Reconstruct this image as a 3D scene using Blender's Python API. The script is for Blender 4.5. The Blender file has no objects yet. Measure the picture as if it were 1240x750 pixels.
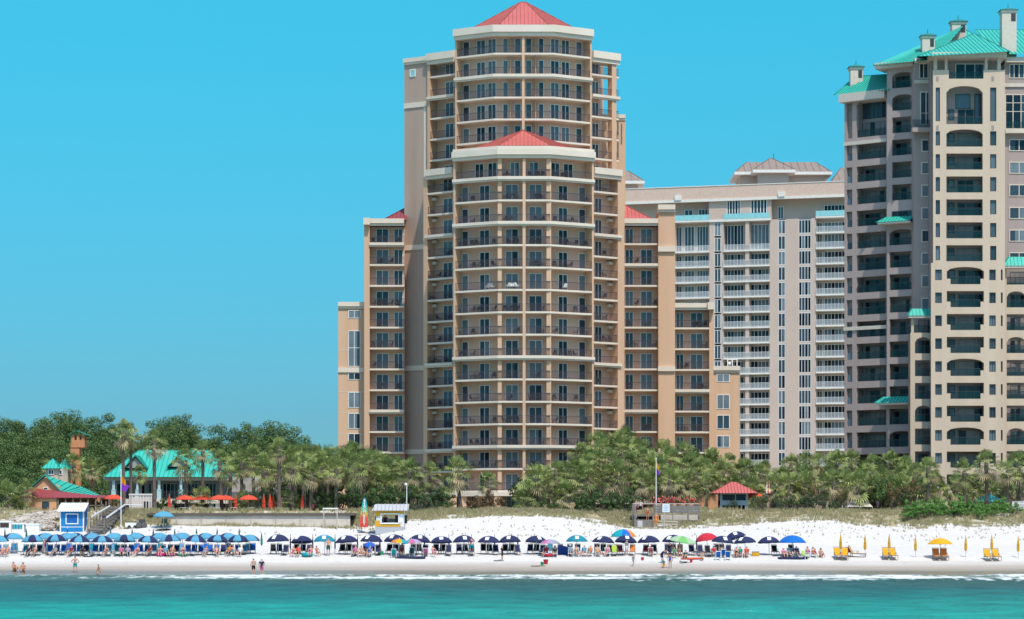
import bpy, bmesh, math, random
from mathutils import Vector, Matrix, noise
R_ = random.Random(7)
scene = bpy.context.scene
COL = scene.collection
FPX = 3300.0          # focal length in pixels of a 1240 px wide picture
HC = 3.63             # camera height above the water, metres
HZ = 655.0            # picture row of the horizon (camera level, lens shifted up)
rad = math.radians

def P(px, D):                       # a point of the plan on the sight line of a photo column, D metres out
    return ((px - 620.0) / FPX * D, D)
def ZP(py, D):
    return HC + (HZ - py) * D / FPX

# ------------------------------------------------------------------ materials
MATS = {}
def mat(name, col, rough=0.7, col2=None, scale=2.0, spec=0.3, metal=0.0, bump=0.0, bscale=20.0, detail=4.0, island=None, objrand=None, trans=0.0, clear=0.0, streak=0.0):
    if name in MATS: return MATS[name]
    m = bpy.data.materials.new(name); m.use_nodes = True
    nt = m.node_tree; N = nt.nodes; L = nt.links
    b = N['Principled BSDF']
    b.inputs['Roughness'].default_value = rough
    b.inputs['Specular IOR Level'].default_value = spec
    b.inputs['Metallic'].default_value = metal
    c1 = (*col, 1)
    if col2 is None and island is None and objrand is None:
        col2 = tuple(c * 0.88 for c in col)
    geo = N.new('ShaderNodeNewGeometry')
    mix = N.new('ShaderNodeMix'); mix.data_type = 'RGBA'
    mix.inputs[6].default_value = c1
    mix.inputs[7].default_value = (*(col2 or island or objrand), 1)
    if island is not None:
        L.new(geo.outputs['Random Per Island'], mix.inputs[0])
    elif objrand is not None:
        oi = N.new('ShaderNodeObjectInfo'); L.new(oi.outputs['Random'], mix.inputs[0])
    else:
        nz = N.new('ShaderNodeTexNoise'); nz.inputs['Scale'].default_value = scale
        nz.inputs['Detail'].default_value = detail
        if streak:
            mp = N.new('ShaderNodeMapping'); mp.inputs['Scale'].default_value = (1,1,streak); L.new(geo.outputs['Position'], mp.inputs[0]); L.new(mp.outputs[0], nz.inputs['Vector'])
        else: L.new(geo.outputs['Position'], nz.inputs['Vector'])
        rp = N.new('ShaderNodeMapRange'); rp.inputs[1].default_value = .3; rp.inputs[2].default_value = .7
        L.new(nz.outputs['Fac'], rp.inputs[0]); L.new(rp.outputs[0], mix.inputs[0])
    L.new(mix.outputs[2], b.inputs['Base Color'])
    if bump:
        n2 = N.new('ShaderNodeTexNoise'); n2.inputs['Scale'].default_value = bscale; n2.inputs['Detail'].default_value = 3
        L.new(geo.outputs['Position'], n2.inputs['Vector'])
        bp = N.new('ShaderNodeBump'); bp.inputs['Strength'].default_value = bump; bp.inputs['Distance'].default_value = .05
        L.new(n2.outputs['Fac'], bp.inputs['Height']); L.new(bp.outputs[0], b.inputs['Normal'])
    if trans:
        tr = N.new('ShaderNodeBsdfTranslucent'); ms = N.new('ShaderNodeMixShader'); ms.inputs[0].default_value = trans
        L.new(mix.outputs[2], tr.inputs[0]); L.new(b.outputs[0], ms.inputs[1]); L.new(tr.outputs[0], ms.inputs[2])
        L.new(ms.outputs[0], N['Material Output'].inputs[0])
    if clear:
        tr = N.new('ShaderNodeBsdfTransparent'); ms = N.new('ShaderNodeMixShader'); ms.inputs[0].default_value = clear
        L.new(b.outputs[0], ms.inputs[1]); L.new(tr.outputs[0], ms.inputs[2]); L.new(ms.outputs[0], N['Material Output'].inputs[0])
    MATS[name] = m
    return m

# ------------------------------------------------------------------ mesh builder
class MB:
    def __init__(s, auto=False): s.v = []; s.f = []; s.m = []; s.cur = 0; s.auto = auto; s.marks = []
    def add(s, vs, fs):
        if s.auto: s.mark()
        o = len(s.v); s.v += [tuple(v) for v in vs]
        for f in fs: s.f.append(tuple(i + o for i in f)); s.m.append(s.cur)
        return s
    def mark(s): s.marks.append((len(s.v), len(s.f)))
    def build_split(s, name, m, parent):       # one part for every marked piece
        ms = s.marks+[(len(s.v),len(s.f))]
        for (v0,f0),(v1,f1) in zip(ms,ms[1:]):
            if f1 > f0:
                q = MB(); q.v = s.v[v0:v1]; q.f = [tuple(i-v0 for i in f) for f in s.f[f0:f1]]; q.build(name,m,parent)
    def hexa(s, p):    # 8 points: bottom 0-3, top 4-7 (same order)
        return s.add(p, [(3,2,1,0),(4,5,6,7),(0,1,5,4),(1,2,6,5),(2,3,7,6),(3,0,4,7)])
    def box(s, x0,x1,y0,y1,z0,z1):
        return s.hexa([(x0,y0,z0),(x1,y0,z0),(x1,y1,z0),(x0,y1,z0),(x0,y0,z1),(x1,y0,z1),(x1,y1,z1),(x0,y1,z1)])
    def prism(s, poly, z0, z1):
        n = len(poly)
        a = sum(poly[i][0]*poly[(i+1)%n][1]-poly[(i+1)%n][0]*poly[i][1] for i in range(n))
        if a < 0: poly = poly[::-1]
        vs = [(x,y,z0) for x,y in poly] + [(x,y,z1) for x,y in poly]
        fs = [tuple(range(n-1,-1,-1)), tuple(range(n,2*n))] + [(i,(i+1)%n,n+(i+1)%n,n+i) for i in range(n)]
        return s.add(vs, fs)
    def tube(s, p0, p1, r0, r1=None, n=6, cap=True):
        r1 = r0 if r1 is None else r1
        p0 = Vector(p0); p1 = Vector(p1); d = (p1-p0)
        if d.length < 1e-6: return s
        d.normalize(); a = d.orthogonal().normalized(); b = d.cross(a)
        vs = []
        for p, r in ((p0,r0),(p1,r1)):
            for i in range(n):
                t = 2*math.pi*i/n; vs.append(p + a*(r*math.cos(t)) + b*(r*math.sin(t)))
        fs = [(i,(i+1)%n,n+(i+1)%n,n+i) for i in range(n)]
        if cap: fs += [tuple(range(n-1,-1,-1)), tuple(range(n,2*n))]
        return s.add(vs, fs)
    def path(s, pts, rs, n=7):
        for i in range(len(pts)-1): s.tube(pts[i], pts[i+1], rs[i], rs[i+1], n)
        return s
    def lathe(s, prof, n=16, c=(0,0,0), flute=0.0):
        vs = []; fs = []
        for r, z in prof:
            for i in range(n):
                t = 2*math.pi*i/n; rr = r*(1-flute*(i%2)); vs.append((c[0]+rr*math.cos(t), c[1]+rr*math.sin(t), c[2]+z))
        for k in range(len(prof)-1):
            for i in range(n): fs.append((k*n+i, k*n+(i+1)%n, (k+1)*n+(i+1)%n, (k+1)*n+i))
        fs.append(tuple(range(n-1,-1,-1))); fs.append(tuple((len(prof)-1)*n+i for i in range(n)))
        return s.add(vs, fs)
    def quad(s, a,b,c,d): return s.add([a,b,c,d], [(0,1,2,3)])
    def bar(s, p0, p1, w, h):      # rectangular bar, w across (horizontal), h high
        p0 = Vector(p0); p1 = Vector(p1); d = (p1-p0).normalized()
        side = d.cross(Vector((0,0,1)))
        side = Vector((1,0,0)) if side.length < 1e-4 else side.normalized()
        up = side.cross(d)
        a = side*(w/2); b = up*(h/2)
        return s.hexa([p0-a-b, p0+a-b, p1+a-b, p1-a-b, p0-a+b, p0+a+b, p1+a+b, p1-a+b])
    def build(s, name, m, parent=None, smooth=False, label=None):
        off = Vector(parent.get('_base', (0,0,0))) if parent is not None else Vector((0,0,0))
        me = bpy.data.meshes.new(name)
        me.from_pydata([Vector(v)-off for v in s.v], [], s.f)
        ms = m if isinstance(m, (list, tuple)) else [m]
        for x in ms: me.materials.append(x)
        if len(ms) > 1: me.polygons.foreach_set('material_index', s.m)
        if smooth: me.polygons.foreach_set('use_smooth', [True]*len(me.polygons))
        me.update()
        o = bpy.data.objects.new(name, me); COL.objects.link(o)
        if parent is not None:
            o.parent = parent
            o['_base'] = tuple(off)
        if label: o['label'] = label
        return o

def tag(o, label, cat, group=None, kind=None):
    if label: o['label'] = label
    if cat: o['category'] = cat
    if group: o['group'] = group
    if kind: o['kind'] = kind
    return o
def thing(name, label, cat, loc=(0,0,0), group=None):
    o = bpy.data.objects.new(name, None); COL.objects.link(o)
    o.empty_display_size = .2
    o.location = loc; o['_base'] = tuple(loc)
    return tag(o, label, cat, group)
KIDS = {}
def dup(root, loc=None, rz=0.0, label=None, group=None, sc=None, parent=None, mats=None):
    c = root.copy(); COL.objects.link(c)
    if parent is not None: c.parent = parent
    if loc is not None: c.location = loc; c.rotation_euler = (0,0,rz)
    if sc is not None: c.scale = (sc,sc,sc) if not isinstance(sc, tuple) else sc
    if label: c['label'] = label
    if group: c['group'] = group
    for ch in list(root.children): dup(ch, parent=c)
    return c
def setmat(o, m, slot=0):
    o.material_slots[slot].link = 'OBJECT'; o.material_slots[slot].material = m
def child(o, stem):
    for c in o.children:
        if c.name.split('.')[0] == stem: return c

# ------------------------------------------------------------------ ground
EDGE = [(-400,641),(0,641),(100,643),(150,640),(200,637),(300,637),(420,640),(450,641),(500,631),(560,627),(600,625),(640,625),(690,628),(720,633),(770,640),(830,640),(900,636),(940,632),(1000,630),(1060,639),(1100,640),(1240,637),(1700,637)]
def lerp(tab, x):
    if x <= tab[0][0]: return tab[0][1]
    for (a,b),(c,d) in zip(tab, tab[1:]):
        if x <= c:
            t = (x-a)/(c-a); t = t*t*(3-2*t) if tab is EDGE else t
            return b+(d-b)*t
    return tab[-1][1]
ZPLAT = 7.36
def gz(x, y):
    px = 620 + x*FPX/333.0
    ze = ZP(lerp(EDGE, px), 333.0)
    wob = 1.2*math.sin(x*.055+1.0) + .7*math.sin(x*.13)
    wl = max(.02,min(1,(px-196)/8,(436-px)/10))
    yy = y + wob*max(0, min(1, (300-y)/12))
    tab = [(-3000,-12),(100,-6),(250,-1.3),(283,-.12),(285,.0),(292,.85),(300,2.08),(318,3.0+.1*(ze-5)),(333,ze),(333.5+4.6*wl,ze),(341,max(ZPLAT,ze)),(350,ZPLAT),(5000,ZPLAT)]
    z = lerp(tab, yy)
    if 289 < y < 349:
        z += .10*noise.noise((x*.35,y*.35,0)) * min(1,(y-289)/8) + .05*noise.noise((x*1.1,y*1.1,3))
    if 333 < y < 349:
        z += (1-wl)*.28*noise.noise((x*.22,y*.3,7))*min(1,(y-333)/3)
    return z
def at(px, py, y0=284.0, y1=347.0):      # the point of the ground seen at photo pixel (px,py)
    y = y0
    while y < y1:
        x = (px-620)/FPX*y
        if HZ - (gz(x,y)-HC)*FPX/y <= py: break
        y += .25
    x = (px-620)/FPX*y
    return Vector((x, y, gz(x,y)))

xs = [-3000,-900,-400,-220,-150] + [-100+.8*i for i in range(251)] + [150,220,400,900,3000]
ys = [-3000,0,150,230,262,274] + [279+.5*i for i in range(142)] + [352,356,362,375,400,440,520,700,1200,3500]
vs = []; veg = []
for y in ys:
    for x in xs:
        vs.append((x,y,gz(x,y)))
        px = 620 + x*FPX/y if y > 1 else 620
        py = HZ-(gz(x,y)-HC)*FPX/y if y > 280 else 800
        e = lerp(EDGE, 620+x*FPX/333)
        v = (e+1.5-py)/5.0 + .9*noise.noise((x*.25,y*.25,2)) + .5*noise.noise((x*.8,y*.8,5))
        v -= .18
        if px > 880: v -= .22+.5*noise.noise((x*.12,y*.4,8))
        veg.append(max(0,min(1,v)) if y > 318 else 0)
nx = len(xs)
fs = [(j*nx+i, j*nx+i+1, (j+1)*nx+i+1, (j+1)*nx+i) for j in range(len(ys)-1) for i in range(nx-1)]
me = bpy.data.meshes.new('ground'); me.from_pydata(vs, [], fs)
at_ = me.attributes.new('veg','FLOAT','POINT'); at_.data.foreach_set('value', veg)
me.polygons.foreach_set('use_smooth',[True]*len(me.polygons))
ground = bpy.data.objects.new('ground', me); COL.objects.link(ground)
tag(ground, 'white sand beach rising to a dune crest', 'beach', kind='structure')
def ground_mat():
    m = bpy.data.materials.new('beach_sand'); m.use_nodes = True
    nt = m.node_tree; N = nt.nodes; L = nt.links; b = N['Principled BSDF']
    geo = N.new('ShaderNodeNewGeometry'); sp = N.new('ShaderNodeSeparateXYZ'); L.new(geo.outputs['Position'], sp.inputs[0])
    def nz(scale, det=4, vec=None):
        n = N.new('ShaderNodeTexNoise'); n.inputs['Scale'].default_value = scale; n.inputs['Detail'].default_value = det
        L.new(vec or geo.outputs['Position'], n.inputs['Vector']); return n.outputs['Fac']
    def rng(src, a, b_, c=0, d=1):
        r = N.new('ShaderNodeMapRange'); r.inputs[1].default_value=a; r.inputs[2].default_value=b_; r.inputs[3].default_value=c; r.inputs[4].default_value=d
        L.new(src, r.inputs[0]); return r.outputs[0]
    def mx(f, a, b_):
        r = N.new('ShaderNodeMix'); r.data_type='RGBA'
        if hasattr(f,'node'): L.new(f, r.inputs[0])
        for i, c in ((6,a),(7,b_)):
            if hasattr(c,'node'): L.new(c, r.inputs[i])
            else: r.inputs[i].default_value = (*c,1)
        return r.outputs[2]
    def mth(op, a, b_):
        r = N.new('ShaderNodeMath'); r.operation = op
        for i, c in ((0,a),(1,b_)):
            if hasattr(c,'node'): L.new(c, r.inputs[i])
            else: r.inputs[i].default_value = c
        return r.outputs[0]
    dry = mx(rng(nz(1.3),.3,.7), (.63,.60,.56), (.55,.52,.48))
    dry = mx(rng(nz(7,2),.56,.72), dry, (.44,.415,.385))
    mp = N.new('ShaderNodeMapping'); mp.inputs['Scale'].default_value=(.06,.6,.6); L.new(geo.outputs['Position'], mp.inputs[0])
    zz = mth('ADD', sp.outputs['Z'], rng(nz(1.0,3,mp.outputs[0]),0,1,-.25,.25))
    c = mx(rng(zz,.75,1.5), (.36,.30,.24), dry)
    c = mx(rng(zz,.35,.62), (.19,.185,.145), c)
    at_n = N.new('ShaderNodeAttribute'); at_n.attribute_name = 'veg'
    vg = mth('MULTIPLY', at_n.outputs['Fac'], 1.0)
    vg = rng(mth('ADD', vg, rng(nz(.9,6),.35,.65,-.5,.3)), .35,.8)
    vc = mx(rng(nz(.7,4),.35,.65), (.20,.185,.085), (.36,.285,.18))
    c = mx(vg, c, vc)
    L.new(c, b.inputs['Base Color'])
    L.new(rng(zz,.3,.9,.25,.9), b.inputs['Roughness'])
    b.inputs['Specular IOR Level'].default_value=.25
    bp = N.new('ShaderNodeBump'); bp.inputs['Strength'].default_value=.45; bp.inputs['Distance'].default_value=.12
    L.new(nz(3.2,4), bp.inputs['Height']); L.new(bp.outputs[0], b.inputs['Normal'])
    return m
me.materials.append(ground_mat())

# ------------------------------------------------------------------ water
xs = [-3000,-800,-250,-120] + [-75+.6*i for i in range(251)] + [120,250,800,3000]
ys = [-3000,-600,-100,40,80,100] + [112+1.0*i for i in range(120)] + [232+.5*i for i in range(115)]
def wav(x, y):
    z = .05*noise.noise((x*.10,y*.28,0)) + .055*noise.noise((x*.32,y*.5,4)) + .03*noise.noise((x*.8,y*.9,9))
    if y > 112:
        a1 = .5+.5*noise.noise((x*.045,1.0,0)); a2 = .5+.5*noise.noise((x*.06,9.0,0))
        y1 = 275+3*noise.noise((x*.06,3,0)); y2 = 259+5*noise.noise((x*.04,6,0))
        z += (.04+.20*a1)*math.exp(-((y-y1)/1.5)**2) + (.03+.16*a2)*math.exp(-((y-y2)/2.2)**2)
        y3 = 246+5*noise.noise((x*.03,8,0)); z += (.03+.15*max(0,min(1,(x+10)/40)))*math.exp(-((y-y3)/2.5)**2)
        z += wfoam(x,y)*(.07+.10*noise.noise((x*.9,y*.5,3))+.06*noise.noise((x*2.2,y*1.1,3)))
        z += .02
    return z
def wfoam(x,y):
        f = 0
        if y > 230:
            y1 = 275+3*noise.noise((x*.06,3,0)); y2 = 259+5*noise.noise((x*.04,6,0))
            right = max(0,min(1,(x+18)/40)); left = max(0,min(1,(-30-x)/12))
            f = .62*math.exp(-((y-y1+.6)/2.6)**2) + .34*math.exp(-((y-284)/1.2)**2)
            f += (.50+.16*right)*math.exp(-((y-y2)/(3.5+5*right))**2)
            f += .30*math.exp(-((y-266)/9)**2)
            env = min(1,f*1.6)
            f += env*(.75*noise.noise((x*.10,y*.06,1))+.45*noise.noise((x*.35,y*.16,6)))
            f -= .5*left*(1 if y < 278 else 0)
            f += .10*env
            y3 = 246+5*noise.noise((x*.03,8,0)); f += .75*right*math.exp(-((y-y3)/3.5)**2)*(.6+noise.noise((x*.15,2,2)))
        return max(0,min(1,f))
vs=[]; fo=[]
for y in ys:
    for x in xs:
        vs.append((x,y,wav(x,y))); fo.append(wfoam(x,y))
nx=len(xs)
fs = [(j*nx+i, j*nx+i+1, (j+1)*nx+i+1, (j+1)*nx+i) for j in range(len(ys)-1) for i in range(nx-1)]
me = bpy.data.meshes.new('sea_water'); me.from_pydata(vs,[],fs)
a_ = me.attributes.new('foam','FLOAT','POINT'); a_.data.foreach_set('value', fo)
me.polygons.foreach_set('use_smooth',[True]*len(me.polygons))
water = bpy.data.objects.new('sea_water', me); COL.objects.link(water)
tag(water, 'teal sea water breaking in thin foam on the beach', 'sea', kind='structure')
def water_mat():
    m = bpy.data.materials.new('teal_sea'); m.use_nodes=True
    nt=m.node_tree; N=nt.nodes; L=nt.links; b=N['Principled BSDF']
    geo=N.new('ShaderNodeNewGeometry'); sp=N.new('ShaderNodeSeparateXYZ'); L.new(geo.outputs['Position'], sp.inputs[0])
    def nz(sc, det, stretch):
        mp=N.new('ShaderNodeMapping'); mp.inputs['Scale'].default_value=stretch; L.new(geo.outputs['Position'], mp.inputs[0])
        n=N.new('ShaderNodeTexNoise'); n.inputs['Scale'].default_value=sc; n.inputs['Detail'].default_value=det
        L.new(mp.outputs[0], n.inputs['Vector']); return n.outputs['Fac']
    def mth(op,a,c):
        r=N.new('ShaderNodeMath'); r.operation=op
        for i,q in ((0,a),(1,c)):
            if hasattr(q,'node'): L.new(q,r.inputs[i])
            else: r.inputs[i].default_value=q
        return r.outputs[0]
    def rng(src,a,c,d=0,e=1):
        r=N.new('ShaderNodeMapRange'); r.inputs[1].default_value=a; r.inputs[2].default_value=c; r.inputs[3].default_value=d; r.inputs[4].default_value=e
        L.new(src,r.inputs[0]); return r.outputs[0]
    # depth of the bar and trough along the shore colours the water: distance from shore, wandering with x
    dy = mth('ADD', sp.outputs['Y'], rng(nz(.5,3,(.05,.03,.05)),.3,.7,-26,26))
    rp=N.new('ShaderNodeValToRGB'); cr=rp.color_ramp
    pts=[(126,(.0,.30,.235)),(150,(.0,.25,.20)),(172,(.0,.175,.15)),(200,(.014,.12,.11)),(245,(.03,.105,.085)),(266,(.09,.17,.125)),(282,(.20,.25,.18))]
    for i,(y,c) in enumerate(pts):
        t=(y-100)/200
        e = cr.elements[i] if i<2 else cr.elements.new(t)
        e.position=t; e.color=(*c,1)
    L.new(rng(dy,100,300), rp.inputs[0])
    mo=N.new('ShaderNodeMix'); mo.data_type='RGBA'; mo.blend_type='MULTIPLY'; mo.inputs[0].default_value=1
    L.new(rp.outputs[0], mo.inputs[6])
    gr=N.new('ShaderNodeValToRGB'); gr.color_ramp.elements[0].position=.3; gr.color_ramp.elements[0].color=(.62,.66,.68,1); gr.color_ramp.elements[1].position=.7; gr.color_ramp.elements[1].color=(1.15,1.12,1.1,1)
    L.new(nz(1,6,(.35,.16,1)), gr.inputs[0]); L.new(gr.outputs[0], mo.inputs[7])
    at_n=N.new('ShaderNodeAttribute'); at_n.attribute_name='foam'
    fm=mth('ADD', at_n.outputs['Fac'], rng(nz(1,6,(1.1,.45,1)),.3,.7,-.42,.30)); fm=rng(fm,.32,.74)
    fc=N.new('ShaderNodeMix'); fc.data_type='RGBA'; L.new(fm,fc.inputs[0]); L.new(mo.outputs[2],fc.inputs[6]); fc.inputs[7].default_value=(.64,.66,.64,1)
    L.new(fc.outputs[2], b.inputs['Base Color'])
    L.new(rng(fm,0,1,.22,.8), b.inputs['Roughness'])
    b.inputs['IOR'].default_value=1.33
    b.inputs['Specular IOR Level'].default_value=.0
    bp=N.new('ShaderNodeBump'); bp.inputs['Strength'].default_value=1.0; bp.inputs['Distance'].default_value=.8
    hh=mth('ADD', nz(1,5,(.55,.7,1)), mth('MULTIPLY', nz(1,4,(1.7,1.5,1)), .6))
    L.new(hh,bp.inputs['Height']); L.new(bp.outputs[0], b.inputs['Normal'])
    gl=N.new('ShaderNodeBsdfGlossy'); gl.inputs['Roughness'].default_value=.25; L.new(bp.outputs[0], gl.inputs['Normal'])
    ms=N.new('ShaderNodeMixShader'); L.new(rng(fm,0,1,.17,.0), ms.inputs[0]); L.new(b.outputs[0],ms.inputs[1]); L.new(gl.outputs[0],ms.inputs[2]); L.new(ms.outputs[0],N['Material Output'].inputs[0])
    return m
me.materials.append(water_mat())

# ------------------------------------------------------------------ sky, sun, camera
SUN = Vector((.24,-.56,1.0)).normalized()
w = bpy.data.worlds.new('World'); scene.world = w; w.use_nodes = True
nt = w.node_tree; N = nt.nodes; L = nt.links
sky = N.new('ShaderNodeTexSky'); sky.sky_type = 'NISHITA'; sky.sun_disc = False
sky.sun_elevation = math.asin(SUN.z); sky.sun_rotation = math.atan2(SUN.x, SUN.y)
sky.air_density = 1.0; sky.dust_density = .4; sky.ozone_density = 2.0; sky.altitude = 0
bg = N['Background']; bg.inputs['Strength'].default_value = .15
tc = N.new('ShaderNodeTexCoord'); sp = N.new('ShaderNodeSeparateXYZ'); L.new(tc.outputs['Generated'], sp.inputs[0])
rp = N.new('ShaderNodeValToRGB'); L.new(sp.outputs['Z'], rp.inputs[0])
SKYRAMP = [(0.0,(.125,.30,.43)),(.045,(.12,.31,.45)),(.20,(.098,.64,.65)),(.5,(1.42,1.40,1.30))]
for i,(t,c) in enumerate(SKYRAMP):
    e = rp.color_ramp.elements[i] if i < 2 else rp.color_ramp.elements.new(t)
    e.position = t; e.color = (*c,1)
mu = N.new('ShaderNodeMix'); mu.data_type='RGBA'; mu.blend_type='MULTIPLY'; mu.inputs[0].default_value=1
L.new(sky.outputs[0], mu.inputs[6]); L.new(rp.outputs[0], mu.inputs[7]); L.new(mu.outputs[2], bg.inputs['Color'])
sl = bpy.data.lights.new('sun','SUN'); sl.energy = 2.9; sl.angle = rad(.5); sl.color = (1,.93,.83)
so = bpy.data.objects.new('sun', sl); COL.objects.link(so); so.location = (60,-80,200)
so.rotation_euler = SUN.to_track_quat('Z','Y').to_euler()
cd = bpy.data.cameras.new('camera'); cam = bpy.data.objects.new('camera', cd); COL.objects.link(cam)
cam.location = (0,0,HC); cam.rotation_euler = (rad(90),0,0)
cd.sensor_width = 36; cd.lens = FPX/1240*36; cd.shift_y = (HZ-375)/1240; cd.clip_end = 20000; cd.clip_start = 1
scene.camera = cam
vs_ = scene.view_settings; vs_.view_transform='Standard'; vs_.look='None'; vs_.gamma=1; vs_.exposure=.55
scene.cycles.max_bounces = 6; scene.cycles.diffuse_bounces = 3
# ================================================================== buildings
class Face:                         # an upright facade plane from plan point a (left) to b (right), seen from outside
    def __init__(s, a, b):
        s.a = Vector(a); d = Vector(b)-s.a; s.L = d.length; s.u = d/s.L; s.n = Vector((s.u.y, -s.u.x))
    def s_px(s, px, d=0):
        k = (px-620)/FPX; a = s.a - s.n*d
        return (k*a.y-a.x)/(s.u.x-k*s.u.y)
    def z(s, py, px=None, d=0):
        t = s.s_px(px, d) if px is not None else s.L/2
        y = (s.a+s.u*t-s.n*d).y
        return ZP(py, y)
    def pt(s, t, z, d=0):
        q = s.a+s.u*t-s.n*d; return Vector((q.x,q.y,z))
    def box(s, mb, s0,s1,z0,z1,d0,d1):
        p = [s.pt(s0,z0,d0),s.pt(s1,z0,d0),s.pt(s1,z0,d1),s.pt(s0,z0,d1)]
        return mb.hexa(p+[q+Vector((0,0,z1-z0)) for q in p])
    def pbox(s, mb, p0,p1,z0,z1,d0,d1, dp=None):
        dp = max(d0,0) if dp is None else dp
        return s.box(mb, s.s_px(p0,dp), s.s_px(p1,dp), z0,z1,d0,d1)

def offs(pl, d):                    # plan polyline (left to right) moved inwards (away from the camera) by d
    out = []
    for i,p in enumerate(pl):
        p = Vector(p); ns = []
        if i: e = (p-Vector(pl[i-1])).normalized(); ns.append(Vector((e.y,-e.x)))
        if i < len(pl)-1: e = (Vector(pl[i+1])-p).normalized(); ns.append(Vector((e.y,-e.x)))
        if len(ns) == 1: out.append(p-ns[0]*d)
        else:
            m = (ns[0]+ns[1]).normalized(); out.append(p-m*(d/m.dot(ns[0])))
    return [tuple(q) for q in out]

def facet(mb, rib, pts, step=.55, rw=.06, rh=.07):     # a convex roof plane with standing seams running up from its eave pts[0]->pts[1]
    p = [Vector(q) for q in pts]; mb.add(p, [tuple(range(len(p)))])
    e = (p[1]-p[0]).normalized(); n = (p[1]-p[0]).cross(p[2]-p[0]).normalized()
    if n.z < 0: n = -n
    sdir = n.cross(e)
    q = [((v-p[0]).dot(e), (v-p[0]).dot(sdir)) for v in p]
    lo = min(a for a,b in q); hi = max(a for a,b in q); t = lo+step/2
    while t < hi:
        ys = []
        for (a,b),(c,d),A,B in zip(q, q[1:]+q[:1], p, p[1:]+p[:1]):
            if (a-t)*(c-t) < 0: ys.append((b+(d-b)*(t-a)/(c-a), A+(B-A)*((t-a)/(c-a))))
        if len(ys) == 2 and abs(ys[0][0]-ys[1][0]) > .1:
            ys.sort(key=lambda w: w[0]); a = ys[0][1]; b = ys[1][1]
            x = e*(rw/2); u = n*rh
            rib.hexa([a-x-n*.01,a+x-n*.01,b+x-n*.01,b-x-n*.01,a-x+u,a+x+u,b+x+u,b-x+u])
        t += step
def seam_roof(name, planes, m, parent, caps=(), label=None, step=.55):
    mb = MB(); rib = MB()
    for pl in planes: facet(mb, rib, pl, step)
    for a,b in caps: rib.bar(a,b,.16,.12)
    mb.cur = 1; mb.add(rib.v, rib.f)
    return mb.build(name, [m, seam_shade_of(m)], parent, label=label)

# --- glass and frames
def glass(name, col, rough=.06, spec=.5):
    m = mat(name, col, rough, col2=tuple(c*.7 for c in col), scale=.35, spec=spec*.6); return m
G_DARK = glass('pane_dark', (.012,.020,.032)); G_MID = glass('pane_blue', (.045,.075,.10)); G_CURT = glass('pane_curtain', (.17,.215,.245), .12)
G_DRAPE = glass('pane_drape', (.27,.225,.215), .15)
G_TEAL = mat('rail_glass_teal', (.008,.036,.04), .08, col2=(.012,.05,.054), scale=.4, spec=.4, clear=.7)
G_AQUA = mat('rail_glass_aqua', (.22,.50,.52), .1, col2=(.30,.60,.62), spec=.5)
FR_W = mat('frame_white', (.80,.80,.78), .5)
FR_D = mat('frame_dark', (.05,.05,.055), .5)
STU = mat('stucco_tan', (.63,.41,.27), .9, col2=(.55,.35,.225), scale=.5, streak=.08, bump=.25, bscale=6)
STU2 = mat('stucco_inner', (.65,.42,.315), .9, col2=(.60,.38,.28), scale=.3)
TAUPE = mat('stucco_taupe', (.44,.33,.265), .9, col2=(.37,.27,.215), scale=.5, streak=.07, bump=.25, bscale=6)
CREAM = mat('trim_cream', (.69,.60,.495), .8, col2=(.62,.53,.43), scale=.3)
RAILP = mat('rail_plum', (.065,.055,.062), .5)
ROOFR = mat('roof_coral', (.52,.135,.115), .5, col2=(.45,.11,.095), scale=.4, spec=.2)
ROOFM = mat('roof_maroon', (.27,.05,.055), .5, col2=(.23,.042,.048), scale=.2, spec=.3)
ROOFG = mat('roof_seafoam', (.045,.44,.345), .5, col2=(.035,.38,.30), scale=.4, spec=.2)
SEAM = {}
def seam_shade_of(m):  # seams' cast shade painted as a darker roof colour, shared by the cap trim
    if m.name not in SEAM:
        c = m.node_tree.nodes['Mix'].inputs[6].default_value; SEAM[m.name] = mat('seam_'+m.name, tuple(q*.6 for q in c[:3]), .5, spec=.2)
    return SEAM[m.name]

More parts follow.
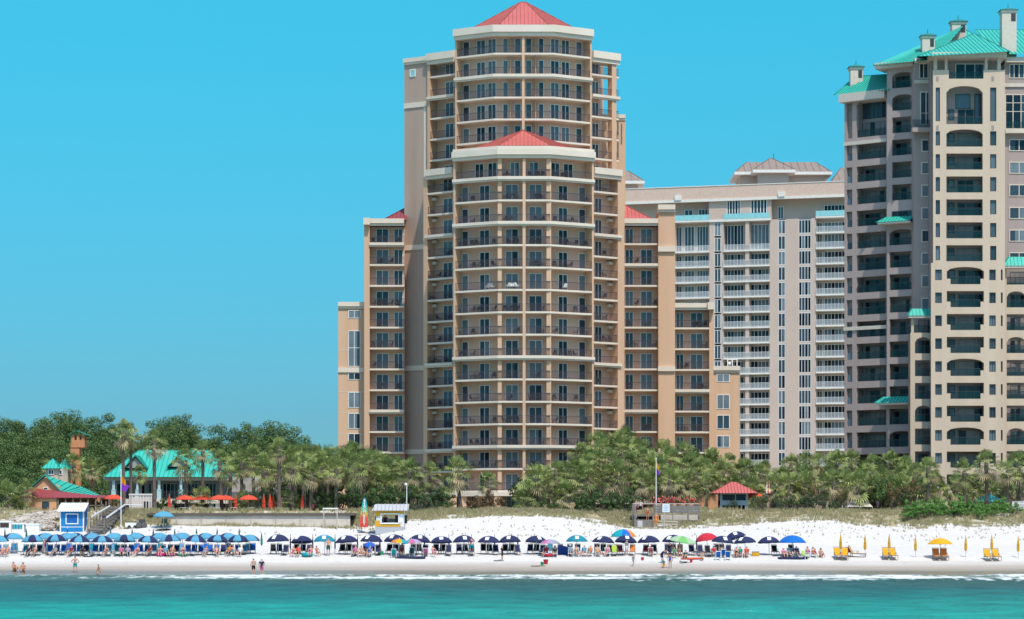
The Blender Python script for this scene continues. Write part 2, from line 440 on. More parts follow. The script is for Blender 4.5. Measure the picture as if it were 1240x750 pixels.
def window(F, p0, p1, z0, z1, d, parent, pane=None, frame=FR_W, mull=1, sink=None, name='window', fw=.085, hmull=()):
    s0, s1 = F.s_px(p0, d), F.s_px(p1, d)
    fr, pa = sink if sink else (MB(), MB())
    for a,b,c,e in ((s0,s0+fw,z0,z1),(s1-fw,s1,z0,z1),(s0+fw,s1-fw,z1-fw,z1),(s0+fw,s1-fw,z0,z0+fw*.8)): F.box(fr,a,b,c,e,d-.07,d+.02)
    for i in range(mull):
        c = s0+(s1-s0)*(i+1)/(mull+1); F.box(fr,c-fw*.45,c+fw*.45,z0+fw*.8,z1-fw,d-.06,d+.02)
    for t in hmull: F.box(fr,s0+fw,s1-fw,z0+(z1-z0)*t-.04,z0+(z1-z0)*t+.04,d-.055,d+.02)
    pane = pane or R_.choice([G_DARK,G_DARK,G_MID])
    if not sink and mull >= 2:
        n_ = mull+1
        for i in range(n_):
            pa.cur = R_.choice((0,0,1)); F.box(pa,s0+fw*.5+(s1-s0-fw)*i/n_,s0+fw*.5+(s1-s0-fw)*(i+1)/n_,z0+.03,z1-.03,d-.025-.003*(i%2),d+.02)
    elif sink or mull != 1: F.box(pa,s0+fw*.5,s1-fw*.5,z0+.03,z1-.03,d-.025,d+.02)
    else:
        c = s0+(s1-s0)*(R_.choice((.5,.5,.5,.3,.72)))
        F.box(pa,s0+fw*.5,c,z0+.03,z1-.03,d-.025,d+.02); pa.cur = 1; F.box(pa,c,s1-fw*.5,z0+.03,z1-.03,d-.028,d+.02)
    if not sink:
        o = fr.build(name, frame, parent)
        pa.build('pane', [pane, pane if R_.random() < .45 else R_.choice([G_DARK,G_MID,G_CURT])] if mull == 1 else ([pane, G_DARK if pane is not G_DARK else G_MID] if mull >= 2 else pane), o)
        return o
def rail_bars(mb, pl, z0, h=1.06, step=.125, t=.034):      # picket railing along a plan polyline
    for a,b in zip(pl, pl[1:]):
        a = Vector(a); b = Vector(b); L = (b-a).length; u = (b-a)/L
        A = lambda s,z: (a.x+u.x*s, a.y+u.y*s, z)
        mb.bar(A(0,z0+h), A(L,z0+h), .06, .06); mb.bar(A(0,z0+.12), A(L,z0+.12), .035, .04)
        n = max(1,int(L/step))
        for i in range(n+1):
            p = A(L*i/n,0); mb.box(p[0]-t/2,p[0]+t/2,p[1]-t/2,p[1]+t/2,z0+.05,z0+h)
def corn(mb, pl, z0, z1, out, back):                    # cornice band standing proud of a polyline, in two steps
    au = mb.auto; mb.auto = False; mb.mark()
    o = offs(pl, -out); i = offs(pl, back); zm = z0+(z1-z0)*.35
    mb.prism(o+i[::-1], zm, z1); o2 = offs(pl, -out*.5); mb.prism(o2+i[::-1], z0, zm); mb.auto = au

FL = lambda k: 10.56+3.08*k
TOWER = thing('condominium_tower', 'tall tan condominium tower with stepped balcony wings and coral red roofs', 'apartment tower', (*P(634,385),ZPLAT))
tw_wall = MB(); tw_taupe = MB(); tw_pier = MB(True); tw_trim = MB(True)
extra = (MB(), MB()); nwin = [0]
DOORH = 2.3
def twin(F, p0, p1, k, d, pane=None, big=False, mull=1):
    z0 = FL(k)+.03; z1 = z0+DOORH
    if big and nwin[0] < 96:
        nwin[0] += 1; return window(F,p0,p1,z0,z1,d,TOWER,pane,mull=mull)
    window(F,p0,p1,z0,z1,d,TOWER,pane,mull=mull,sink=extra)
def balcony(pl, k, rec, thick=False, right_end=None, railing=True):
    b = MB(); z = FL(k)
    inner = offs(pl, rec)
    b.prism(list(pl)+inner[::-1], z-.26, z)
    if thick: corn(b, pl, z-.52, z+.08, .36, .05)
    o = b.build('balcony', CREAM, TOWER)
    if railing:
        r = MB(); rail_bars(r, offs(pl,.10), z); r.build('railing', RAILP, o)
    return o
def core(mb, pl, rec, back, z0, z1):
    i = offs(pl, rec); mb.prism(i+[(i[-1][0],back),(i[0][0],back)], z0, z1)

# A: lower middle block
A = [P(549,378.6),P(603.5,375),P(665.5,375),P(719,378.6)]
core(tw_wall, A, 1.8, 399, ZPLAT, 58.0)
AF = [Face(A[i],A[i+1]) for i in range(3)]
for k in range(0,16):
    if k < 15: balcony(A, k, 1.8, k in (2,6,12,14), railing=True)
    if k > 14: continue
    if k == 14:
        for F,a,b in ((AF[0],575.5,586),(AF[0],591,602),(AF[2],666.8,677.5),(AF[2],682,693.5)): twin(F,a,b,k,1.8,G_DARK,True)
        for a,b in ((617.8,629),(640.7,652)): twin(AF[1],a,b,k,1.8,G_CURT,True)
        continue
    twin(AF[0],559.6,567.4,k,1.8,R_.choice([G_CURT,G_CURT,G_MID]),True,0)
    twin(AF[0],581,593.2,k,1.8,R_.choice([G_DARK,G_MID]),True)
    twin(AF[1],612,627.7,k,1.8,R_.choice([G_CURT,G_MID,G_CURT]),True)
    twin(AF[1],640.4,656.6,k,1.8,R_.choice([G_CURT,G_MID,G_CURT]),True)
    twin(AF[2],675.8,687,k,1.8,R_.choice([G_DARK,G_DARK,G_MID]),True)
    twin(AF[2],700.5,708.8,k,1.8,R_.choice([G_CURT,G_CURT,G_MID]),True,0)
for p0,p1,d_ in ((602.7,607.6,.17),(632.9,636.4,-.02),(661.8,667.4,.17)):
    AF[1].pbox(tw_pier,p0,p1,ZPLAT,56.6,d_,.8)
AF[0].box(tw_pier,0.0,.28,ZPLAT,56.6,-.015,1.75); AF[2].box(tw_pier,AF[2].L-.28,AF[2].L,ZPLAT,56.6,-.015,1.75)
corn(tw_trim, A, 56.3, 57.55, .55, 1.2)
tw_trim.prism(offs(A,-.2)+offs(A,1.2)[::-1], 57.55, 57.95)
tw_wall.prism(offs(A,.3)+[(A[3][0],384),(A[0][0],384)], 56.28, 57.9)
e = [Vector((*P(567,379.5),58.0)),Vector((*P(603.4,376.2),58.2)),Vector((*P(667.5,376.2),58.2)),Vector((*P(702.3,379.5),58.0))]
apx = Vector((*P(633.5,382.6),61.3))
seam_roof('roof', [(e[0],e[1],apx),(e[1],e[2],apx),(e[2],e[3],apx),(e[3],e[3]+Vector((.3,3.2,0)),apx),(e[0]+Vector((-.3,3.2,0)),e[0],apx)], ROOFR, TOWER, [(e[1],apx),(e[2],apx)])
# canopy and colonnade at its foot
tw_trim.prism(offs(A,-2.2)+offs(A,.5)[::-1], 9.75, 10.25)
for px in (549.5,562,583,602,634,668,690,718):
    x,y = P(px,374.6 if 600<px<670 else 377.2); tw_pier.box(x-.42,x+.42,y-1.7,y-.9,ZPLAT-.3,9.76)
for a,b in ((571,581),(613,631),(640,660),(679,689)):
    F = AF[1] if 600<a<665 else (AF[0] if a<600 else AF[2])
    window(F,a,b,ZPLAT+.1,ZPLAT+2.5,1.8,TOWER,G_DARK,mull=2,sink=extra)

# B: upper middle block
B = [P(551,386.2),P(598,382.7),P(670,382.7),P(716.5,386.2)]
core(tw_wall, B, 1.6, 405, 55, 75.4)
BF = [Face(B[i],B[i+1]) for i in range(3)]
for k in range(16,21):
    balcony(B, k, 1.6, k==19)
    for F,a,b,m,pn in ((BF[0],560.8,568.8,0,G_CURT),(BF[0],577.3,588,1,G_DARK),(BF[0],591,601,1,G_DARK),(BF[1],608.8,615.5,0,G_CURT),(BF[1],623,631,0,G_MID),
        (BF[1],636.5,644,0,G_MID),(BF[1],652,658.7,0,G_CURT),(BF[2],666.3,676.8,1,G_DARK),(BF[2],679.5,689.3,1,G_DARK),(BF[2],697,704.6,0,G_CURT)):
        twin(F,a,b,k,1.6,pn,True,m)
BF[1].pbox(tw_pier,632.2,635.2,58,74.6,-.02,.5)
BF[1].pbox(tw_pier,617.4,618.4,58,74.6,.9,1.62); BF[1].pbox(tw_pier,648,649,58,74.6,.9,1.62)
BF[0].box(tw_pier,0,.26,58,74.7,-.015,1.55); BF[2].box(tw_pier,BF[2].L-.26,BF[2].L,58,74.7,-.015,1.55)
corn(tw_trim, B, 74.5, 76.0, .6, 1.5)
tw_wall.prism(offs(B,.3)+[(B[3][0],404),(B[0][0],404)], 74.48, 75.9)
e = [Vector((*P(566.7,387),76.1)),Vector((*P(604.3,383.6),76.3)),Vector((*P(664,383.6),76.3)),Vector((*P(700.8,387),76.1))]
bk = [Vector((*P(700.8,402),76.1)),Vector((*P(566.7,402),76.1))]
t0 = Vector((*P(630,391.5),81.0)); t1 = Vector((*P(637,391.5),81.0))
seam_roof('roof', [(e[0],e[1],t0),(e[1],e[2],t1,t0),(e[2],e[3],t1),(e[3],bk[0],t1),(bk[0],bk[1],t0,t1),(bk[1],e[0],t0)], ROOFR, TOWER, [(e[1],t0),(e[2],t1),(t0,t1),(e[0],t0),(e[3],t1)])

# C: the slanted balcony stacks on both sides
for side in (-1,1):
    q = (lambda px: px) if side < 0 else (lambda px: 1267.5-px)
    lo = [P(q(516),392.6),P(q(549.5),389.4)]; up = [P(q(518),402.6),P(q(551),399.6)]
    if side > 0: lo = lo[::-1]; up = up[::-1]
    Fl = Face(*lo); Fu = Face(*up)
    core(tw_wall, lo, 1.7, 402, ZPLAT, 56.5)
    for k in range(0,15):
        balcony(lo, k, 1.7, k in (2,6,12))
        if side < 0: twin(Fl,537,548.5,k,1.7,G_DARK)
        else: twin(Fl,719.8,728.6,k,1.7,G_DARK)
        # white air-conditioner closet louvre by the outer post
        a = (522.6,527.4) if side < 0 else (737.2,742.4)
        Fl.pbox(tw_trim,a[0],a[1],FL(k)+2.1,FL(k)+2.5,1.0,1.72)
    corn(tw_trim, lo, 55.6, 57.0, .5, 2.0)
    kk = range(15,21)
    if side < 0:
        core(tw_wall, up, 1.7, 409, 55, 75.3)
        Fl.pbox(tw_pier,513,517.6,ZPLAT,56,-.05,2.4,0); Fu.pbox(tw_pier,517.6,520.6,55,74.3,-.04,2.0,0)
    else:
        Fl.pbox(tw_pier,748,756,ZPLAT,56,-.05,2.6,0); Fu.pbox(tw_pier,741,746.2,55,74.3,-.04,1.0,0)
        inn = offs(up,1.7); tw_wall.prism([inn[0],(Vector(inn[0])+(Vector(inn[1])-Vector(inn[0]))*.52)[:],P(731,409),P(717,409)],55,75.3)
    for k in kk:
        balcony(up, k, 1.7, k==19)
        if side < 0:
            twin(Fu,539.5,550,k,1.7,G_DARK); twin(Fu,523,526.8,k,1.7,G_MID,False,0)
        else: twin(Fu,716.4,724.8,k,1.7,G_DARK)
    corn(tw_trim, up, 73.9, 75.5, .5, 2.2)
# D: the blank slanted wall on the left and its bands
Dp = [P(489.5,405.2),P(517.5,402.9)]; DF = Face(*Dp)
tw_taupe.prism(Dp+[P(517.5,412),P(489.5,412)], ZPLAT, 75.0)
corn(tw_trim, Dp, 74.3, 75.25, .35, 1.0)
for z in (68.6,47.5,29.6,17.2): DF.box(tw_trim,.02,DF.L-.02,z-.75,z,-.14,.3)
DF.pbox(tw_trim,496,503.5,72.4,73.6,-.05,.3,0)
DF.pbox(tw_trim,513.4,515.4,57,68,-.03,.2,0)
window(DF,496.6,503,72.5,73.5,-.05,TOWER,G_AQUA,mull=0)
# E / H: the flat wings left and right with balcony stacks
FE_PL = [P(447.5,402),P(489.4,402)]; FH_PL = [P(756,402),P(797.2,402)]; FJ_PL = [P(816.5,403.4),P(859,403.4)]; C_PL = [[P(516,392.6),P(549.5,389.4)],[P(718,389.4),P(751.5,392.6)]]
def wing(a, b, D, ks, doors, top, pier_l=None, pier_r=None, bands=()):
    pl = [P(a,D),P(b,D)]; F = Face(*pl)
    core(tw_wall, pl, 1.6, D+16, ZPLAT, FL(top)+2.6)
    for k in ks:
        balcony(pl, k, 1.6, k in bands)
        for (p0,p1,pn) in doors: twin(F,p0,p1,k,1.6,pn or R_.choice([G_MID,G_CURT,G_DARK]))
    zt = FL(top)+2.55
    tw_wall.prism(offs(pl,.1)+offs(pl,3)[::-1], zt, zt+.9)
    corn(tw_trim, pl, zt+.0, zt+1.05, .45, 1.5)
    return F, zt
FE, ztE = wing(447.5,489.4,402,range(1,13),((455.5,470.7,None),(477,488,G_DARK)),12,bands=(4,12))
FE.pbox(tw_pier,441,447.6,ZPLAT,ztE+.9,-.06,16,0)
tw_trim.box(*[P(440,401.2)[0],P(448,401.2)[0],401.0,403,ztE+.1,ztE+1.1])
FH, ztH = wing(756,797.2,402,range(1,13),((757,767,G_DARK),(775.6,790,None)),12,bands=(4,11))
FH.pbox(tw_pier,797,817.2,ZPLAT,52.4,-.5,16,0)
pI = [P(796.8,401.4),P(817.6,401.4)]
corn(tw_trim, pI, 52.0, 53.1, .45, 3)
FI = Face(*pI); FI.box(tw_trim,.0,FI.L,46.2,47.0,-.25,.2); FI.box(tw_trim,0,FI.L,28.6,29.3,-.22,.2); FI.box(tw_trim,0,FI.L,16.4,17.0,-.2,.2)
# E roof and H roof
z = ztE+1.05; a0=Vector((*P(464,403),z)); a1=Vector((*P(493,403),z)); a2=Vector((*P(493,409),z+2.6)); 
seam_roof('roof', [(a0,a1,a2),(Vector((*P(464,415),z)),a0,a2)], ROOFM, TOWER, [(a0,a2)])
z = ztH+1.05; a0=Vector((*P(750,403),z)); a1=Vector((*P(792,403),z)); a2=Vector((*P(752,410),z+3.3)); a3=Vector((*P(750,410),z+3.3))
seam_roof('roof', [(a0,a1,a2,a3),(a1,Vector((*P(792,417),z)),a2)], ROOFR, TOWER, [(a1,a2)])
# J: lower right wing, F and K: end pieces
FJ, ztJ = wing(816.5,859,403.4,range(1,9),((818.5,828,G_DARK),(836,851,None)),8,bands=(5,))
FJ.pbox(tw_pier,858.9,864,ZPLAT,ztJ+.9,-.06,14,0)
tw_trim.box(P(857,402.5)[0],P(865,402.5)[0],402.3,404,ztJ+.05,ztJ+1.1)
def endpiece(a, b, D, top, wins, side):
    pl = [P(a,D),P(b,D)]; F = Face(*pl)
    tw_pier.prism(pl+[P(b,D+16),P(a,D+16)], ZPLAT, ZP(top+4,D))
    corn(tw_trim, pl, ZP(top+8,D), ZP(top,D), .4, 4)
    for (p0,p1,y0,y1,m,hm) in wins:
        nwin[0] += 1; window(F,p0,p1,ZP(y1,D),ZP(y0,D),0,TOWER,R_.choice([G_CURT,G_MID]),mull=m,name='window',hmull=hm)
    return F
FF = endpiece(409.5,441.2,404.2,366,((421.8,436.4,376,385.6,1,()),(421.8,436.4,400.5,444,1,(.52,)),(421.8,436.4,451.5,460,1,()),(421.8,436.4,475,494,1,()),(421.8,436.4,500.6,519.5,1,()),(421.8,436.4,525,540,1,())),-1)
FF.box(tw_trim,0,FF.L-.05,28.6,29.3,-.2,.2)
for py in (424,475,500,526): FF.box(tw_trim,.02,FF.L-.05,ZP(py,404),ZP(py,404)+.07,-.02,.2)
FK = endpiece(863.8,896,404,443.5,((868,883.6,453,462.6,1,()),(868,883.6,478,495.5,1,()),(868,883.6,502.7,519.5,1,()),(868,883.6,527.7,542,1,())),1)
# rooftop aerials on the end piece
rf = MB(); x,y = P(886,408); z = ZP(443.5,404)
for dx in (-.6,.1,.8): rf.box(x+dx-.06,x+dx+.06,y-.05,y+.05,z,z+1.3)
rf.box(x-.7,x+.9,y-.06,y+.06,z+1.2,z+1.32); rf.bar((x-.6,y,z),(x+.1,y,z+1.2),.06,.06); rf.box(x-.5,x-.15,y-.2,y-.07,z+.5,z+.9)
rf.build('rooftop_aerial', FR_W, TOWER)
# G: slim shaft behind the right stack
Gp = [P(727,406.5),P(757.3,406.5)]; GF = Face(*Gp)
tw_pier.prism(Gp+[P(757.3,414),P(727,414)], ZPLAT, ZP(143,406.5))
corn(tw_trim, Gp, ZP(146,406.5), ZP(139,406.5), .3, 2)
for px,y0,y1 in ((747.4,172,191),(747.4,148,164),(751.8,150,175)): GF.pbox(extra[1],px,px+1.6,ZP(y1,406.5),ZP(y0,406.5),-.03,.1,0)
# middle mass that carries the wings and hides the sky between them
tw_wall.box(P(492,412)[0],P(752,412)[0],410,425,ZPLAT,54)
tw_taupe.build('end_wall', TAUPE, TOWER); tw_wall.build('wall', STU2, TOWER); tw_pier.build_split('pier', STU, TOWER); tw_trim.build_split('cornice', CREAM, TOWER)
o = extra[0].build('small_window_frames', FR_W, TOWER); o['kind'] = 'stuff'
pm = mat('pane_mixed', (.012,.022,.035), .06, island=(.13,.17,.20), spec=.5)
o = extra[1].build('small_window_panes', pm, TOWER); o['kind'] = 'stuff'

# patio chairs on the balconies
def patio_chair():
    m = MB(); m.box(-.26,.26,-.26,.26,.40,.45); m.hexa([(-.26,.22,.45),(.26,.22,.45),(.26,.27,.45),(-.26,.27,.45),(-.25,.34,.98),(.25,.34,.98),(.25,.38,.98),(-.25,.38,.98)])
    for x in (-.24,.24):
        m.tube((x,-.24,0),(x,-.24,.62),.02,n=5); m.tube((x,.24,0),(x,.24,.62),.02,n=5); m.box(x-.03,x+.03,-.27,.3,.60,.64)
    return m
ch0 = patio_chair().build('patio_chair', mat('patio_dark',(.05,.045,.055),.6)); first = [True]
def put_chair(pl, k, px, d, rz, m=None, label='dark patio chair behind the balcony railings of the tan tower', group='patio chairs on the tan tower balconies'):
    F = Face(*pl); q = F.pt(F.s_px(px,d), FL(k)+.005, d)
    o = ch0 if first[0] else ch0.copy()
    if not first[0]: COL.objects.link(o)
    first[0] = False
    o.location = q; o.rotation_euler = (0,0,rz); tag(o,label,'chair',group)
    if m: setmat(o,m)
for k in range(1,15):
    for seg,pxs in ((0,(556,572,578,598)),(1,(611,617,626,643,650,656)),(2,(672,681,690,697,711))):
        for px in pxs:
            if k == 9 or R_.random() < .35: continue
            put_chair(A[seg:seg+2],k,px,1.0,R_.uniform(-2,2))
for pl,ks_,pxs in ((FE_PL,range(1,13),(452,460,473,481)),(FH_PL,range(1,13),(762,770,783,792)),(FJ_PL,range(1,9),(823,831,846,853)),(C_PL[0],range(1,15),(524,531,543)),(C_PL[1],range(1,15),(724,732,740))):
    for k in ks_:
        for px in pxs:
            if R_.random() < .4: put_chair(pl,k,px,.9,R_.uniform(-2,2))
WP = mat('white_plastic',(.80,.80,.78),.5)
for px,rz in ((591,-.5),(597,.6),(614.5,-.8),(619,.3),(622.5,0),(627,.9),(684,-.4)):
    s = 0 if px < 603 else (1 if px < 665 else 2)
    put_chair(A[s:s+2],9,px,.8,rz,WP,'white plastic chair on a middle balcony of the tan tower','white plastic chairs on one tower balcony')

# ------------------------------------------------------------------ middle (far) building
MID = thing('condominium_block', 'pale pink condominium block with white balcony railings behind the tan tower', 'apartment block', (*P(900,545),ZPLAT))
MW = mat('stucco_pinkbeige', (.55,.435,.365), .9, col2=(.50,.39,.325), scale=.15); MCW = mat('slab_white', (.72,.69,.63), .8)
MRAIL = mat('rail_white', (.60,.63,.64), .5); MROOF = mat('roof_brown', (.27,.21,.175), .8, col2=(.22,.17,.14), scale=1.0)
MF = Face(P(752,552), P(1045,538.5))
ZM = lambda k: 21.8+3.08*k
mw = MB(); ml = MB(True)
top = ZM(15)+4.0
cols = [(757,775,0),(817.5,859,1),(876,902.5,1),(907,932,1),(988,1040,1)]   # balcony bays
MF.pbox(mw,752,1045,ZPLAT,top,2.0,22,0)                            # core
MREC = 2.0
for a,b in ((775,817.5),(859,865.2),(873,876),(902.5,907),(932,942.4),(951,967.2),(982.2,988)):
    MF.pbox(mw,a,b,ZPLAT,ZM(15)-.3,-.0,2.02,0)
mgl = (MB(),MB())
for k in range(-4,16):
    z = ZM(k)
    for a,b,v in cols:
        if a == 757: continue
        if k == 14 and a != 988: continue
        if a == 907: continue
        bb = 932 if a == 876 else b
        m = MB(); MF.pbox(m,a,bb,z-.34,z,-.25,2.0,0); o = m.build('balcony', MCW, MID)
        r = MB(); s0=MF.s_px(a); s1=MF.s_px(bb)
        if k == 15: MF.box(r,s0,s1,z+.05,z+1.1,-.16,-.12); r.build('railing', G_AQUA, o)
        else:
            rail_bars(r,[MF.pt(s0,0,-.14)[:2],MF.pt(s1,0,-.14)[:2]],z,1.05,.14,.05); r.build('railing', MRAIL, o)
    doors = [(818.5,826,1),(829,841,2),(844,858,3),(877,901,5),(909,931.5,4),(989.5,996,1),(998,1024,5),(1026,1038,2)]
    if k == 15: doors = [(829,839,1),(846,857.5,2),(918,924.5,1),(942,949,1),(998,1024,5)]
    for a,b,mu_ in doors:
        zt = z+2.45 if not (k in (13,) ) else z+5.2
        if k == 14: continue
        if nwin[0] >= 0: window(MF,a,b,z+.04,zt,MREC,MID,R_.choice([G_MID,G_DARK,G_CURT]),mull=mu_,name='sliding_door',fw=.11,sink=None if a in (877,909,998) else mgl)
    if k < 15:
        for a,b,mu_ in ((865.2,873,1),(942.4,951,1),(967.2,982.2,3)):
            if a > 866: MF.pbox(mw,a,b,z-.55,z-.15,.05,2.02,0)
            window(MF,a,b,z-.15,z+2.53,.12,MID,R_.choice([G_MID,G_CURT,G_MID]),mull=mu_,fw=.10)
o = mgl[0].build('small_door_frames', FR_W, MID); o['kind']='stuff'; o = mgl[1].build('small_door_panes', pm, MID); o['kind']='stuff'
# penthouse storey and parapet
z = ZM(15)
m2 = MB()
for a,b in ((858.5,880),(897,909),(929,934)): MF.pbox(mw,a,b,z-.3,top,-.05,2.02,0)
MF.pbox(ml,858.5,934,z-.45,z,-.3,1.9,0)
for a,b,mu_ in ((880,897,4),(909,929,4)): window(MF,a,b,z,top-.2,.1,MID,G_MID,mull=mu_,fw=.18)
MF.pbox(mw,752,1045,top,top+.02,-.3,22,0)
MF.pbox(ml,752,1045,top-.35,top+.15,-.7,0,0)
pb = MB(); MF.pbox(pb,752,1045,top+.15,top+2.7,-.45,1.2,0); pb.build('parapet', mat('parapet_pink',(.62,.455,.365),.9), MID)
MF.pbox(ml,752,1045,top+2.7,top+2.85,-.55,1.3,0)
for px in (818,943): MF.pbox(ml,px,px+8,top+.1,top+1.1,-.9,-.45,0)
mw.build('wall', MW, MID); ml.build_split('cornice', MCW, MID)
def hip(root, pa, pb_, D0, D1, ybase, yeave, ytop, ridge, name='rooftop_pavilion'):
    zb, ze, zt = ZP(ybase,D0), ZP(yeave,D0), ZP(ytop,(D0+D1)/2)
    m = MB(); ins = 6
    x0,x1 = P(pa,D0)[0],P(pb_,D0)[0]
    m.box(x0+1.2,x1-1.2,D0+1.2,D1-1.2,zb,ze+.02); o = m.build(name, MW, root)
    a,b,c,d = [Vector((x0,D0,ze)),Vector((x1,D0,ze)),Vector((x1,D1,ze)),Vector((x0,D1,ze))]
    r0,r1 = Vector((P(ridge[0],D0)[0],(D0+D1)/2,zt)),Vector((P(ridge[1],D0)[0],(D0+D1)/2,zt))
    seam_roof('roof', [(a,b,r1,r0),(b,c,r1),(c,d,r0,r1),(d,a,r0)], MROOF, o, [(a,r0),(b,r1)], step=1.4)
    t = MB(); t.box(x0-.1,x1+.1,D0-.1,D1+.1,ze-.6,ze-.02); t.build('eave_trim', MCW, o)
hip(MID,890,1007,552,566,222,208,196.5,(908,992))
hip(MID,912,963,548,560,222,205.5,191.5,(936,938))
hip(MID,744,780,556,566,240,219,207,(758,762))
hip(MID,1005,1060,545,560,226,222,203,(1024,1045))
ae = MB(); x,y = P(937,553); ae.tube((x,y,ZP(192,553)),(x,y,ZP(186,553)),.06); ae.build('aerial', FR_D, MID)
# ------------------------------------------------------------------ right building
RB = thing('condominium_high_rise', 'cream and grey condominium high rise with seafoam green hipped roofs', 'apartment tower', (*P(1160,380),ZPLAT))
GREY = mat('stucco_mauve', (.40,.32,.295), .9, col2=(.35,.275,.25), scale=.5, streak=.08, bump=.2, bscale=6)
BUFF = mat('stucco_buff', (.57,.445,.335), .9, col2=(.50,.385,.285), scale=.5, streak=.08, bump=.2, bscale=6)
SOFF = mat('soffit_beige', (.62,.54,.45), .85)
FR_B = mat('frame_bronze',(.17,.155,.145),.5)
rg = MB(); rb = MB(); rs = MB(True); rin = MB(); rgl = (MB(),MB())
ZR = lambda j: 57.43-3.13*j
def grid_face(mb, F, pL, pR, zB, zT, cols, th=.5):
    last = pL
    for p0,p1,ops in cols:
        if p0 > last: F.pbox(mb,last,p0,zB,zT,0,th,0)
        z = zB
        for zb,zt,arch in sorted(ops):
            if zb > z: F.pbox(mb,p0,p1,z,zb,0,th,0)
            if arch:
                s0,s1 = F.s_px(p0),F.s_px(p1); n=10; zc=zt-arch
                for i in range(n):
                    a0=-1+2*i/n; a1=-1+2*(i+1)/n
                    h0=zc+arch*math.sqrt(max(0,1-a0*a0)); h1=zc+arch*math.sqrt(max(0,1-a1*a1))
                    sa=s0+(s1-s0)*i/n; sb=s0+(s1-s0)*(i+1)/n
                    mb.hexa([F.pt(sa,h0,0),F.pt(sb,h1,0),F.pt(sb,h1,th),F.pt(sa,h0,th),F.pt(sa,zt+.01,0),F.pt(sb,zt+.01,0),F.pt(sb,zt+.01,th),F.pt(sa,zt+.01,th)])
            z = zt
        if z < zT: F.pbox(mb,p0,p1,z,zT,0,th,0)
        last = p1
    if last < pR: F.pbox(mb,last,pR,zB,zT,0,th,0)
cnt = [0]
def loggia(F, p0, p1, zb, zt, rec=1.9, rail=True, door=True, low=None, mull=2, g0=None, g1=None):
    if door:
        w_ = p1-p0; big = w_ > 30
        window(F,p0+w_*(.3 if big else .18),p1-w_*.04,zb+.05,min(zt-.25,zb+2.35),rec,RB,R_.choice([G_MID,G_DRAPE,G_DRAPE]),FR_B,mull,name='sliding_door',fw=.09)
        if big: window(F,p0+w_*.05,p0+w_*.22,zb+.9,min(zt-.25,zb+2.3),rec,RB,G_DARK,FR_D,0,sink=rgl)
    if rail:
        m = MB(); a,b = F.s_px(g0 or p0),F.s_px(g1 or p1); zl = zb if low is None else low
        F.box(m,a,b,zl+.05,zb+1.0,.22,.25)
        o = m.build('glass_railing', G_TEAL, RB)
        t = MB(); F.box(t,a,b,zb+1.0,zb+1.06,.20,.27)
        n = max(2,int((b-a)/1.2))
        for i in range(n+1): F.box(t,a+(b-a)*i/n-.02,a+(b-a)*i/n+.02,zl,zb+1.0,.255,.285)
        t.build('handrail', FR_D, o)
# plan: R1 (turned left) , R2, R3 flat, R4 projecting, R5
R1 = Face(P(1022.5,386.5),P(1077.5,382.0)); R2 = Face(P(1074,381.2),P(1107.5,379.2)); R3 = Face(P(1107,377.2),P(1132,377.2)); R4 = Face(P(1130,372),P(1217,372)); R5 = Face(P(1216,377),P(1330,377))
JS = range(0,16)
# R1
ops = [(ZR(j),ZR(j)+2.2,0) for j in JS]
grid_face(rg,R1,1022.5,1077.5,ZPLAT,66.6,[(1025,1032,ops+[(60.6,65.6,0)]),(1037.2,1073.2,ops+[(60.6,66.0,.7)])],.55)
R1.pbox(rin,1023,1077,ZPLAT,66,1.9,9,0); R1.pbox(rin,1023.2,1036.5,ZPLAT,66.2,.57,2.2,0)
for j in JS:
    loggia(R1,1037.2,1073.2,ZR(j),ZR(j)+2.2,mull=3); R1.pbox(rgl[1],1025.5,1031.5,ZR(j)+.05,ZR(j)+.95,.25,.28,0)
loggia(R1,1037.2,1073.2,60.6,63.4,mull=3); window(R1,1044,1073,63.4,65.6,1.9,RB,G_MID,FR_D,5,name='sliding_door')
R1.pbox(rs,1022,1074,33.4,33.9,-.15,.1,0); R1.pbox(rs,1022,1074,ZR(-1)-.95,ZR(-1)-.45,-.15,.1,0)
# slabs of the loggia floors (dark undersides shade the back walls)
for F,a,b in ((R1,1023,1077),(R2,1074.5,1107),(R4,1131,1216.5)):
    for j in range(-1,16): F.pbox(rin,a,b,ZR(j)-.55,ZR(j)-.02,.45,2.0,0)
# R2
def arch_at(z): return min(abs(z-q) for q in A2) < 1.0
A2 = [ZR(-2),ZR(-3),ZR(4),ZR(13)]
o1 = [(ZR(j),ZR(j)+2.2,.55 if arch_at(ZR(j)) else 0) for j in range(-3,3)]
o2 = [(ZR(j),ZR(j)+2.2,.55 if arch_at(ZR(j)) else 0) for j in range(4,16)]
grid_face(rg,R2,1074,1107.5,ZR(3)+2.4,70.0,[(1080.3,1106,o1)],.55)
grid_face(rg,R2,1074,1107.5,ZPLAT,ZR(3)+2.4,[(1077,1106,o2)],.55)
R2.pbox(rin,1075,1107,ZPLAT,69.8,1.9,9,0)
for zb,zt,_ in o1+o2: loggia(R2,1080.3 if zb > ZR(3) else 1077,1106,zb,zt,mull=2)
for j in (3,):
    window(R2,1080.3,1106,ZR(3)-.0,ZR(3)+1.6,-.02,RB,G_DARK,FR_D,3,name='sliding_door')
def awn(F, p0, p1, z0, z1, out, label=None):
    s0,s1 = F.s_px(p0),F.s_px(p1)
    a,b,c,d = F.pt(s0,z0,-out),F.pt(s1,z0,-out),F.pt(s1,z1,.0),F.pt(s0+ (s1-s0)*.18,z1,.0)
    o = seam_roof('canopy_roof', [(a,b,c,d),(F.pt(s0,z0,0),a,d)], ROOFG, RB, [(a,d)], step=.5)
    F.box(rs,s0+.15,s1-.1,z0-.28,z0-.03,-out+.1,.0)
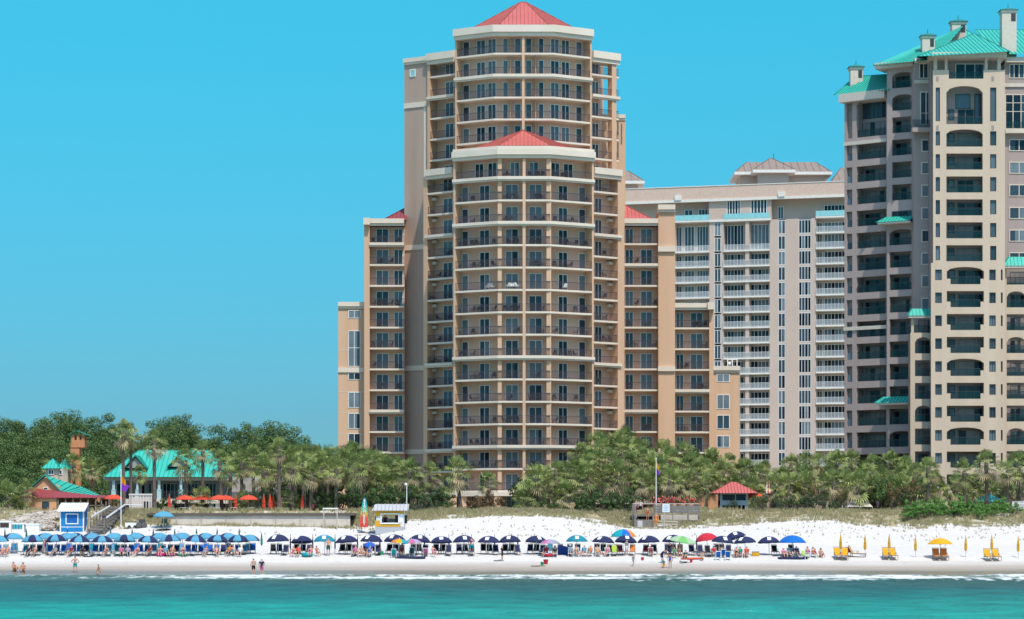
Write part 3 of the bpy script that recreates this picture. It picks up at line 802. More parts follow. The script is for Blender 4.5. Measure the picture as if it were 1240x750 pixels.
awn(R2,1066,1107,ZR(4)+3.15,ZR(4)+4.0,1.6); awn(R2,1063,1104,ZR(12)+3.0,ZR(12)+3.9,1.4)
# R3
R3.pbox(rg,1107,1132,ZPLAT,70,0,8,0)
for j in range(0,8): window(R3,1115.6,1128.6,ZR(j)+.05,ZR(j)+1.75,-.02,RB,R_.choice([G_MID,G_MID,G_CURT]),CREAM,0,fw=.14,sink=None)
window(R3,1114,1128.6,61.2,65.8,-.02,RB,G_MID,CREAM,1,fw=.14,hmull=(.35,)); window(R3,1113,1129,67.6,69.7,-.02,RB,G_MID,CREAM,2,fw=.12)
R3.pbox(rs,1107,1130,66.9,67.4,-.2,.1,0); R3.pbox(rg,1103,1129,60.0,60.6,-1.6,0,0); m = MB(); R3.pbox(m,1103,1129,60.6,61.7,-1.55,-1.5,0); m.build('glass_railing', G_TEAL, RB)
# R3b: low projecting bay with its own roof
R3b = Face(P(1102.5,374.2),P(1130.5,374.2))
o3 = [(ZR(j)+.1,ZR(j)+2.3,.7 if j in (9,15,12) else 0) for j in range(9,16)]
grid_face(rb,R3b,1102.5,1130.5,ZPLAT,ZR(8)-.2,[(1108,1128.5,o3)],.5)
R3b.pbox(rin,1104,1130,ZPLAT,ZR(8)-.4,1.9,3.2,0)
for zb,zt,_ in o3: loggia(R3b,1108,1128.5,zb,zt,1.9,mull=1)
for px in (1103.5,): R3b.pbox(rb,px,px+3,ZR(8)-.2,ZR(8)+2.1,0,.4,0)
loggia(R3b,1108,1128.5,ZR(8)-.2,ZR(8)+2.0,1.9,mull=1)
awn(R3b,1098,1131,ZR(8)+2.1,ZR(8)+3.1,.7)
# R4: the cream projecting bay
main = []
for j in range(0,16):
    low = ZR(j)-.02 - .0
    main.append((ZR(j),ZR(j)+2.2 + (.15 if j in (0,6,10,13) else 0),.6 if j in (0,6,10,13) else 0))
slit = [(ZR(j)+.15,ZR(j)+2.1,0) for j in range(0,6)]
grid_face(rb,R4,1130,1217,ZR(6)+2.9,66.4,[(1133,1138.3,[s for s in slit if s[0]>ZR(6)+2.9]+[(60.9,65.5,0)]),(1146,1190,main[:6]+[(60.5,65.7,.9)]),(1199,1206.5,[s for s in slit if s[0]>ZR(6)+2.9]+[(60.9,65.5,0)])],.5)
sq = [(ZR(j)+.55,ZR(j)+2.0,0) for j in range(6,16)]
grid_face(rb,R4,1127.5,1217,ZPLAT,ZR(6)+2.9,[(1132.5,1140.5,sq),(1146.5,1191.5,main[6:]),(1198,1205.8,sq),(1212,1214.2,sq)],.5)
for p0,p1 in ((1132.5,1140.5),(1198,1205.8),(1212,1214.2)):
    for zb,zt,_ in sq: window(R4,p0,p1,zb,zt,.3,RB,G_DARK,FR_D,1 if p1-p0>3 else 0,sink=rgl)
for p0,p1 in ((1133,1138.3),(1199,1206.5)):
    for zb,zt,_ in [s for s in slit if s[0]>ZR(6)+2.9]+[(60.9,65.5,0)]: window(R4,p0,p1,zb,zt,.3,RB,G_MID,FR_D,0,sink=rgl)
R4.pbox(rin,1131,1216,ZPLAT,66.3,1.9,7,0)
for i,(zb,zt,_) in enumerate(main):
    if i >= 6:
        for a,b in ((1146.5,1151),(1187.5,1191.5)): R4.pbox(rb,a,b,zb-.02,zb+.75,.02,.45,0)
        R4.pbox(rin,1151,1187.5,zb-.5,zb-.02,.1,.45,0)
        loggia(R4,1146.5,1191.5,zb,zt,1.9,g0=1151,g1=1187.5)
    else: loggia(R4,1146,1190,zb,zt,1.9)
loggia(R4,1146,1190,60.5,63.6,1.9); window(R4,1157,1175,62.9,64.9,1.9,RB,G_DARK,FR_W,0,sink=rgl); window(R4,1180,1188,61,64.9,1.85,RB,G_DARK,FR_W,0,sink=rgl)
for z in (66.0,60.3): 
    for px in (1133.5,1200.5):
        R4.pbox(rin,px,px+3.2,z-.65,z-.0,-.02,.1,0) if z < 66 else R4.pbox(rin,px,px+3.2,z+.35,z+1.0,-.02,.1,0)
# top loggia with posts
R4.pbox(rb,1130,1149,66.4,67.9,0,.6,0); R4.pbox(rb,1191,1217,66.4,67.9,0,.6,0)
R4.pbox(rb,1149,1191,66.4,66.7,0,.6,0)
m = MB(); R4.pbox(m,1149,1191,66.7,67.7,.2,.23,0); m.build('glass_railing', G_TEAL, RB)
for px in (1131,1144.5,1193,1208): R4.pbox(rb,px,px+4 if px in(1131,1208) else px+3,67.9,69.6,.1,.5,0)
R4.pbox(rin,1131,1216,66.3,69.6,2.6,7,0); window(R4,1157,1192,66.9,69.2,2.6,RB,G_DARK,FR_W,2,name='sliding_door')
R4.pbox(rs,1128,1219,69.6,70.3,-.25,6,0)
# R5
R5.pbox(rg,1216,1330,ZPLAT,70,0,8,0)
for p0,p1 in ((1222,1246),(1256,1280)):
    for j in range(-0,6): window(R5,p0,p1,ZR(j)+.1,ZR(j)+1.75,-.02,RB,R_.choice([G_MID,G_CURT,G_MID]),CREAM,1,fw=.12)
    window(R5,p0-5,p1,60.6,65.4,-.02,RB,G_DARK,CREAM,2,fw=.12,hmull=(.5,.75)); window(R5,p0,p1,67.6,69.6,-.02,RB,G_DARK,CREAM,3,fw=.12)
R5.pbox(rs,1216,1330,66.4,66.9,-.2,.1,0); R5.pbox(rs,1216,1330,59.9,60.5,-1.0,0,0); m = MB(); R5.pbox(m,1217,1330,60.5,61.5,-.95,-.9,0); m.build('glass_railing', G_TEAL, RB)
R5b = Face(P(1213.5,373.6),P(1262,373.6))
o5 = [(ZR(j)+.1,ZR(j)+2.3,.8 if j in (7,9,13) else 0) for j in range(6,16)]
grid_face(rb,R5b,1217,1262,ZPLAT,ZR(6)+2.5,[(1219,1242,o5),(1244,1258,o5)],.5)
R5b.pbox(rin,1218,1261,ZPLAT,ZR(6)+2.4,1.9,3.4,0)
for zb,zt,_ in o5: loggia(R5b,1219,1242,zb,zt,1.9,mull=2)
awn(R5b,1212,1264,ZR(6)+2.6,ZR(6)+3.9,.9)
# eaves and roofs
def V(px,py,D): return Vector((*P(px,D),ZP(py,D)))
R1.pbox(rs,1019,1074,65.7,66.9,-.8,3,0); R2.pbox(rs,1062,1110,69.6,70.4,-1.0,3,0); R3.pbox(rs,1107,1131,69.7,70.35,-.5,3,0); R5.pbox(rs,1216,1330,69.7,70.4,-.9,3,0)
# low left roof over R1
a,b = V(1010,115,388.5),V(1078,109,380.5); t0,t1 = V(1036,93,392),V(1078,90,387)
seam_roof('roof', [(a,b,t1,t0),(V(1010,115,402),a,t0)], ROOFG, RB, [(a,t0),(t0,t1)])
# roof over R2/R3
a,b = V(1058,79,381),V(1132,72,374.5); t0,t1 = V(1117,55,391),V(1166,32,391)
seam_roof('roof', [(a,b,t1,t0),(V(1058,80,398),a,t0)], ROOFG, RB, [(a,t0),(t0,t1)])
# main hip over R4
a,b = V(1111,68.5,370.6),V(1223,62.5,370.6); t = V(1180,40.5,386)
seam_roof('roof', [(a,b,t),(V(1111,68.5,398),a,t),(b,V(1223,62.5,398),t)], ROOFG, RB, [(a,t),(b,t)])
# long roof over R5 to the right, ridge behind
a,b = V(1214,65.5,375.6),V(1332,65.5,375.6); t0,t1 = V(1180,36.5,392),V(1332,36.5,392)
seam_roof('roof', [(a,b,t1,t0)], ROOFG, RB, [(t0,t1)])
a,b = V(1128,57,392.5),V(1200,57,392.5); t = V(1164,31.5,398)
seam_roof('roof', [(a,b,t),(b,V(1200,57,408),t),(V(1128,57,408),a,t)], ROOFG, RB, [(a,t),(b,t)])
rg.build('grey_wall', GREY, RB); rb.build('cream_wall', BUFF, RB); rs.build_split('eave_trim', SOFF, RB)
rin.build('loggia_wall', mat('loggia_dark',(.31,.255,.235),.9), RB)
o = rgl[0].build('slit_window_frames', FR_D, RB); o['kind']='stuff'; o = rgl[1].build('slit_window_panes', pm, RB); o['kind']='stuff'
def chimney(px0,px1,ytop,ybot,D,dp=1.8):
    x0,x1 = P(px0,D)[0],P(px1,D)[0]; z0,z1 = ZP(ybot,D),ZP(ytop+3,D); m = MB(); m.box(x0,x1,D,D+dp,z0-2,z1)
    m.box(x0-.12,x1+.12,D-.12,D+dp+.12,z1-.35,z1+.002)
    o = m.build('chimney', SOFF, RB)
    c = Vector(((x0+x1)/2,D+dp/2,ZP(ytop,D)+.15)); q = [Vector((x0-.3,D-.3,z1)),Vector((x1+.3,D-.3,z1)),Vector((x1+.3,D+dp+.3,z1)),Vector((x0-.3,D+dp+.3,z1))]
    k = MB()
    for i in range(4): k.add([q[i],q[(i+1)%4],c],[(0,1,2)])
    k.add(q,[(3,2,1,0)]); k.tube(c,c+Vector((0,0,.5)),.05)
    k.build('chimney_cap', mat('cap_green',(.02,.20,.17),.5), o)
    s = MB(); s.box(x0+(x1-x0)*.62,x1-.12,D-.02,D+.3,z1-1.6,z1-.5); s.build('flue_louvre', FR_D, o)
chimney(1030,1045,78,108,389); chimney(1117,1132,40,66,381); chimney(1153,1170,23,40,391); chimney(1213.5,1231,9,55,377,2.0)
# ================================================================== vegetation
LEAFG = mat('palm_green', (.045,.085,.02), .55, island=(.40,.45,.15), spec=.2, trans=.06)
LEAFD = mat('palm_dry', (.26,.20,.11), .7, island=(.42,.34,.19))
TRUNK = mat('palm_trunk', (.17,.135,.11), .95, col2=(.10,.08,.065), scale=6, bump=.6, bscale=9)
def palm_crown(seed, n=46, size=1.0, skirt=True):
    r = random.Random(seed); g = MB()
    for i in range(n):
        az = i*2.39996+r.uniform(-.3,.3); t = i/(n-1)
        el = rad(82-156*t**1.1+r.uniform(-10,10)); dry = el < rad(-30) and (r.random() < .8 if skirt else r.random() < .3)
        g.cur = 1 if dry else 0
        d = Vector((math.cos(az)*math.cos(el), math.sin(az)*math.cos(el), math.sin(el)))
        L = (1.05+r.uniform(-.15,.2))*size
        p0 = Vector((0,0,-.25*t)); p1 = p0+d*L+Vector((0,0,-.10*L*math.cos(el)))
        g.tube(p0,p1,.022,.015,3,cap=False)
        side = d.cross(Vector((0,0,1)))
        side = Vector((1,0,0)) if side.length < .05 else side.normalized()
        up = side.cross(d).normalized()
        tw = r.uniform(-.5,.5); side, up = side*math.cos(tw)+up*math.sin(tw), up*math.cos(tw)-side*math.sin(tw)
        fv = [p1]; ff = []; nl = 12; fl = (1.0+r.uniform(-.15,.15))*size
        for j in range(nl):
            a = (j/(nl-1)-.5)*rad(205)
            q = (d*math.cos(a)+side*math.sin(a)).normalized()
            q = (q + up*(.10+.12*abs(math.sin(a)))).normalized()
            l = fl*(1-.25*abs(a)/1.8)
            w = q.cross(up).normalized()*(.052*size)
            m = p1+q*l*.6; e = p1+q*l+Vector((0,0,-.32*l*(.5+r.random())))
            fv += [m-w,m+w,e]; k0 = 1+3*j; ff += [(0,k0,k0+1),(k0,k0+2,k0+1)]
        g.add(fv,ff)
    return g
CROWNS = []
def crown_mesh(g):
    o = g.build('crown', [LEAFG,LEAFD]); return o
PALM_VAR = [(11,32,1.0),(12,36,1.08),(13,30,.95),(14,34,1.12),(15,30,.9),(16,36,1.0)]
pc = []
for s,n,z in PALM_VAR:
    o = palm_crown(s,n,z).build('crown',[LEAFG,LEAFD]); pc.append(o.data); bpy.data.objects.remove(o)
pt_ = []
for i in range(4):
    m = MB(); r = random.Random(40+i); b = r.uniform(-.25,.25); b2 = r.uniform(-.2,.2)
    pts = [(b*math.sin(t*1.6),b2*t*t,t) for t in [q/7 for q in range(8)]]
    rs = [.24,.19,.175,.165,.16,.165,.19,.21]
    for q in range(7): m.tube((pts[q][0],pts[q][1],pts[q][2]),(pts[q+1][0],pts[q+1][1],pts[q+1][2]),rs[q],rs[q+1],8)
    o = m.build('trunk',TRUNK); pt_.append((o.data,(b*math.sin(1.6),b2))); bpy.data.objects.remove(o)
npalm = [0]
def palm(px, pytop, D, label, group=None, sc=1.0, py_base=None):
    i = npalm[0]; npalm[0] += 1
    x,y = P(px,D); zb = gz(x,y)-.05; zt = ZP(pytop,D); hz = max(1.2, zt-1.55*sc-zb)
    t = thing('sabal_palm', label, 'palm tree', (x,y,zb), group)
    me,(bx,by) = pt_[i%4]
    o = bpy.data.objects.new('trunk', me); COL.objects.link(o); o.parent = t; o.scale = (1.25*sc**.5,1.25*sc**.5,hz)
    c = bpy.data.objects.new('crown', pc[i%6]); COL.objects.link(c); c.parent = t
    c.location = (bx*1.25*sc**.5,by*1.25*sc**.5,hz); c.rotation_euler = (R_.uniform(-.08,.08),R_.uniform(-.08,.08),R_.uniform(0,6.28)); s_ = sc*R_.uniform(.92,1.06); c.scale = (s_,s_,s_)
    return t
# single palms one can pick out: px, top of crown, distance, scale, label
for px,py,D,s,l in [
    (8,583,346,1.25,'bushy palm at the left edge beside the pale rocks'),(31,580,349,1.0,'palm standing left of the orange gabled restaurant'),
    (61,558,372,1.0,'dry-crowned palm behind the small turret of the restaurant'),(92,549,358,1.0,'palm crown across the middle of the orange brick chimney tower'),
    (112,553,366,1.1,'palm just right of the orange chimney tower'),
    (150,509,352,1.05,'tallest palm, rising above the left end of the clubhouse roof'),
    (158,514,355,.9,'tall palm leaning close behind the tallest palm'),(171,563,361,.7,'short palm before the left dormer of the clubhouse'),
    (187,519,344,1.15,'tall palm in front of the clubhouse between its two dormers'),(226,544,345,1.05,'palm in front of the right dormer of the clubhouse'),
    (245,531,353,1.0,'palm crossing the right half of the clubhouse roof'),(269,545,346,1.0,'palm at the right end of the clubhouse roof'),
    (279,560,349,.95,'palm behind the overlapping red umbrellas'),
    (246,590,345,1.0,'squat young palm behind the red patio umbrellas'),(292,595,346,.75,'low shaggy palm right of the red patio umbrellas'),(352,594,345,.85,'grey-green young palm between the closed red umbrellas'),
    (338,527,343,1.15,'tall leaning palm in front of the dark grove, left of the goal frame'),
    (497,555,346,1.05,'palm just right of the yellow kiosk and its lamp post'),(521,560,349,.95,'palm before the colonnade of the tan tower'),(558,553,344,1.2,'broad yellow-green palm before the foot of the tan tower'),(590,570,345,.95,'small palm by the red-leaved shrub at the tower foot'),
    (650,563,346,1.05,'palm at the right end of the tower colonnade'),(672,556,349,1.05,'palm before the low beige pavilion'),
    (1017,545,354,1.05,'palm standing before the white balconies of the pink block'),
    (1168,556,345,1.1,'palm before the cream front of the right high rise'),(1195,545,349,1.15,'tall palm in front of the cream bay, over the teal hut roof'),(1219,556,347,1.1,'palm near the right edge above the white fence'),(1237,549,350,1.1,'palm cut by the right edge of the photo'),
    (1124,552,345,1.1,'palm at the left corner of the cream high rise')]:
    palm(px,py,D,l,sc=s)
def grove(tab, x0, x1, dx, rows, label, group, sc=(.95,1.3)):
    for r,(D,dy) in enumerate(rows):
        x = x0+(r%2)*dx/2
        while x <= x1:
            q = x+R_.uniform(-.3,.3)*dx
            palm(q, lerp(tab,q)+dy+R_.uniform(-4,8), D+R_.uniform(-2,2), label, group, R_.uniform(*sc)); x += dx
grove([(290,538),(330,545),(360,528),(400,537),(440,533),(480,548)],298,335,19,[(352,6),(361,0)],'sabal palm packed in the grove behind the closed red umbrellas','palms behind the closed red umbrellas')
grove([(290,538),(345,536),(372,540),(400,540),(425,534),(450,540),(470,550)],352,484,20,[(345,16),(350,8),(357,2),(364,0)],'sabal palm packed in the grove behind the yellow kiosk','palms behind the yellow kiosk')
grove([(500,570),(620,572)],508,540,30,[(356,10)],'slim palm in the shade at the foot of the tan tower','palms at the foot of the tan tower')
grove([(630,570),(690,545),(720,520),(740,516),(770,524),(800,535),(840,538),(866,545)],640,715,20,[(347,28),(353,16),(358,8)],'sabal palm crowding the low beige pavilion','palms round the low pavilion')
grove([(690,545),(715,522),(740,516),(770,524),(800,533),(840,538),(866,545)],712,862,20,[(347,34),(352,20),(358,9),(364,0)],'sabal palm packed above the boardwalk deck','palms above the boardwalk deck')
grove([(866,545),(900,552),(940,548),(990,550),(1020,548),(1060,548),(1100,552),(1130,556)],868,1012,21,[(352,22),(357,10),(362,0)],'sabal palm in the row behind the red roofed gazebo','palms behind the red gazebo')
grove([(866,545),(1020,548),(1060,548),(1100,548),(1130,556)],1016,1132,21,[(347,22),(353,9),(358,0)],'sabal palm in the row below the grey high rise wing','palms below the grey wing')
grove([(1150,565),(1250,556)],1152,1262,22,[(354,14)],'sabal palm behind the front palms near the right edge','palms near the right edge')

# --- broadleaf trees and shrubs: crowns made of many small leaf faces in clumps
def leaf_crown(seed, rx, ry, rz, clumps, per, leaf, flat=.5):
    r = random.Random(seed); g = MB()
    for c in range(clumps):
        while True:
            p = Vector((r.uniform(-1,1),r.uniform(-1,1),r.uniform(-.75,1)))
            if .35 < p.length < 1: break
        p = p*(.6+.4*p.length); k = Vector((p.x*rx,p.y*ry,p.z*rz)); cr = r.uniform(.20,.36)*min(rx,rz)
        for i in range(per):
            d = Vector((r.gauss(0,1),r.gauss(0,1),r.gauss(0,1))).normalized()
            q = k+Vector((d.x*cr,d.y*cr,d.z*cr*.75))*r.uniform(.75,1.0)
            n = (d+Vector((r.uniform(-.4,.4),r.uniform(-.4,.4),.25+r.uniform(-.2,.5)))).normalized()
            a = n.orthogonal().normalized(); b = n.cross(a); t = r.uniform(0,6.28)
            a,b = a*math.cos(t)+b*math.sin(t), b*math.cos(t)-a*math.sin(t); s = leaf*r.uniform(.6,1.3)
            g.add([q-a*s,q-b*s*.5,q+a*s,q+b*s*.5],[(0,1,2,3)])
    return g
OAK = mat('oak_leaf', (.04,.085,.022), .6, island=(.14,.215,.065), spec=.25, trans=.2)
BARK = mat('bark_grey', (.13,.105,.09), .95, col2=(.08,.065,.055), scale=3)
oc = []
for i in range(5):
    o = leaf_crown(60+i,5.6,5.2,4.6,64,150,.17).build('crown',OAK); oc.append(o.data); bpy.data.objects.remove(o)
m = MB(); m.path([(0,0,0),(.15,0,.35),(-.1,.1,.7),(0,0,1)],[.045,.035,.026,.012])
def branchy(seed):
    r = random.Random(seed); m = MB()
    m.path([(0,0,0),(.15,.05,3),(-.1,.1,6),(0,0,9)],[.38,.30,.24,.14])
    for i in range(7):
        a = r.uniform(0,6.28); z = r.uniform(4.5,8); L = r.uniform(2,4)
        m.path([(0,0,z),(math.cos(a)*L*.5,math.sin(a)*L*.5,z+1.2),(math.cos(a)*L,math.sin(a)*L,z+2)],[.14,.09,.04],5)
    return m
ot = []
for i in range(3):
    o = branchy(i).build('trunk',BARK); ot.append(o.data); bpy.data.objects.remove(o)
nt_ = [0]
def oak(px, pytop, D, label, group, sc=1.0):
    i = nt_[0]; nt_[0] += 1
    x,y = P(px,D); zb = ZPLAT; zt = ZP(pytop,D); hz = zt-4.6*sc*.92-zb
    t = thing('live_oak', label, 'tree', (x,y,zb), group)
    o = bpy.data.objects.new('trunk', ot[i%3]); COL.objects.link(o); o.parent = t; o.scale = (sc,sc,max(.3,(hz+1.0)/9))
    c = bpy.data.objects.new('crown', oc[i%5]); COL.objects.link(c); c.parent = t; c.location = (0,0,hz); c.rotation_euler = (0,0,R_.uniform(0,6.28)); c.scale = (sc,sc,sc*R_.uniform(.9,1.05))
TOP = [(-30,500),(0,503),(20,507),(50,506),(75,502),(92,512),(115,504),(136,521),(165,531),(190,516),(214,502),(238,520),(262,530),(285,511),(310,509),(330,513),(350,521),(375,534),(392,541),(410,545),(450,552)]
for D,dy,dx,gr,la in ((500,0,26,'trees on the skyline of the wood','dark oak on the skyline of the wood behind the restaurant'),(470,17,30,'trees in the middle of the wood','dark oak in the middle of the wood left of the tan tower'),(445,36,32,'trees at the front of the wood','dark oak at the front of the wood behind the green roofs'),(425,58,34,'low trees at the foot of the wood','low dark tree at the foot of the wood')):
    x = -32
    while x < 446:
        q = x+R_.uniform(-4,4); s = 1.0*(D/500)*R_.uniform(.85,1.15)
        oak(q, lerp(TOP,q)+dy+R_.uniform(-1,5), D+R_.uniform(-6,6), la, gr, s); x += dx
for px,py,l in ((214,500,'tallest round-headed oak behind the right half of the clubhouse roof'),(76,501,'oak crown left of the orange chimney tower top'),(116,503,'oak crown right of the orange chimney tower top')):
    oak(px,py,488,l,None,.95)
SH = mat('shrub_green', (.035,.075,.020), .55, island=(.085,.14,.04), spec=.25, trans=.2)
SHB = mat('seagrape_green', (.07,.165,.028), .5, island=(.165,.33,.07), spec=.3, trans=.25)
SHR = mat('shrub_red', (.17,.07,.035), .6, island=(.12,.12,.05), trans=.2)
SHO = mat('oleander', (.05,.085,.04), .6, island=(.10,.13,.06), trans=.2)
sm = []
for i in range(4):
    o = leaf_crown(80+i,1.5,1.2,1.05,16,70,.085).build('foliage',SH); sm.append(o.data); bpy.data.objects.remove(o)
sw = MB()
for i in range(6):
    a = i*1.05; sw.path([(.1*math.cos(a),.1*math.sin(a),0),(.5*math.cos(a),.5*math.sin(a),.6),(.9*math.cos(a),.8*math.sin(a),1.2)],[.04,.03,.015],5)
so_ = sw.build('stem',BARK); STEM = so_.data; bpy.data.objects.remove(so_)
ns = [0]
def shrub(px, pyc, D, w, h, label, group=None, m=None):      # centre row, half width and half height in metres
    i = ns[0]; ns[0] += 1; x,y = P(px,D); zc = ZP(pyc,D); zb = gz(x,y)-.1
    t = thing('shrub', label, 'shrub', (x,y,zb), group)
    o = bpy.data.objects.new('foliage', sm[i%4]); COL.objects.link(o); o.parent = t; o.location = (0,0,zc-zb); o.scale = (w/1.45,w/1.45,h/1.0); o.rotation_euler=(0,0,R_.uniform(0,6.28))
    if m: setmat(o,m)
    s = bpy.data.objects.new('stem', STEM); COL.objects.link(s); s.parent = t; s.scale = (w/1.45,w/1.45,max(.2,(zc-zb)/1.1))
    return t
def bank(x0,x1,dx,yc,D,w,h,label,group,m=None,jy=4):
    x = x0
    while x <= x1:
        shrub(x+R_.uniform(-.25,.25)*dx, yc+R_.uniform(-jy,jy), D+R_.uniform(-1.5,1.5), w*R_.uniform(.8,1.25), h*R_.uniform(.8,1.25), label, group, m if not isinstance(m,list) else R_.choice(m)); x += dx
bank(382,540,9,606,343.5,1.9,1.5,'green shrub in the thicket behind the yellow kiosk','thicket behind the yellow kiosk',[SH,SH,SHO])
USH = mat('understory_shaded',(.012,.032,.010),.6,island=(.035,.075,.022),spec=.2,trans=.15)  # leaf colour darkened to paint in the shaded gaps at trunk level
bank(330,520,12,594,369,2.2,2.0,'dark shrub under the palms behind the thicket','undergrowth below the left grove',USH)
bank(500,544,13,617,342.5,.9,.6,'low green shrub at the tower colonnade','shrubs at the tower colonnade',[SH,SHO])
bank(628,690,15,616,342.5,1.2,.8,'low green shrub beside the low beige pavilion','shrubs beside the low pavilion',[SH,SHO])
bank(706,764,9,609,341.5,1.7,1.6,'dense green shrub left of the boardwalk deck','shrubs left of the boardwalk deck',SH)
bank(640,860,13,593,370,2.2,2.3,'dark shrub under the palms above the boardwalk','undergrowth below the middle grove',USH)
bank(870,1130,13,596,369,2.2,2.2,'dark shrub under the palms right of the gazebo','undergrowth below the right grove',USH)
bank(945,1012,11,610,343,1.3,1.0,'grey-green shrub before the striped awning building','shrubs before the striped awnings',[SHO,SHO,SH])
bank(1052,1092,10,604,345,1.8,2.0,'dark green shrub beside the beige tent','shrubs beside the beige tent',[SH,OAK])
bank(1100,1228,7,616,339.5,1.6,1.15,'bright green sea grape below the right high rise','sea grapes below the right high rise',SHB,3)
bank(1098,1215,11,622,338,1.3,.8,'low bright green sea grape at the dune edge','low sea grapes at the dune edge',SHB,2)
bank(1150,1250,14,598,362,1.9,2.0,'dark shrub behind the teal hut roof','shrubs behind the teal hut',[SH,OAK])
for px,py,w,h,l in ((578,611,1.9,1.5,'large red-leaved shrub at the foot of the tan tower'),(598,608,1.7,1.5,'pink flowering shrub right of the red-leaved one'),(1082,600,1.6,1.5,'reddish shrub right of the beige tent'),(1104,597,1.3,1.5,'rusty red shrub behind the bright sea grapes'),(588,616,1.0,.8,'small dark green shrub between the red-leaved ones')):
    shrub(px,py,342.6,w,h,l,None,SHR if 'red' in l or 'pink' in l else SH)
shrub(921,607,340,1.3,1.0,'rounded green shrub at the right corner of the gazebo'); shrub(884,612,345,.9,.9,'small shrub beside the gazebo posts')
bank(178,230,13,606,349,1.0,1.1,'leafy plant in the patio before the clubhouse','patio plants',[SH,SHO]); bank(120,140,9,607,352,1.0,1.0,'leafy plant beside the flag pole patio','plants by the flag pole',[SH,SHO])
bank(296,330,11,606,347,1.0,1.3,'leafy plant between the red patio umbrellas','plants between the red umbrellas',[SHO,SH])
bank(-8,30,10,612,347,1.2,1.3,'dusty green shrub under the palms at the left edge','shrubs at the left edge',[SHO,SH])

# --- dune grass
def dune_grass():
    r = random.Random(5); g = MB()
    n = 0
    while n < 15000:
        px = r.uniform(-30,1270); y = r.uniform(322,343) if r.random() > .06 else r.uniform(316,333)
        x = (px-620)/FPX*y; z = gz(x,y); py = HZ-(z-HC)*FPX/y; e = lerp(EDGE,620+x*FPX/333)
        d = (e-py); cl = 1.6*noise.noise((x*.35,y*.35,11))+1.0*noise.noise((x*1.1,y*1.1,4))
        want = (.6 if px < 880 else .30) if d > 3 else (.2 if d > -1 else (.013 if (px > 600 and px < 760) or px > 930 else .004))
        if px < 120: want *= .25
        if 205 < px < 420 and d > 3: want *= .35
        if r.random() > want*(1+1.4*cl): continue
        n += 1
        for b in range(5):
            h = r.uniform(.2,.58)*(1 if d > 0 else .6); a = r.uniform(0,6.28); l = r.uniform(.1,.45)*h; ox,oy = r.uniform(-.12,.12),r.uniform(-.12,.12); w = .022
            p = Vector((x+ox,y+oy,z-.03)); m = p+Vector((math.cos(a)*l*.35,math.sin(a)*l*.35,h*.6)); q = p+Vector((math.cos(a)*l,math.sin(a)*l,h))
            s = Vector((w,w*.4,0)); g.add([p-s,p+s,m+s*.8,m-s*.8,q],[(0,1,2,3),(3,2,4)])
    return g.build('dune_grass', mat('dune_blade',(.18,.185,.075),.7,island=(.46,.38,.23),trans=.2))
tag(dune_grass(),'dry green and straw coloured grass on the dune crest','grass',kind='stuff')
# ================================================================== low buildings and structures behind the beach
def simple(name): return MB()
PEACH = mat('stucco_peach', (.62,.335,.18), .9, col2=(.56,.30,.16), scale=.5)
WOODG = mat('wood_grey', (.23,.20,.175), .9, col2=(.15,.13,.115), scale=3)
WOODL = mat('wood_pale', (.50,.43,.35), .9, col2=(.40,.34,.28), scale=3)
WHITE = mat('paint_white', (.80,.80,.79), .6); BLACK = mat('dark_void', (.02,.02,.022), .8)
TEALP = mat('paint_paleteal', (.40,.58,.60), .7)
# orange restaurant (left)
D = 352
RS = thing('restaurant', 'orange gabled restaurant with green roof, turret and tall brick chimney tower', 'restaurant', (*P(80,D),ZPLAT))
X = lambda px,D=352: P(px,D)[0]
m = MB(); z0 = ZPLAT-1.5
pts = [(X(37),z0),(X(73),z0),(X(73),ZP(590,D)),(X(54),ZP(578,D)),(X(37),ZP(592,D))]
def gable(m, pts, y0, y1):
    n = len(pts); v = [(x,y0,z) for x,z in pts]+[(x,y1,z) for x,z in pts]
    return m.add(v,[tuple(range(n)),tuple(range(2*n-1,n-1,-1))]+[((i+1)%n,i,n+i,n+(i+1)%n) for i in range(n)])
gable(m,pts,D,D+12)
m.box(X(37)+.003,X(73),D-2.9,D+.1,z0,ZP(603.2,D)); gable(m,[(X(73),z0),(X(128),z0),(X(128),ZP(605,D)),(X(73),ZP(590,D))],D+2.5,D+12)
m.build('wall', PEACH, RS)
ra = Vector((X(31),D-.3,ZP(596,D))); rb_ = Vector((X(54.5),D-.3,ZP(575.5,D))); rc = V(131,604.3,D-1.2)
by = Vector((0,13,0))
seam_roof('roof', [(ra,ra+by,rb_+by,rb_),(V(73,594.5,D-.32),rc,V(101,590.5,D+6),rb_)], ROOFG, RS, [(ra-Vector((0,.05,0)),rb_-Vector((0,.05,0))),(rb_-Vector((0,.05,0)),V(73,594.5,D-.37))])
ms = [Vector((X(26),D-3.2,ZP(603.5,D))),Vector((X(146),D-3.2,ZP(603.5,D))),Vector((X(128),D+2.4,ZP(599.5,D))),Vector((X(76),D-.05,ZP(597.5,D))),Vector((X(38),D-.05,ZP(591,D)))]
seam_roof('porch_roof', [(ms[0],ms[1],ms[2],ms[3],ms[4])], ROOFM, RS)
m = MB()
for px in (75,84,93,102,111,120,127): m.box(X(px)-.08,X(px)+.08,D-3.0,D-2.84,ZPLAT-.8,ZP(604,D))
m.box(X(75),X(128),D-3.0,D-2.92,ZPLAT+.0,ZPLAT+.12); m.box(X(75),X(128),D-3.0,D-2.92,ZPLAT+.75,ZPLAT+.85)
m.build('porch_posts', WOODG, RS)
m = MB(); m.box(X(74),X(128),D-3.1,D+2.4,ZPLAT-.9,ZPLAT-.1); m.build('porch_deck', WOODG, RS)
F = Face(P(37,D-2.9),P(73,D-2.9))
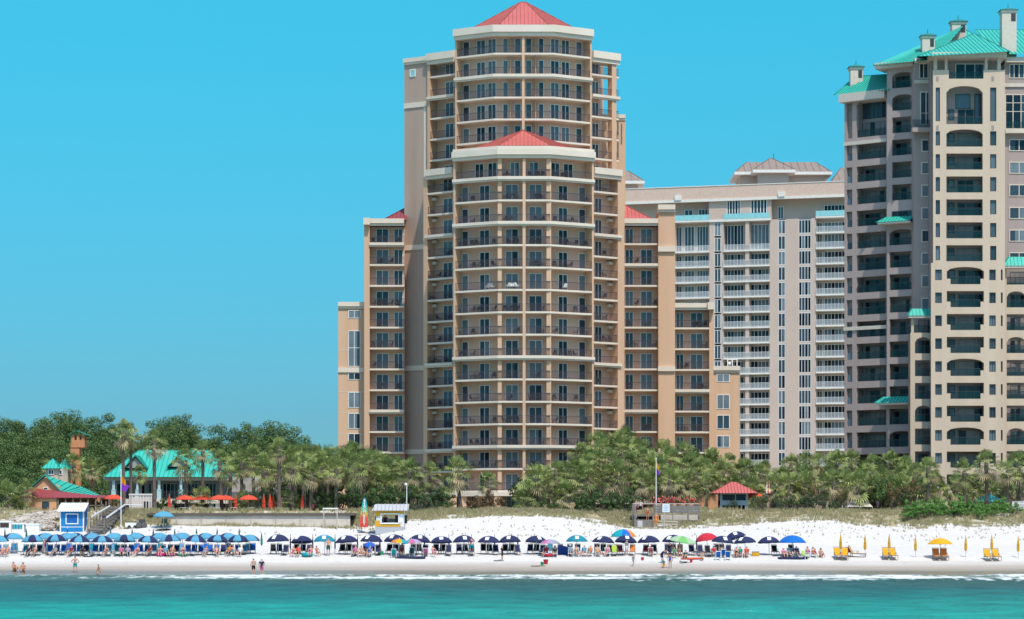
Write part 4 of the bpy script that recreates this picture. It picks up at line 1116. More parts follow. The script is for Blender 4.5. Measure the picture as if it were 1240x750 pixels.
window(F,51,59.5,ZP(616.5,D),ZP(608,D),-.02,RS,G_MID,FR_D,1); F = Face(P(37,D),P(73,D)); window(F,52.5,58.5,ZP(593.5,D),ZP(590,D),-.02,RS,G_MID,WHITE,0)
# turret
TD = 356; tz0 = ZP(590,TD); tz1 = ZP(567.5,TD)
m = MB(); m.box(X(55,TD),X(70.5,TD),TD,TD+3,tz0-2,tz1); m.box(X(70.5,TD)+.002,X(81,TD),TD+.6,TD+3,tz0-2,tz1)
o = m.build('turret', mat('siding_sand',(.50,.45,.36),.9), RS)
def pyr(x0,x1,y0,y1,ze,zt):
    a,b,c,d = Vector((x0,y0,ze)),Vector((x1,y0,ze)),Vector((x1,y1,ze)),Vector((x0,y1,ze)); t = Vector(((x0+x1)/2,(y0+y1)/2,zt))
    return [(a,b,t),(b,c,t),(c,d,t),(d,a,t)]
seam_roof('turret_roof', pyr(X(51,TD),X(72.5,TD),TD-.5,TD+3.5,tz1,ZP(555,TD))+pyr(X(67,TD),X(83.5,TD),TD+.6,TD+4.2,tz1,ZP(555.5,TD)), ROOFG, o, step=.45)
F = Face(P(55,TD),P(81,TD)); window(F,58.5,65.5,ZP(575,TD),ZP(568.8,TD),-.03,RS,G_MID,WHITE,1); 
F = Face((X(70,TD),TD+.6),(X(81,TD),TD+.6)); window(F,71.5,75.5,ZP(575,TD),ZP(569,TD),-.03,RS,G_MID,WHITE,0)
# chimney tower
CD = 362; m = MB(); m.box(X(85.5,CD),X(96,CD),CD,CD+1.6,ZPLAT,ZP(537,CD))
x0,x1 = X(86.5,CD),X(102.5,CD); m.box(x0,x1,CD-.1,CD+1.8,ZP(542,CD),ZP(533,CD))
for a,b in ((x0,x0+.4),(x1-.4,x1),((x0+x1)/2-.15,(x0+x1)/2+.2)): m.box(a,b,CD-.098,CD+.3,ZP(533,CD),ZP(527,CD)); m.box(a,b,CD+1.4,CD+1.798,ZP(533,CD),ZP(527,CD))
pass
o = m.build('chimney_tower', mat('brick_orange',(.55,.24,.115),.9,col2=(.46,.19,.09),scale=3), RS)
zc = ZP(527.5,CD); xm = X(93.5,CD)
seam_roof('chimney_cap', [(Vector((x0-.5,CD+2.2,zc)),Vector((x0-.5,CD-.5,zc)),Vector((xm,CD-.5,ZP(522,CD))),Vector((xm,CD+2.2,ZP(522,CD)))),(Vector((x1+.5,CD-.5,zc)),Vector((x1+.5,CD+2.2,zc)),Vector((xm,CD+2.2,ZP(522,CD))),Vector((xm,CD-.5,ZP(522,CD))))], ROOFG, o, step=.5)

# clubhouse with seafoam roof
D = 372; X2 = lambda px,D=372: P(px,D)[0]
CL = thing('clubhouse', 'long clubhouse with seafoam green hipped roof, two gabled dormers and white veranda columns', 'clubhouse', (*P(200,D),ZPLAT))
ze = ZP(578,D); zr = ZP(545.5,D+7)
a,b = Vector((X2(127),D-1,ze)),Vector((X2(276),D-1,ze)); c,d_ = Vector((X2(276),D+15,ze)),Vector((X2(127),D+15,ze)); r0,r1 = Vector((X2(160),D+7,zr)),Vector((X2(247),D+7,zr))
seam_roof('roof', [(a,b,r1,r0),(b,c,r1),(c,d_,r0,r1),(d_,a,r0)], ROOFG, CL, [(a,r0),(b,r1),(r0,r1)], step=.6)
def dormer(pl,pr,pk,y0,y1,yd):
    p,q,k = Vector((X2(pl),yd,ZP(y0,yd))),Vector((X2(pr),yd,ZP(y0,yd))),Vector((X2(pk),yd,ZP(y1,yd)))
    bk = Vector((0,6,0)); m = MB(); m.add([p+Vector((.3,.3,.1)),q+Vector((-.3,.3,.1)),k+Vector((0,.3,-.3)),p+bk,q+bk,k+bk],[(0,1,2),(5,4,3),(0,3,4,1)])
    o = m.build('dormer', mat('gable_grey',(.33,.33,.32),.9), CL)
    seam_roof('dormer_roof', [(p,p+bk,k+bk,k),(q+bk,q,k,k+bk)], ROOFG, o, [(p,k),(q,k)], step=.5)
dormer(149,178,163.5,567.5,551.5,D+.2); dormer(201,229,214.5,566,552.5,D+.6)
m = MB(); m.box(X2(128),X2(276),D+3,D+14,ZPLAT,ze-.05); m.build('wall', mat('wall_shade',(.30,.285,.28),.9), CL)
m = MB(); m.box(X2(126),X2(345),D-.4,D+.4,ZP(582,D),ze-.02); m.box(X2(276)+.01,X2(345),D+1.5,D+12,ZP(604,D),ZP(581,D)); m.build('side_wing', mat('fascia_grey',(.42,.39,.37),.9), CL)
m = MB(); m.box(X2(128),X2(276),D-.8,D+3,ZP(610,D),ZP(604.5,D)); m.build('veranda_slab', mat('slab_beige',(.60,.55,.47),.9), CL)
for px in (138,167,193,219.5,246):
    m = MB(); x = X2(px); m.box(x-.28,x+.28,D-.5,D+.1,ZP(604.4,D),ZP(594,D)); m.box(x-.17,x+.17,D-.4,D,ZP(594,D),ZP(582.1,D)); m.box(x-.32,x+.32,D-.54,D+.14,ZP(594.2,D),ZP(593.2,D)); m.build('column', TEALP, CL)
F = Face((X2(128),D+3),(X2(276),D+3))
for p0,p1,mu_ in ((141,148,0),(152,158,0),(171,176,0),(179,184,0),(197,216,3),(223,240,3),(249,262,2)): window(F,p0,p1,ZP(604,D),ZP(584.5,D),-.03,CL,G_DARK,TEALP,mu_,name='veranda_door')
m = MB(); 
for px0,px1 in ((140,165),(196,217),(222,244)):
    rail_bars(m,[(X2(px0),D-.3),(X2(px1),D-.3)],ZP(604.4,D),1.0,.15,.03)
m.build('veranda_railing', FR_D, CL)
m = MB()
for px in (208,230,256,264): m.box(X2(px)-.3,X2(px)+.3,D-.5,D+.3,ZPLAT-.2,ZP(610,D))
m.build('lower_pier', WHITE, CL)
m = MB(); m.box(X2(190),X2(270),D+2.9,D+3.2,ZPLAT,ZP(610,D)); m.build('lower_glazing', G_DARK, CL)

# patio retaining wall with dark deck edge
D = 337.4; m = MB(); X3 = lambda px,D=337.4: P(px,D)[0]
RW = thing('retaining_wall', 'long pale retaining wall with a dark deck edge below the red umbrellas', 'wall', (*P(310,D),5.5))
m.box(X3(204),X3(424),D,D+.4,4.5,ZP(624.5,D)); m.build('wall', mat('wall_sand',(.60,.53,.45),.9,col2=(.50,.43,.36),scale=1.2), RW)
m = MB(); m.box(X3(178),X3(430),D-.25,D+9,ZP(624.4,D),ZP(621.5,D)); m.build('deck_edge', mat('deck_brown',(.12,.10,.085),.9), RW)
zd = ZP(621.5,D)
m = MB(); 
for px in range(214,424,30): m.box(X3(px)-.07,X3(px)+.07,D-.1,D-.0,5,ZP(624.5,D))
m.build('wall_batten', mat('batten_sand',(.45,.39,.33),.9), RW)
# white arbour / lattice screen beside it
AB = thing('lattice_arbour', 'white lattice arbour with a dark doorway right of the flag pole', 'arbour', (*P(170,343),ZPLAT))
D = 343; m = MB(); x0,x1 = P(157,D)[0],P(183.5,D)[0]; za,zb = ZP(622.5,D),ZP(600,D)
for i in range(9): x = x0+(x1-x0)*i/8; m.box(x-.05,x+.05,D,D+.1,za,zb)
for i in range(10): z = za+(zb-za)*(i+1)/10; m.box(x0,P(172,D)[0] if i<6 else x1,D+.02,D+.08,z-.06,z+.06)
m.box(x0-.1,x1+.1,D-.05,D+.15,zb,zb+.2); m.build('lattice', mat('lattice_pink',(.70,.62,.57),.8), AB)
m = MB(); m.box(x0,x1,D+1.8,D+2,za,zb-.3); m.build('back_screen', mat('screen_blush',(.62,.50,.45),.9), AB)
m = MB(); m.box(P(173,D)[0],P(179.5,D)[0],D+.11,D+.2,za,ZP(606.5,D)); m.build('doorway', BLACK, AB)
# goal frame
GF_ = at(392,640); m = MB(); g2 = at(408,642)
FRM = thing('goal_frame', 'plain white post and beam frame standing on the sand', 'frame', GF_)
for q in (GF_,g2):
    m = MB(); m.tube(q-Vector((0,0,.2)),(q.x,GF_.y,ZP(616,GF_.y)),.07,n=8); m.build('post', WOODL, FRM)
m = MB(); m.bar((GF_.x-.1,GF_.y,ZP(616,GF_.y)),(g2.x+.1,GF_.y,ZP(616,GF_.y)),.12,.14); m.build('crossbar', WHITE, FRM)

# kiosks
def kiosk_blue():
    q = at(87,644.5); D = q.y; k = D/FPX; L = thing('blue_kiosk', 'bright blue beach hut with white ribbed roof and shuttered window', 'kiosk', q)
    bx = lambda px: (px-620)*k
    z0,z1 = q.z-.2, ZP(618,D); x0,x1 = bx(73),bx(101)
    BL = mat('paint_blue',(.01,.21,.50),.6,col2=(.01,.18,.44),scale=1); m = MB(); m.box(x0,x1,D,D+3,z0,z1); m.build('wall',BL,L)
    m = MB()
    for a in (x0-.06,x1-.06): m.box(a,a+.14,D-.05,D+.12,z0,z1)
    m.box(x0,x1,D-.04,D+.02,ZP(638.8,D),ZP(638,D)); m.build('corner_trim',WHITE,L)
    f = MB(); a,b,c,e = bx(79.5),bx(95),ZP(635,D),ZP(622,D)
    for s in ((a,b,c,c+.12),(a,b,e-.12,e),(a,a+.12,c+.12,e-.12),(b-.12,b,c+.12,e-.12)): f.box(s[0],s[1],D-.07,D+.02,s[2],s[3])
    o = f.build('window_frame',WHITE,L); f = MB()
    n = 7
    for i in range(n): zz = c+.13+(e-c-.26)*i/n; f.hexa([(a+.12,D-.06,zz),(b-.12,D-.06,zz),(b-.12,D-.02,zz),(a+.12,D-.02,zz),(a+.12,D-.03,zz+(e-c-.26)/n),(b-.12,D-.03,zz+(e-c-.26)/n),(b-.12,D,zz+(e-c-.26)/n),(a+.12,D,zz+(e-c-.26)/n)])
    f.build('shutter',mat('shutter_blue',(.008,.12,.40),.6),o)
    e0,e1,t0,t1 = Vector((bx(69),D-.5,ZP(619.6,D))),Vector((bx(103.2),D-.5,ZP(619.6,D))),Vector((bx(71.3),D+1.6,ZP(609,D))),Vector((bx(105),D+1.6,ZP(609,D)))
    seam_roof('roof',[(e0,e1,t1,t0),(e1+Vector((0,4.2,0)),e0+Vector((0,4.2,0)),t0,t1)],mat('roof_white',(.78,.79,.80),.5),L,step=.32)
    m = MB(); m.add([(x0,D,z1),(x0,D+3,z1),(x0,D+1.6,ZP(610,D))],[(0,1,2)]); m.add([(x1,D,z1),(x1,D+3,z1),(x1,D+1.6,ZP(610,D))],[(2,1,0)]); m.build('gable',BL,L)
kiosk_blue()
def kiosk_yellow():
    q = at(471,645); D = q.y; k = D/FPX; L = thing('yellow_kiosk', 'yellow and white rental kiosk with open serving window and pale shingle roof', 'kiosk', q)
    bx = lambda px: (px-620)*k; GR = mat('kiosk_grey',(.42,.42,.44),.8); YL = mat('kiosk_yellow',(.64,.33,.02),.6)
    x0,x1 = bx(454.5),bx(489.5); zb,zs,zw,zt = q.z-.2,ZP(638,D),ZP(633.5,D),ZP(619,D)
    m = MB(); m.box(x0,x1,D,D+2.6,zb,zs); m.build('base',GR,L)
    m = MB(); m.box(x0,bx(485),D-.03,D+.1,zs,zw); m.box(x0,x1,D-.02,D+.1,ZP(622.4,D),zt); m.box(x0,bx(460),D-.018,D+.1,ZP(625.5,D),ZP(622.4,D)); m.box(x0,bx(460),D-.018,D+.1,zw,ZP(630.5,D)); m.build('yellow_panel',YL,L)
    m = MB(); m.box(x0,bx(461),D,D+.12,zw,ZP(622.4,D)); m.box(bx(483),x1,D,D+.12,zs,ZP(622.4,D)); m.box(x0,x1,D+2.5,D+2.6,zs,ZP(628,D)); m.box(x0,x0+.1,D,D+2.6,zs,zt); m.box(x1-.1,x1,D+.01,D+2.6,zs,zt)
    m.build('wall',mat('kiosk_pale',(.62,.64,.66),.8),L)
    f = MB(); a,b,c,e = bx(461),bx(483.5),zw-.02,ZP(621.8,D)
    for s in ((a-.1,b,c-.1,c+.06),(a,b,e-.12,e),(a-.02,a+.12,c,e-.12),(b-.12,b+.02,c,e-.12)): f.box(s[0],s[1],D-.12,D+.05,s[2],s[3])
    f.build('serving_window',WHITE,L)
    m = MB(); m.box(bx(478),bx(482),D+.9,D+1.4,zw-.4,ZP(624,D)); m.box(a,b,D+.3,D+.8,zw-.5,zw-.05); m.build('shelf',mat('shelf_dark',(.08,.07,.08),.8),L)
    e0,e1,t0,t1 = Vector((bx(450.5),D-.5,ZP(618.6,D))),Vector((bx(494),D-.5,ZP(618.6,D))),Vector((bx(453.5),D+1.3,ZP(610.5,D))),Vector((bx(495),D+1.3,ZP(610.5,D)))
    seam_roof('roof',[(e0,e1,t1,t0),(e1+Vector((0,3.6,0)),e0+Vector((0,3.6,0)),t0,t1)],mat('shingle_pale',(.50,.50,.51),.8,col2=(.36,.37,.38),scale=7),L,step=.45)
    m = MB(); m.box(bx(489.7),bx(493),D+.5,D+.6,ZP(634,D),ZP(624,D)); m.build('side_flap',BLACK,L)
    m = MB(); m.box(bx(484.5),bx(487.5),D-.03,D,ZP(632,D),ZP(622.5,D)); m.build('notice_board',WHITE,L)
    p = Vector((bx(466),D+.75,zs)); return p
KP = kiosk_yellow()
# feather flag
q = at(438.5,645.5); D = q.y; k = D/FPX
FF_ = thing('feather_flag', 'tall teal to red feather banner with white lettering beside the yellow kiosk', 'flag', q)
m = MB(); pp = [Vector((q.x-.05,D,q.z-.2)),Vector((q.x-.02,D,ZP(625,D))),Vector((q.x+.25,D,ZP(606,D))),Vector(((441.5-620)*k,D,ZP(601,D)))]; m.path(pp,[.04,.035,.025,.012],6); m.box(q.x-.5,q.x+1.6,D-.3,D+.5,q.z-.06,q.z+.06); m.build('pole',FR_D,FF_)
prof = [(638.5,435.5,445.5),(630,435.8,445.8),(622,437,445.2),(614,438,444.6),(607,439,444),(602.5,440.2,442.8)]
sg = MB(); n = 12
for (y0,a0,b0),(y1,a1,b1) in zip(prof,prof[1:]):
    for j in range(6):
        for yy in (0,):
            t0,t1 = j/6,(j+1)/6; w_ = lambda t: .05*math.sin(t*9)
            A=lambda a,b,t,y:((a+(b-a)*t-620)*k, D-.06+w_(t), ZP(y,D))
            sg.add([A(a0,b0,t0,y0),A(a0,b0,t1,y0),A(a1,b1,t1,y1),A(a1,b1,t0,y1)],[(0,1,2,3)])
mm = bpy.data.materials.new('banner_gradient'); mm.use_nodes=True; N_=mm.node_tree.nodes; L_=mm.node_tree.links
ge=N_.new('ShaderNodeNewGeometry'); s_=N_.new('ShaderNodeSeparateXYZ'); r_=N_.new('ShaderNodeMapRange'); cr=N_.new('ShaderNodeValToRGB'); L_.new(ge.outputs['Position'],s_.inputs[0]); L_.new(s_.outputs['Z'],r_.inputs[0])
r_.inputs[1].default_value=ZP(638.5,D); r_.inputs[2].default_value=ZP(602.5,D); L_.new(r_.outputs[0],cr.inputs[0]); L_.new(cr.outputs[0],N_['Principled BSDF'].inputs['Base Color']); N_['Principled BSDF'].inputs['Roughness'].default_value=.7
for i,(t,c) in enumerate([(0,(.60,.05,.04)),(.32,(.62,.10,.05)),(.45,(.62,.40,.08)),(.55,(.20,.45,.18)),(.72,(.02,.38,.34)),(1,(.02,.16,.25))]):
    e = cr.color_ramp.elements[i] if i<2 else cr.color_ramp.elements.new(t); e.position=t; e.color=(*c,1)
sg.build('banner',mm,FF_)
def text(s, loc, size, m, parent, rz=0, spacing=1.0, name='lettering', vertical=False, bold=True):
    cu = bpy.data.curves.new(name,'FONT'); cu.body = '\n'.join(s) if vertical else s; cu.size = size; cu.align_x='CENTER'; cu.align_y='CENTER'; cu.extrude=.01; cu.space_line=spacing; cu.offset=.012 if bold else 0
    o = bpy.data.objects.new(name,cu); COL.objects.link(o); o.rotation_euler=(rad(90),0,rz)
    dg = bpy.context.evaluated_depsgraph_get(); me = bpy.data.meshes.new_from_object(o.evaluated_get(dg)); bpy.data.objects.remove(o)
    o = bpy.data.objects.new(name,me); COL.objects.link(o); me.materials.clear(); me.materials.append(m); o.rotation_euler=(rad(90),0,rz)
    o.parent = parent; o.location = Vector(loc)-Vector(parent['_base']); return o
text('BEACH',((441.4-620)*k,D-.16,ZP(613,D)),.40,WHITE,FF_,vertical=True,spacing=.82); text('SET',((441-620)*k,D-.16,ZP(630,D)),.52,WHITE,FF_,vertical=True,spacing=.85)
# flag poles
def flagpole(px, pyb, pyt, flags, label, D=None):
    q = at(px,pyb) if D is None else Vector((*P(px,D),ZP(pyb,D))); D = q.y; L = thing('flag_pole',label,'flag pole',q)
    m = MB(); m.tube(q-Vector((0,0,.3)),(q.x,D,ZP(pyt,D)),.07,.04,8); m.lathe([(.08,0),(.1,.05),(.02,.14)],8,(q.x,D,ZP(pyt,D))); m.build('pole',WHITE,L)
    for col,pts,nm in flags:
        m = MB(); w0 = pts; n=6
        for i in range(n):
            a,b = i/n,(i+1)/n; f = lambda t,e: ((w0[e][0]+(w0[e][2]-w0[e][0])*t-620)/FPX*D, D-.05+.12*math.sin(t*7), ZP(w0[e][1]+(w0[e][3]-w0[e][1])*t,D))
            m.add([f(a,0),f(b,0),f(b,1),f(a,1)],[(0,1,2,3)])
        m.build('flag',mat('flag_'+nm,col,.7,trans=.3),L,label=nm+' warning flag')
flagpole(146.5,640,570,[((.75,.30,.02),((147,576,152,582),(147,585,153,590)),'orange'),((.30,.05,.55),((147,585,157,588),(147,593,153,596)),'purple')],'white pole with orange and purple flags beside the timber ramp')
flagpole(794.5,636,556,[((.75,.45,.02),((795,559,798.5,566),(795,567,798,571)),'yellow'),((.22,.04,.5),((795,567,799,572),(795,573,798.5,576)),'purple')],'pole with yellow and purple flags rising behind the boardwalk deck',D=337)
q = Vector((*P(492.5,341),0)); q.z = gz(q.x,q.y); m = MB(); LP = thing('lamp_post','slim white lamp post behind the yellow kiosk','lamp post',q)
m.tube(q,(q.x,q.y,ZP(589,q.y)),.07,.05,8); m.build('post',WHITE,LP); m = MB(); z=ZP(588.5,q.y); m.lathe([(.05,0),(.17,.05),(.20,.2),(.10,.34),(.02,.36)],10,(q.x-.1,q.y,z)); m.build('lantern',WHITE,LP)

# riprap, timber steps, boxes at the left
def rocks():
    r = random.Random(3); g = MB()
    for i in range(620):
        px = r.uniform(3,102)
        t = (px-3)/99; top = 630-10*min(1,(px-3)/45); py = r.uniform(top,640) if px < 66 else r.uniform(618,627)
        D = 341-(py-618)*.42; x,y = P(px,D); z = ZP(py,D); s = r.uniform(.12,.42)
        b = bmesh.new(); bmesh.ops.create_icosphere(b,subdivisions=1,radius=s)
        rot = Matrix.Rotation(r.uniform(0,6),3,'Z')
        vs = [Vector((x,y,z))+rot@Vector((v.co.x*1.3*(1+.35*noise.noise(v.co*3+Vector((i,0,0)))),v.co.y*(1+.3*noise.noise(v.co*3+Vector((0,i,0)))),v.co.z*.62)) for v in b.verts]
        g.add(vs,[tuple(v.index for v in f.verts) for f in b.faces]); b.free()
    o = g.build('rubble_stones', mat('rubble',(.52,.46,.39),.9,island=(.32,.26,.21)))
    tag(o,'pale jumbled rubble stones below the orange restaurant','rubble',kind='stuff')
rocks()
def crate(px0,px1,py0,py1,dark,label):
    q = at((px0+px1)/2,py1); D=q.y; k=D/FPX; x0,x1=(px0-620)*k,(px1-620)*k; z0,z1=q.z-.1,ZP(py0,D)
    L = thing('storage_box',label,'storage box',q); m=MB(); m.box(x0,x1,D,D+1.6,z0,z1); m.box(x0-.06,x1+.06,D-.06,D+1.66,z1-.12,z1+.04); m.build('body',WHITE,L)
    if dark: 
        a,b,c,e,mt = dark; m=MB(); m.box((a-620)*k,(b-620)*k,D-.05,D+.05,ZP(e,D),ZP(c,D)); o=m.build('panel',mt,L)
        f=MB(); 
        for u in (0,.33,.66,1): xx=(a-620)*k+((b-a)*k)*u; f.box(xx-.03,xx+.03,D-.08,D-.0,ZP(e,D),ZP(c,D))
        f.build('panel_frame',FR_D,o)
crate(-12,13.5,631.5,645,(0.5,10.5,633.5,639,mat('panel_brown',(.06,.035,.03),.7)),'white storage box with brown slatted front at the left edge')
crate(14.5,29,634,645.5,(15.5,26.5,635.5,640.5,mat('panel_aqua',(.05,.35,.45),.5)),'white storage box with an aqua picture panel')
crate(31,47,634.5,645.5,None,'plain white storage box before the rubble stones')
crate(61.5,72,616,624,None,'small white cabinet against the orange restaurant') if False else None
q = at(159,640.5); D=q.y; k=D/FPX; L = thing('utility_trailer','white box trailer with a dark open top on the upper beach','trailer',q); m=MB(); x0,x1=(151.5-620)*k,(168-620)*k
m.box(x0,x1,D,D+1.5,q.z+.15,ZP(633,D)); m.build('body',WHITE,L); m=MB(); m.box(x0+.1,x1-.2,D+.1,D+1.4,ZP(633,D)-.02,ZP(632,D)); m.build('cargo',BLACK,L)
for dx in (.5,1.2):
    m=MB(); m.tube((x0+dx,D-.1,q.z+.2),(x0+dx,D+.12,q.z+.2),.2,n=12); m.build('wheel',BLACK,L)
q = at(171,640); L = thing('beach_cart','dark grey beach wheelchair with balloon tyres beside the white trailer','cart',q)
for dx,dy,r_ in ((-.3,0,.36),(.35,0,.36),(.1,.9,.28)):
    m=MB(); m.lathe([(r_*.55,-.13),(r_*.9,-.11),(r_,0),(r_*.9,.11),(r_*.55,.13)],14); 
    m.v=[(q.x+dx+v[0],q.y+dy+v[2],q.z+r_+v[1]) for v in m.v]; m.build('wheel',mat('tyre_grey',(.10,.10,.10),.8),L)
m=MB(); m.box(q.x-.4,q.x+.4,q.y+.1,q.y+.8,q.z+.5,q.z+.58); m.box(q.x-.4,q.x+.4,q.y+.7,q.y+.8,q.z+.58,q.z+1.1); m.build('seat',mat('seat_dark',(.07,.075,.08),.8),L)
# timber ramp left
RM = thing('timber_ramp','grey timber ramp with white handrails climbing to the restaurant','boardwalk',at(122,644)); 
m=MB(); A0=Vector((*P(104,329),ZP(641,329))); 
def seg(m,p,q_,w,h): m.bar(p,q_,w,h)
a=V(100,643,327); a1=V(112,626,331); b1=V(134,612,340)
for i in range(9):
    t=i/8; p=V(108+26*t,640-26*t,328+12*t); m.box(p.x-.1,p.x+2.0,p.y,p.y+1.4,p.z-.25,p.z)
m.build('deck',WOODG,RM)
m=MB()
for y in (0,2.0):
    for i in range(8):
        t=i/7; p=V(106+26*t,640-26*t,328+12*t); m.box(p.x+y-.06,p.x+y+.06,p.y,p.y+.12,p.z-.8,p.z+1.1)
    p=V(106,640,328); r_=V(132,614,340)
m.build('post',WOODG,RM)
m=MB()
for p,r_ in (((111,626,329),(133,613,340)),((129,627,329),(152,611,340)),((152,611,340),(172,611.5,342))): m.bar(V(*p),V(*r_),.12,.16)
m.build('handrail',WHITE,RM)
m=MB()
for j in range(3):
    p=V(129,628+j*4,329.2); r_=V(151,613+j*3.6,340); m.bar(p,r_,.06,.5)
m.build('side_boards',WOODG,RM)
ST = thing('timber_steps','short pale timber steps at the foot of the grey ramp','steps',at(112,644)); 
for i in range(4):
    m=MB(); p=at(112,644.5); x0,x1=P(104.5,p.y)[0],P(121,p.y)[0]; m.box(x0,x1,p.y+i*.3,p.y+i*.3+.34,p.z+.28*i,p.z+.28*i+.09); m.build('tread',WOODL,ST)
m=MB(); p=at(112,644.5)
for px in (104.5,121): 
    x=P(px,p.y)[0]; m.bar((x,p.y-.05,p.z),(x,p.y+1.2,p.z+1.15),.09,.22); m.box(x-.06,x+.06,p.y+1.1,p.y+1.22,p.z,p.z+1.9)
m.build('stringer',WOODL,ST)
for px,col,l in ((126,(.015,.04,.22),'blue wheeled bin between the ramp handrails'),(134,(.02,.22,.10),'green wheeled bin at the foot of the dune grass')):
    q=at(px,636.5); m=MB(); L=thing('wheeled_bin',l,'bin',q); s=1
    m.hexa([(q.x-.25,q.y-.25,q.z),(q.x+.25,q.y-.25,q.z),(q.x+.25,q.y+.25,q.z),(q.x-.25,q.y+.25,q.z),(q.x-.33,q.y-.33,q.z+1),(q.x+.33,q.y-.33,q.z+1),(q.x+.33,q.y+.33,q.z+1),(q.x-.33,q.y+.33,q.z+1)]); m.build('body',mat('bin_'+l[:4],col,.5),L)
    m=MB(); m.box(q.x-.36,q.x+.36,q.y-.38,q.y+.36,q.z+1.002,q.z+1.08); m.build('lid',MATS['bin_'+l[:4]],L)

# boardwalk deck, sign
BW = thing('boardwalk_deck','weathered grey boardwalk deck with railings and a ramp down to the sand','boardwalk',at(790,641))
D=336; X4=lambda px,D=336: P(px,D)[0]; zk=ZP(623,D)
m=MB(); m.box(X4(766),X4(846.5),D,D+6,zk-.25,zk); m.build('deck',WOODG,BW)
for a,b in ((792,814),(814,833),(833,847)):
    m=MB(); 
    for j in range(3): m.box(X4(a)+.06,X4(b)-.06,D-.05,D+.02,zk+.18+j*.32,zk+.42+j*.32)
    m.build('rail_panel',mat('board_greyblue',(.20,.19,.195),.9,col2=(.13,.125,.13),scale=4),BW)
m=MB(); 
for a,b in ((800,814),(815,832),(834,845)): m.box(X4(a),X4(b),D-.12,D-.02,zk-.75,zk-.05)
m.build('skirt_board',WOODL,BW)
m=MB(); 
for px in (766.5,792,814,833,846.5): m.box(X4(px)-.09,X4(px)+.09,D-.09,D+.09,zk-2.6,zk+1.25)
m.build('post',WOODG,BW)
m=MB(); m.box(X4(766),X4(847),D-.14,D+.1,zk+1.25,zk+1.35); m.build('handrail',WOODL,BW)
# lower landing
D2=334; zl=ZP(640,D2); m=MB(); m.box(X4(769,D2),X4(791,D2),D2-.02,D2+1.9,zl-.3,ZP(629.5,D2)); m.build('landing_wall',WOODG,BW)
m=MB(); m.box(X4(772,D2),X4(778,D2),D2-.06,D2,ZP(639,D2),ZP(630.8,D2)); m.build('pale_panel',mat('panel_pale',(.50,.47,.47),.8),BW)
m=MB(); m.box(X4(768,D2),X4(770,D2),D2-.1,D2+.1,zl-.3,ZP(612,D2)); m.box(X4(790,D2),X4(791.5,D2),D2-.1,D2+.1,zl-.5,ZP(624,D2)); m.box(X4(821.5,D2),X4(823,D2),D2-.1,D2+.1,zl-.3,ZP(630.5,D2)); m.build('landing_post',WOODG,BW)
m=MB()
for j in range(3): m.bar(V(797,631.2+j*3.4,D2),V(822,632+j*3.2,D2),.06,.16)
m.build('ramp_rail',WOODL,BW)
m=MB(); m.bar(V(796,640.5,D2+.7),V(823,640.5,D2+.7),1.4,.12); m.build('ramp_floor',WOODL,BW)
m=MB(); m.bar(V(767,611,D+1),V(771,628,D2),.10,.14); m.build('slanted_rail',WOODG,BW)
SG = thing('notice_sign','square white beach notice on a thin post before the boardwalk','sign',at(804.5,640.5)); q=at(804.5,640.5); D=min(q.y,333.2); k=D/FPX
m=MB(); m.tube((q.x,D,q.z-.3),(q.x,D,ZP(611,D)),.05,n=8); m.build('post',WOODL,SG); m=MB(); m.box((802-620)*k,(811-620)*k,D-.09,D-.05,ZP(620.5,D),ZP(610.5,D)); o=m.build('board',mat('sign_bluewhite',(.60,.66,.70),.5),SG)
m=MB()
for j,wd in enumerate((5,6.5,4.5,6)): m.box((806.5-wd/2-620)*k,(806.5+wd/2-620)*k,D-.096,D-.088,ZP(613+j*1.9,D),ZP(612.2+j*1.9,D))
m.build('faded_print',mat('print_grey',(.36,.42,.47),.6),o)

# gazebo
D=345; X5=lambda px,D=345: P(px,D)[0]; GZ=thing('beach_gazebo','raised grey-blue gazebo with coral red hipped roof','gazebo',(*P(890,D),ZPLAT))
BG=mat('paint_bluegrey',(.30,.36,.40),.8); x0,x1=X5(872),X5(906)
seam_roof('roof',[(Vector((X5(861),D-1,ZP(597.5,D))),Vector((X5(917.5),D-1,ZP(597.5,D))),Vector((X5(892),D+2,ZP(583.5,D))),Vector((X5(887),D+2,ZP(583.5,D)))),
 (Vector((X5(917.5),D-1,ZP(597.5,D))),Vector((X5(917.5),D+5,ZP(597.5,D))),Vector((X5(892),D+2,ZP(583.5,D)))),(Vector((X5(861),D+5,ZP(597.5,D))),Vector((X5(861),D-1,ZP(597.5,D))),Vector((X5(887),D+2,ZP(583.5,D)))),
 (Vector((X5(917.5),D+5,ZP(597.5,D))),Vector((X5(861),D+5,ZP(597.5,D))),Vector((X5(887),D+2,ZP(583.5,D))),Vector((X5(892),D+2,ZP(583.5,D))))],ROOFR,GZ,step=.4)
m=MB(); m.box(x0,x1,D,D+3.6,ZP(612,D),ZP(606.2,D)); m.box(x0,x0+.3,D+.002,D+3.6,ZPLAT-.2,ZP(597,D)); m.box(x1-.3,x1,D+.002,D+3.6,ZPLAT-.2,ZP(597,D)); m.box(X5(890),X5(891.2),D,D+.15,ZP(606,D),ZP(597,D)); m.box(x0,x1,D,D+.3,ZP(598.6,D),ZP(597,D)); m.build('frame_wall',BG,GZ)
m=MB(); m.box(x0+.3,x1-.3,D+.12,D+.2,ZP(606.1,D),ZP(598.7,D)); m.build('insect_screen',G_DARK,GZ)
m=MB()
for px in (879,884,888,893,898,903): m.box(X5(px)-.09,X5(px)+.09,D+.1,D+.3,ZPLAT-.2,ZP(612,D))
m.build('stilts',WOODL,GZ)
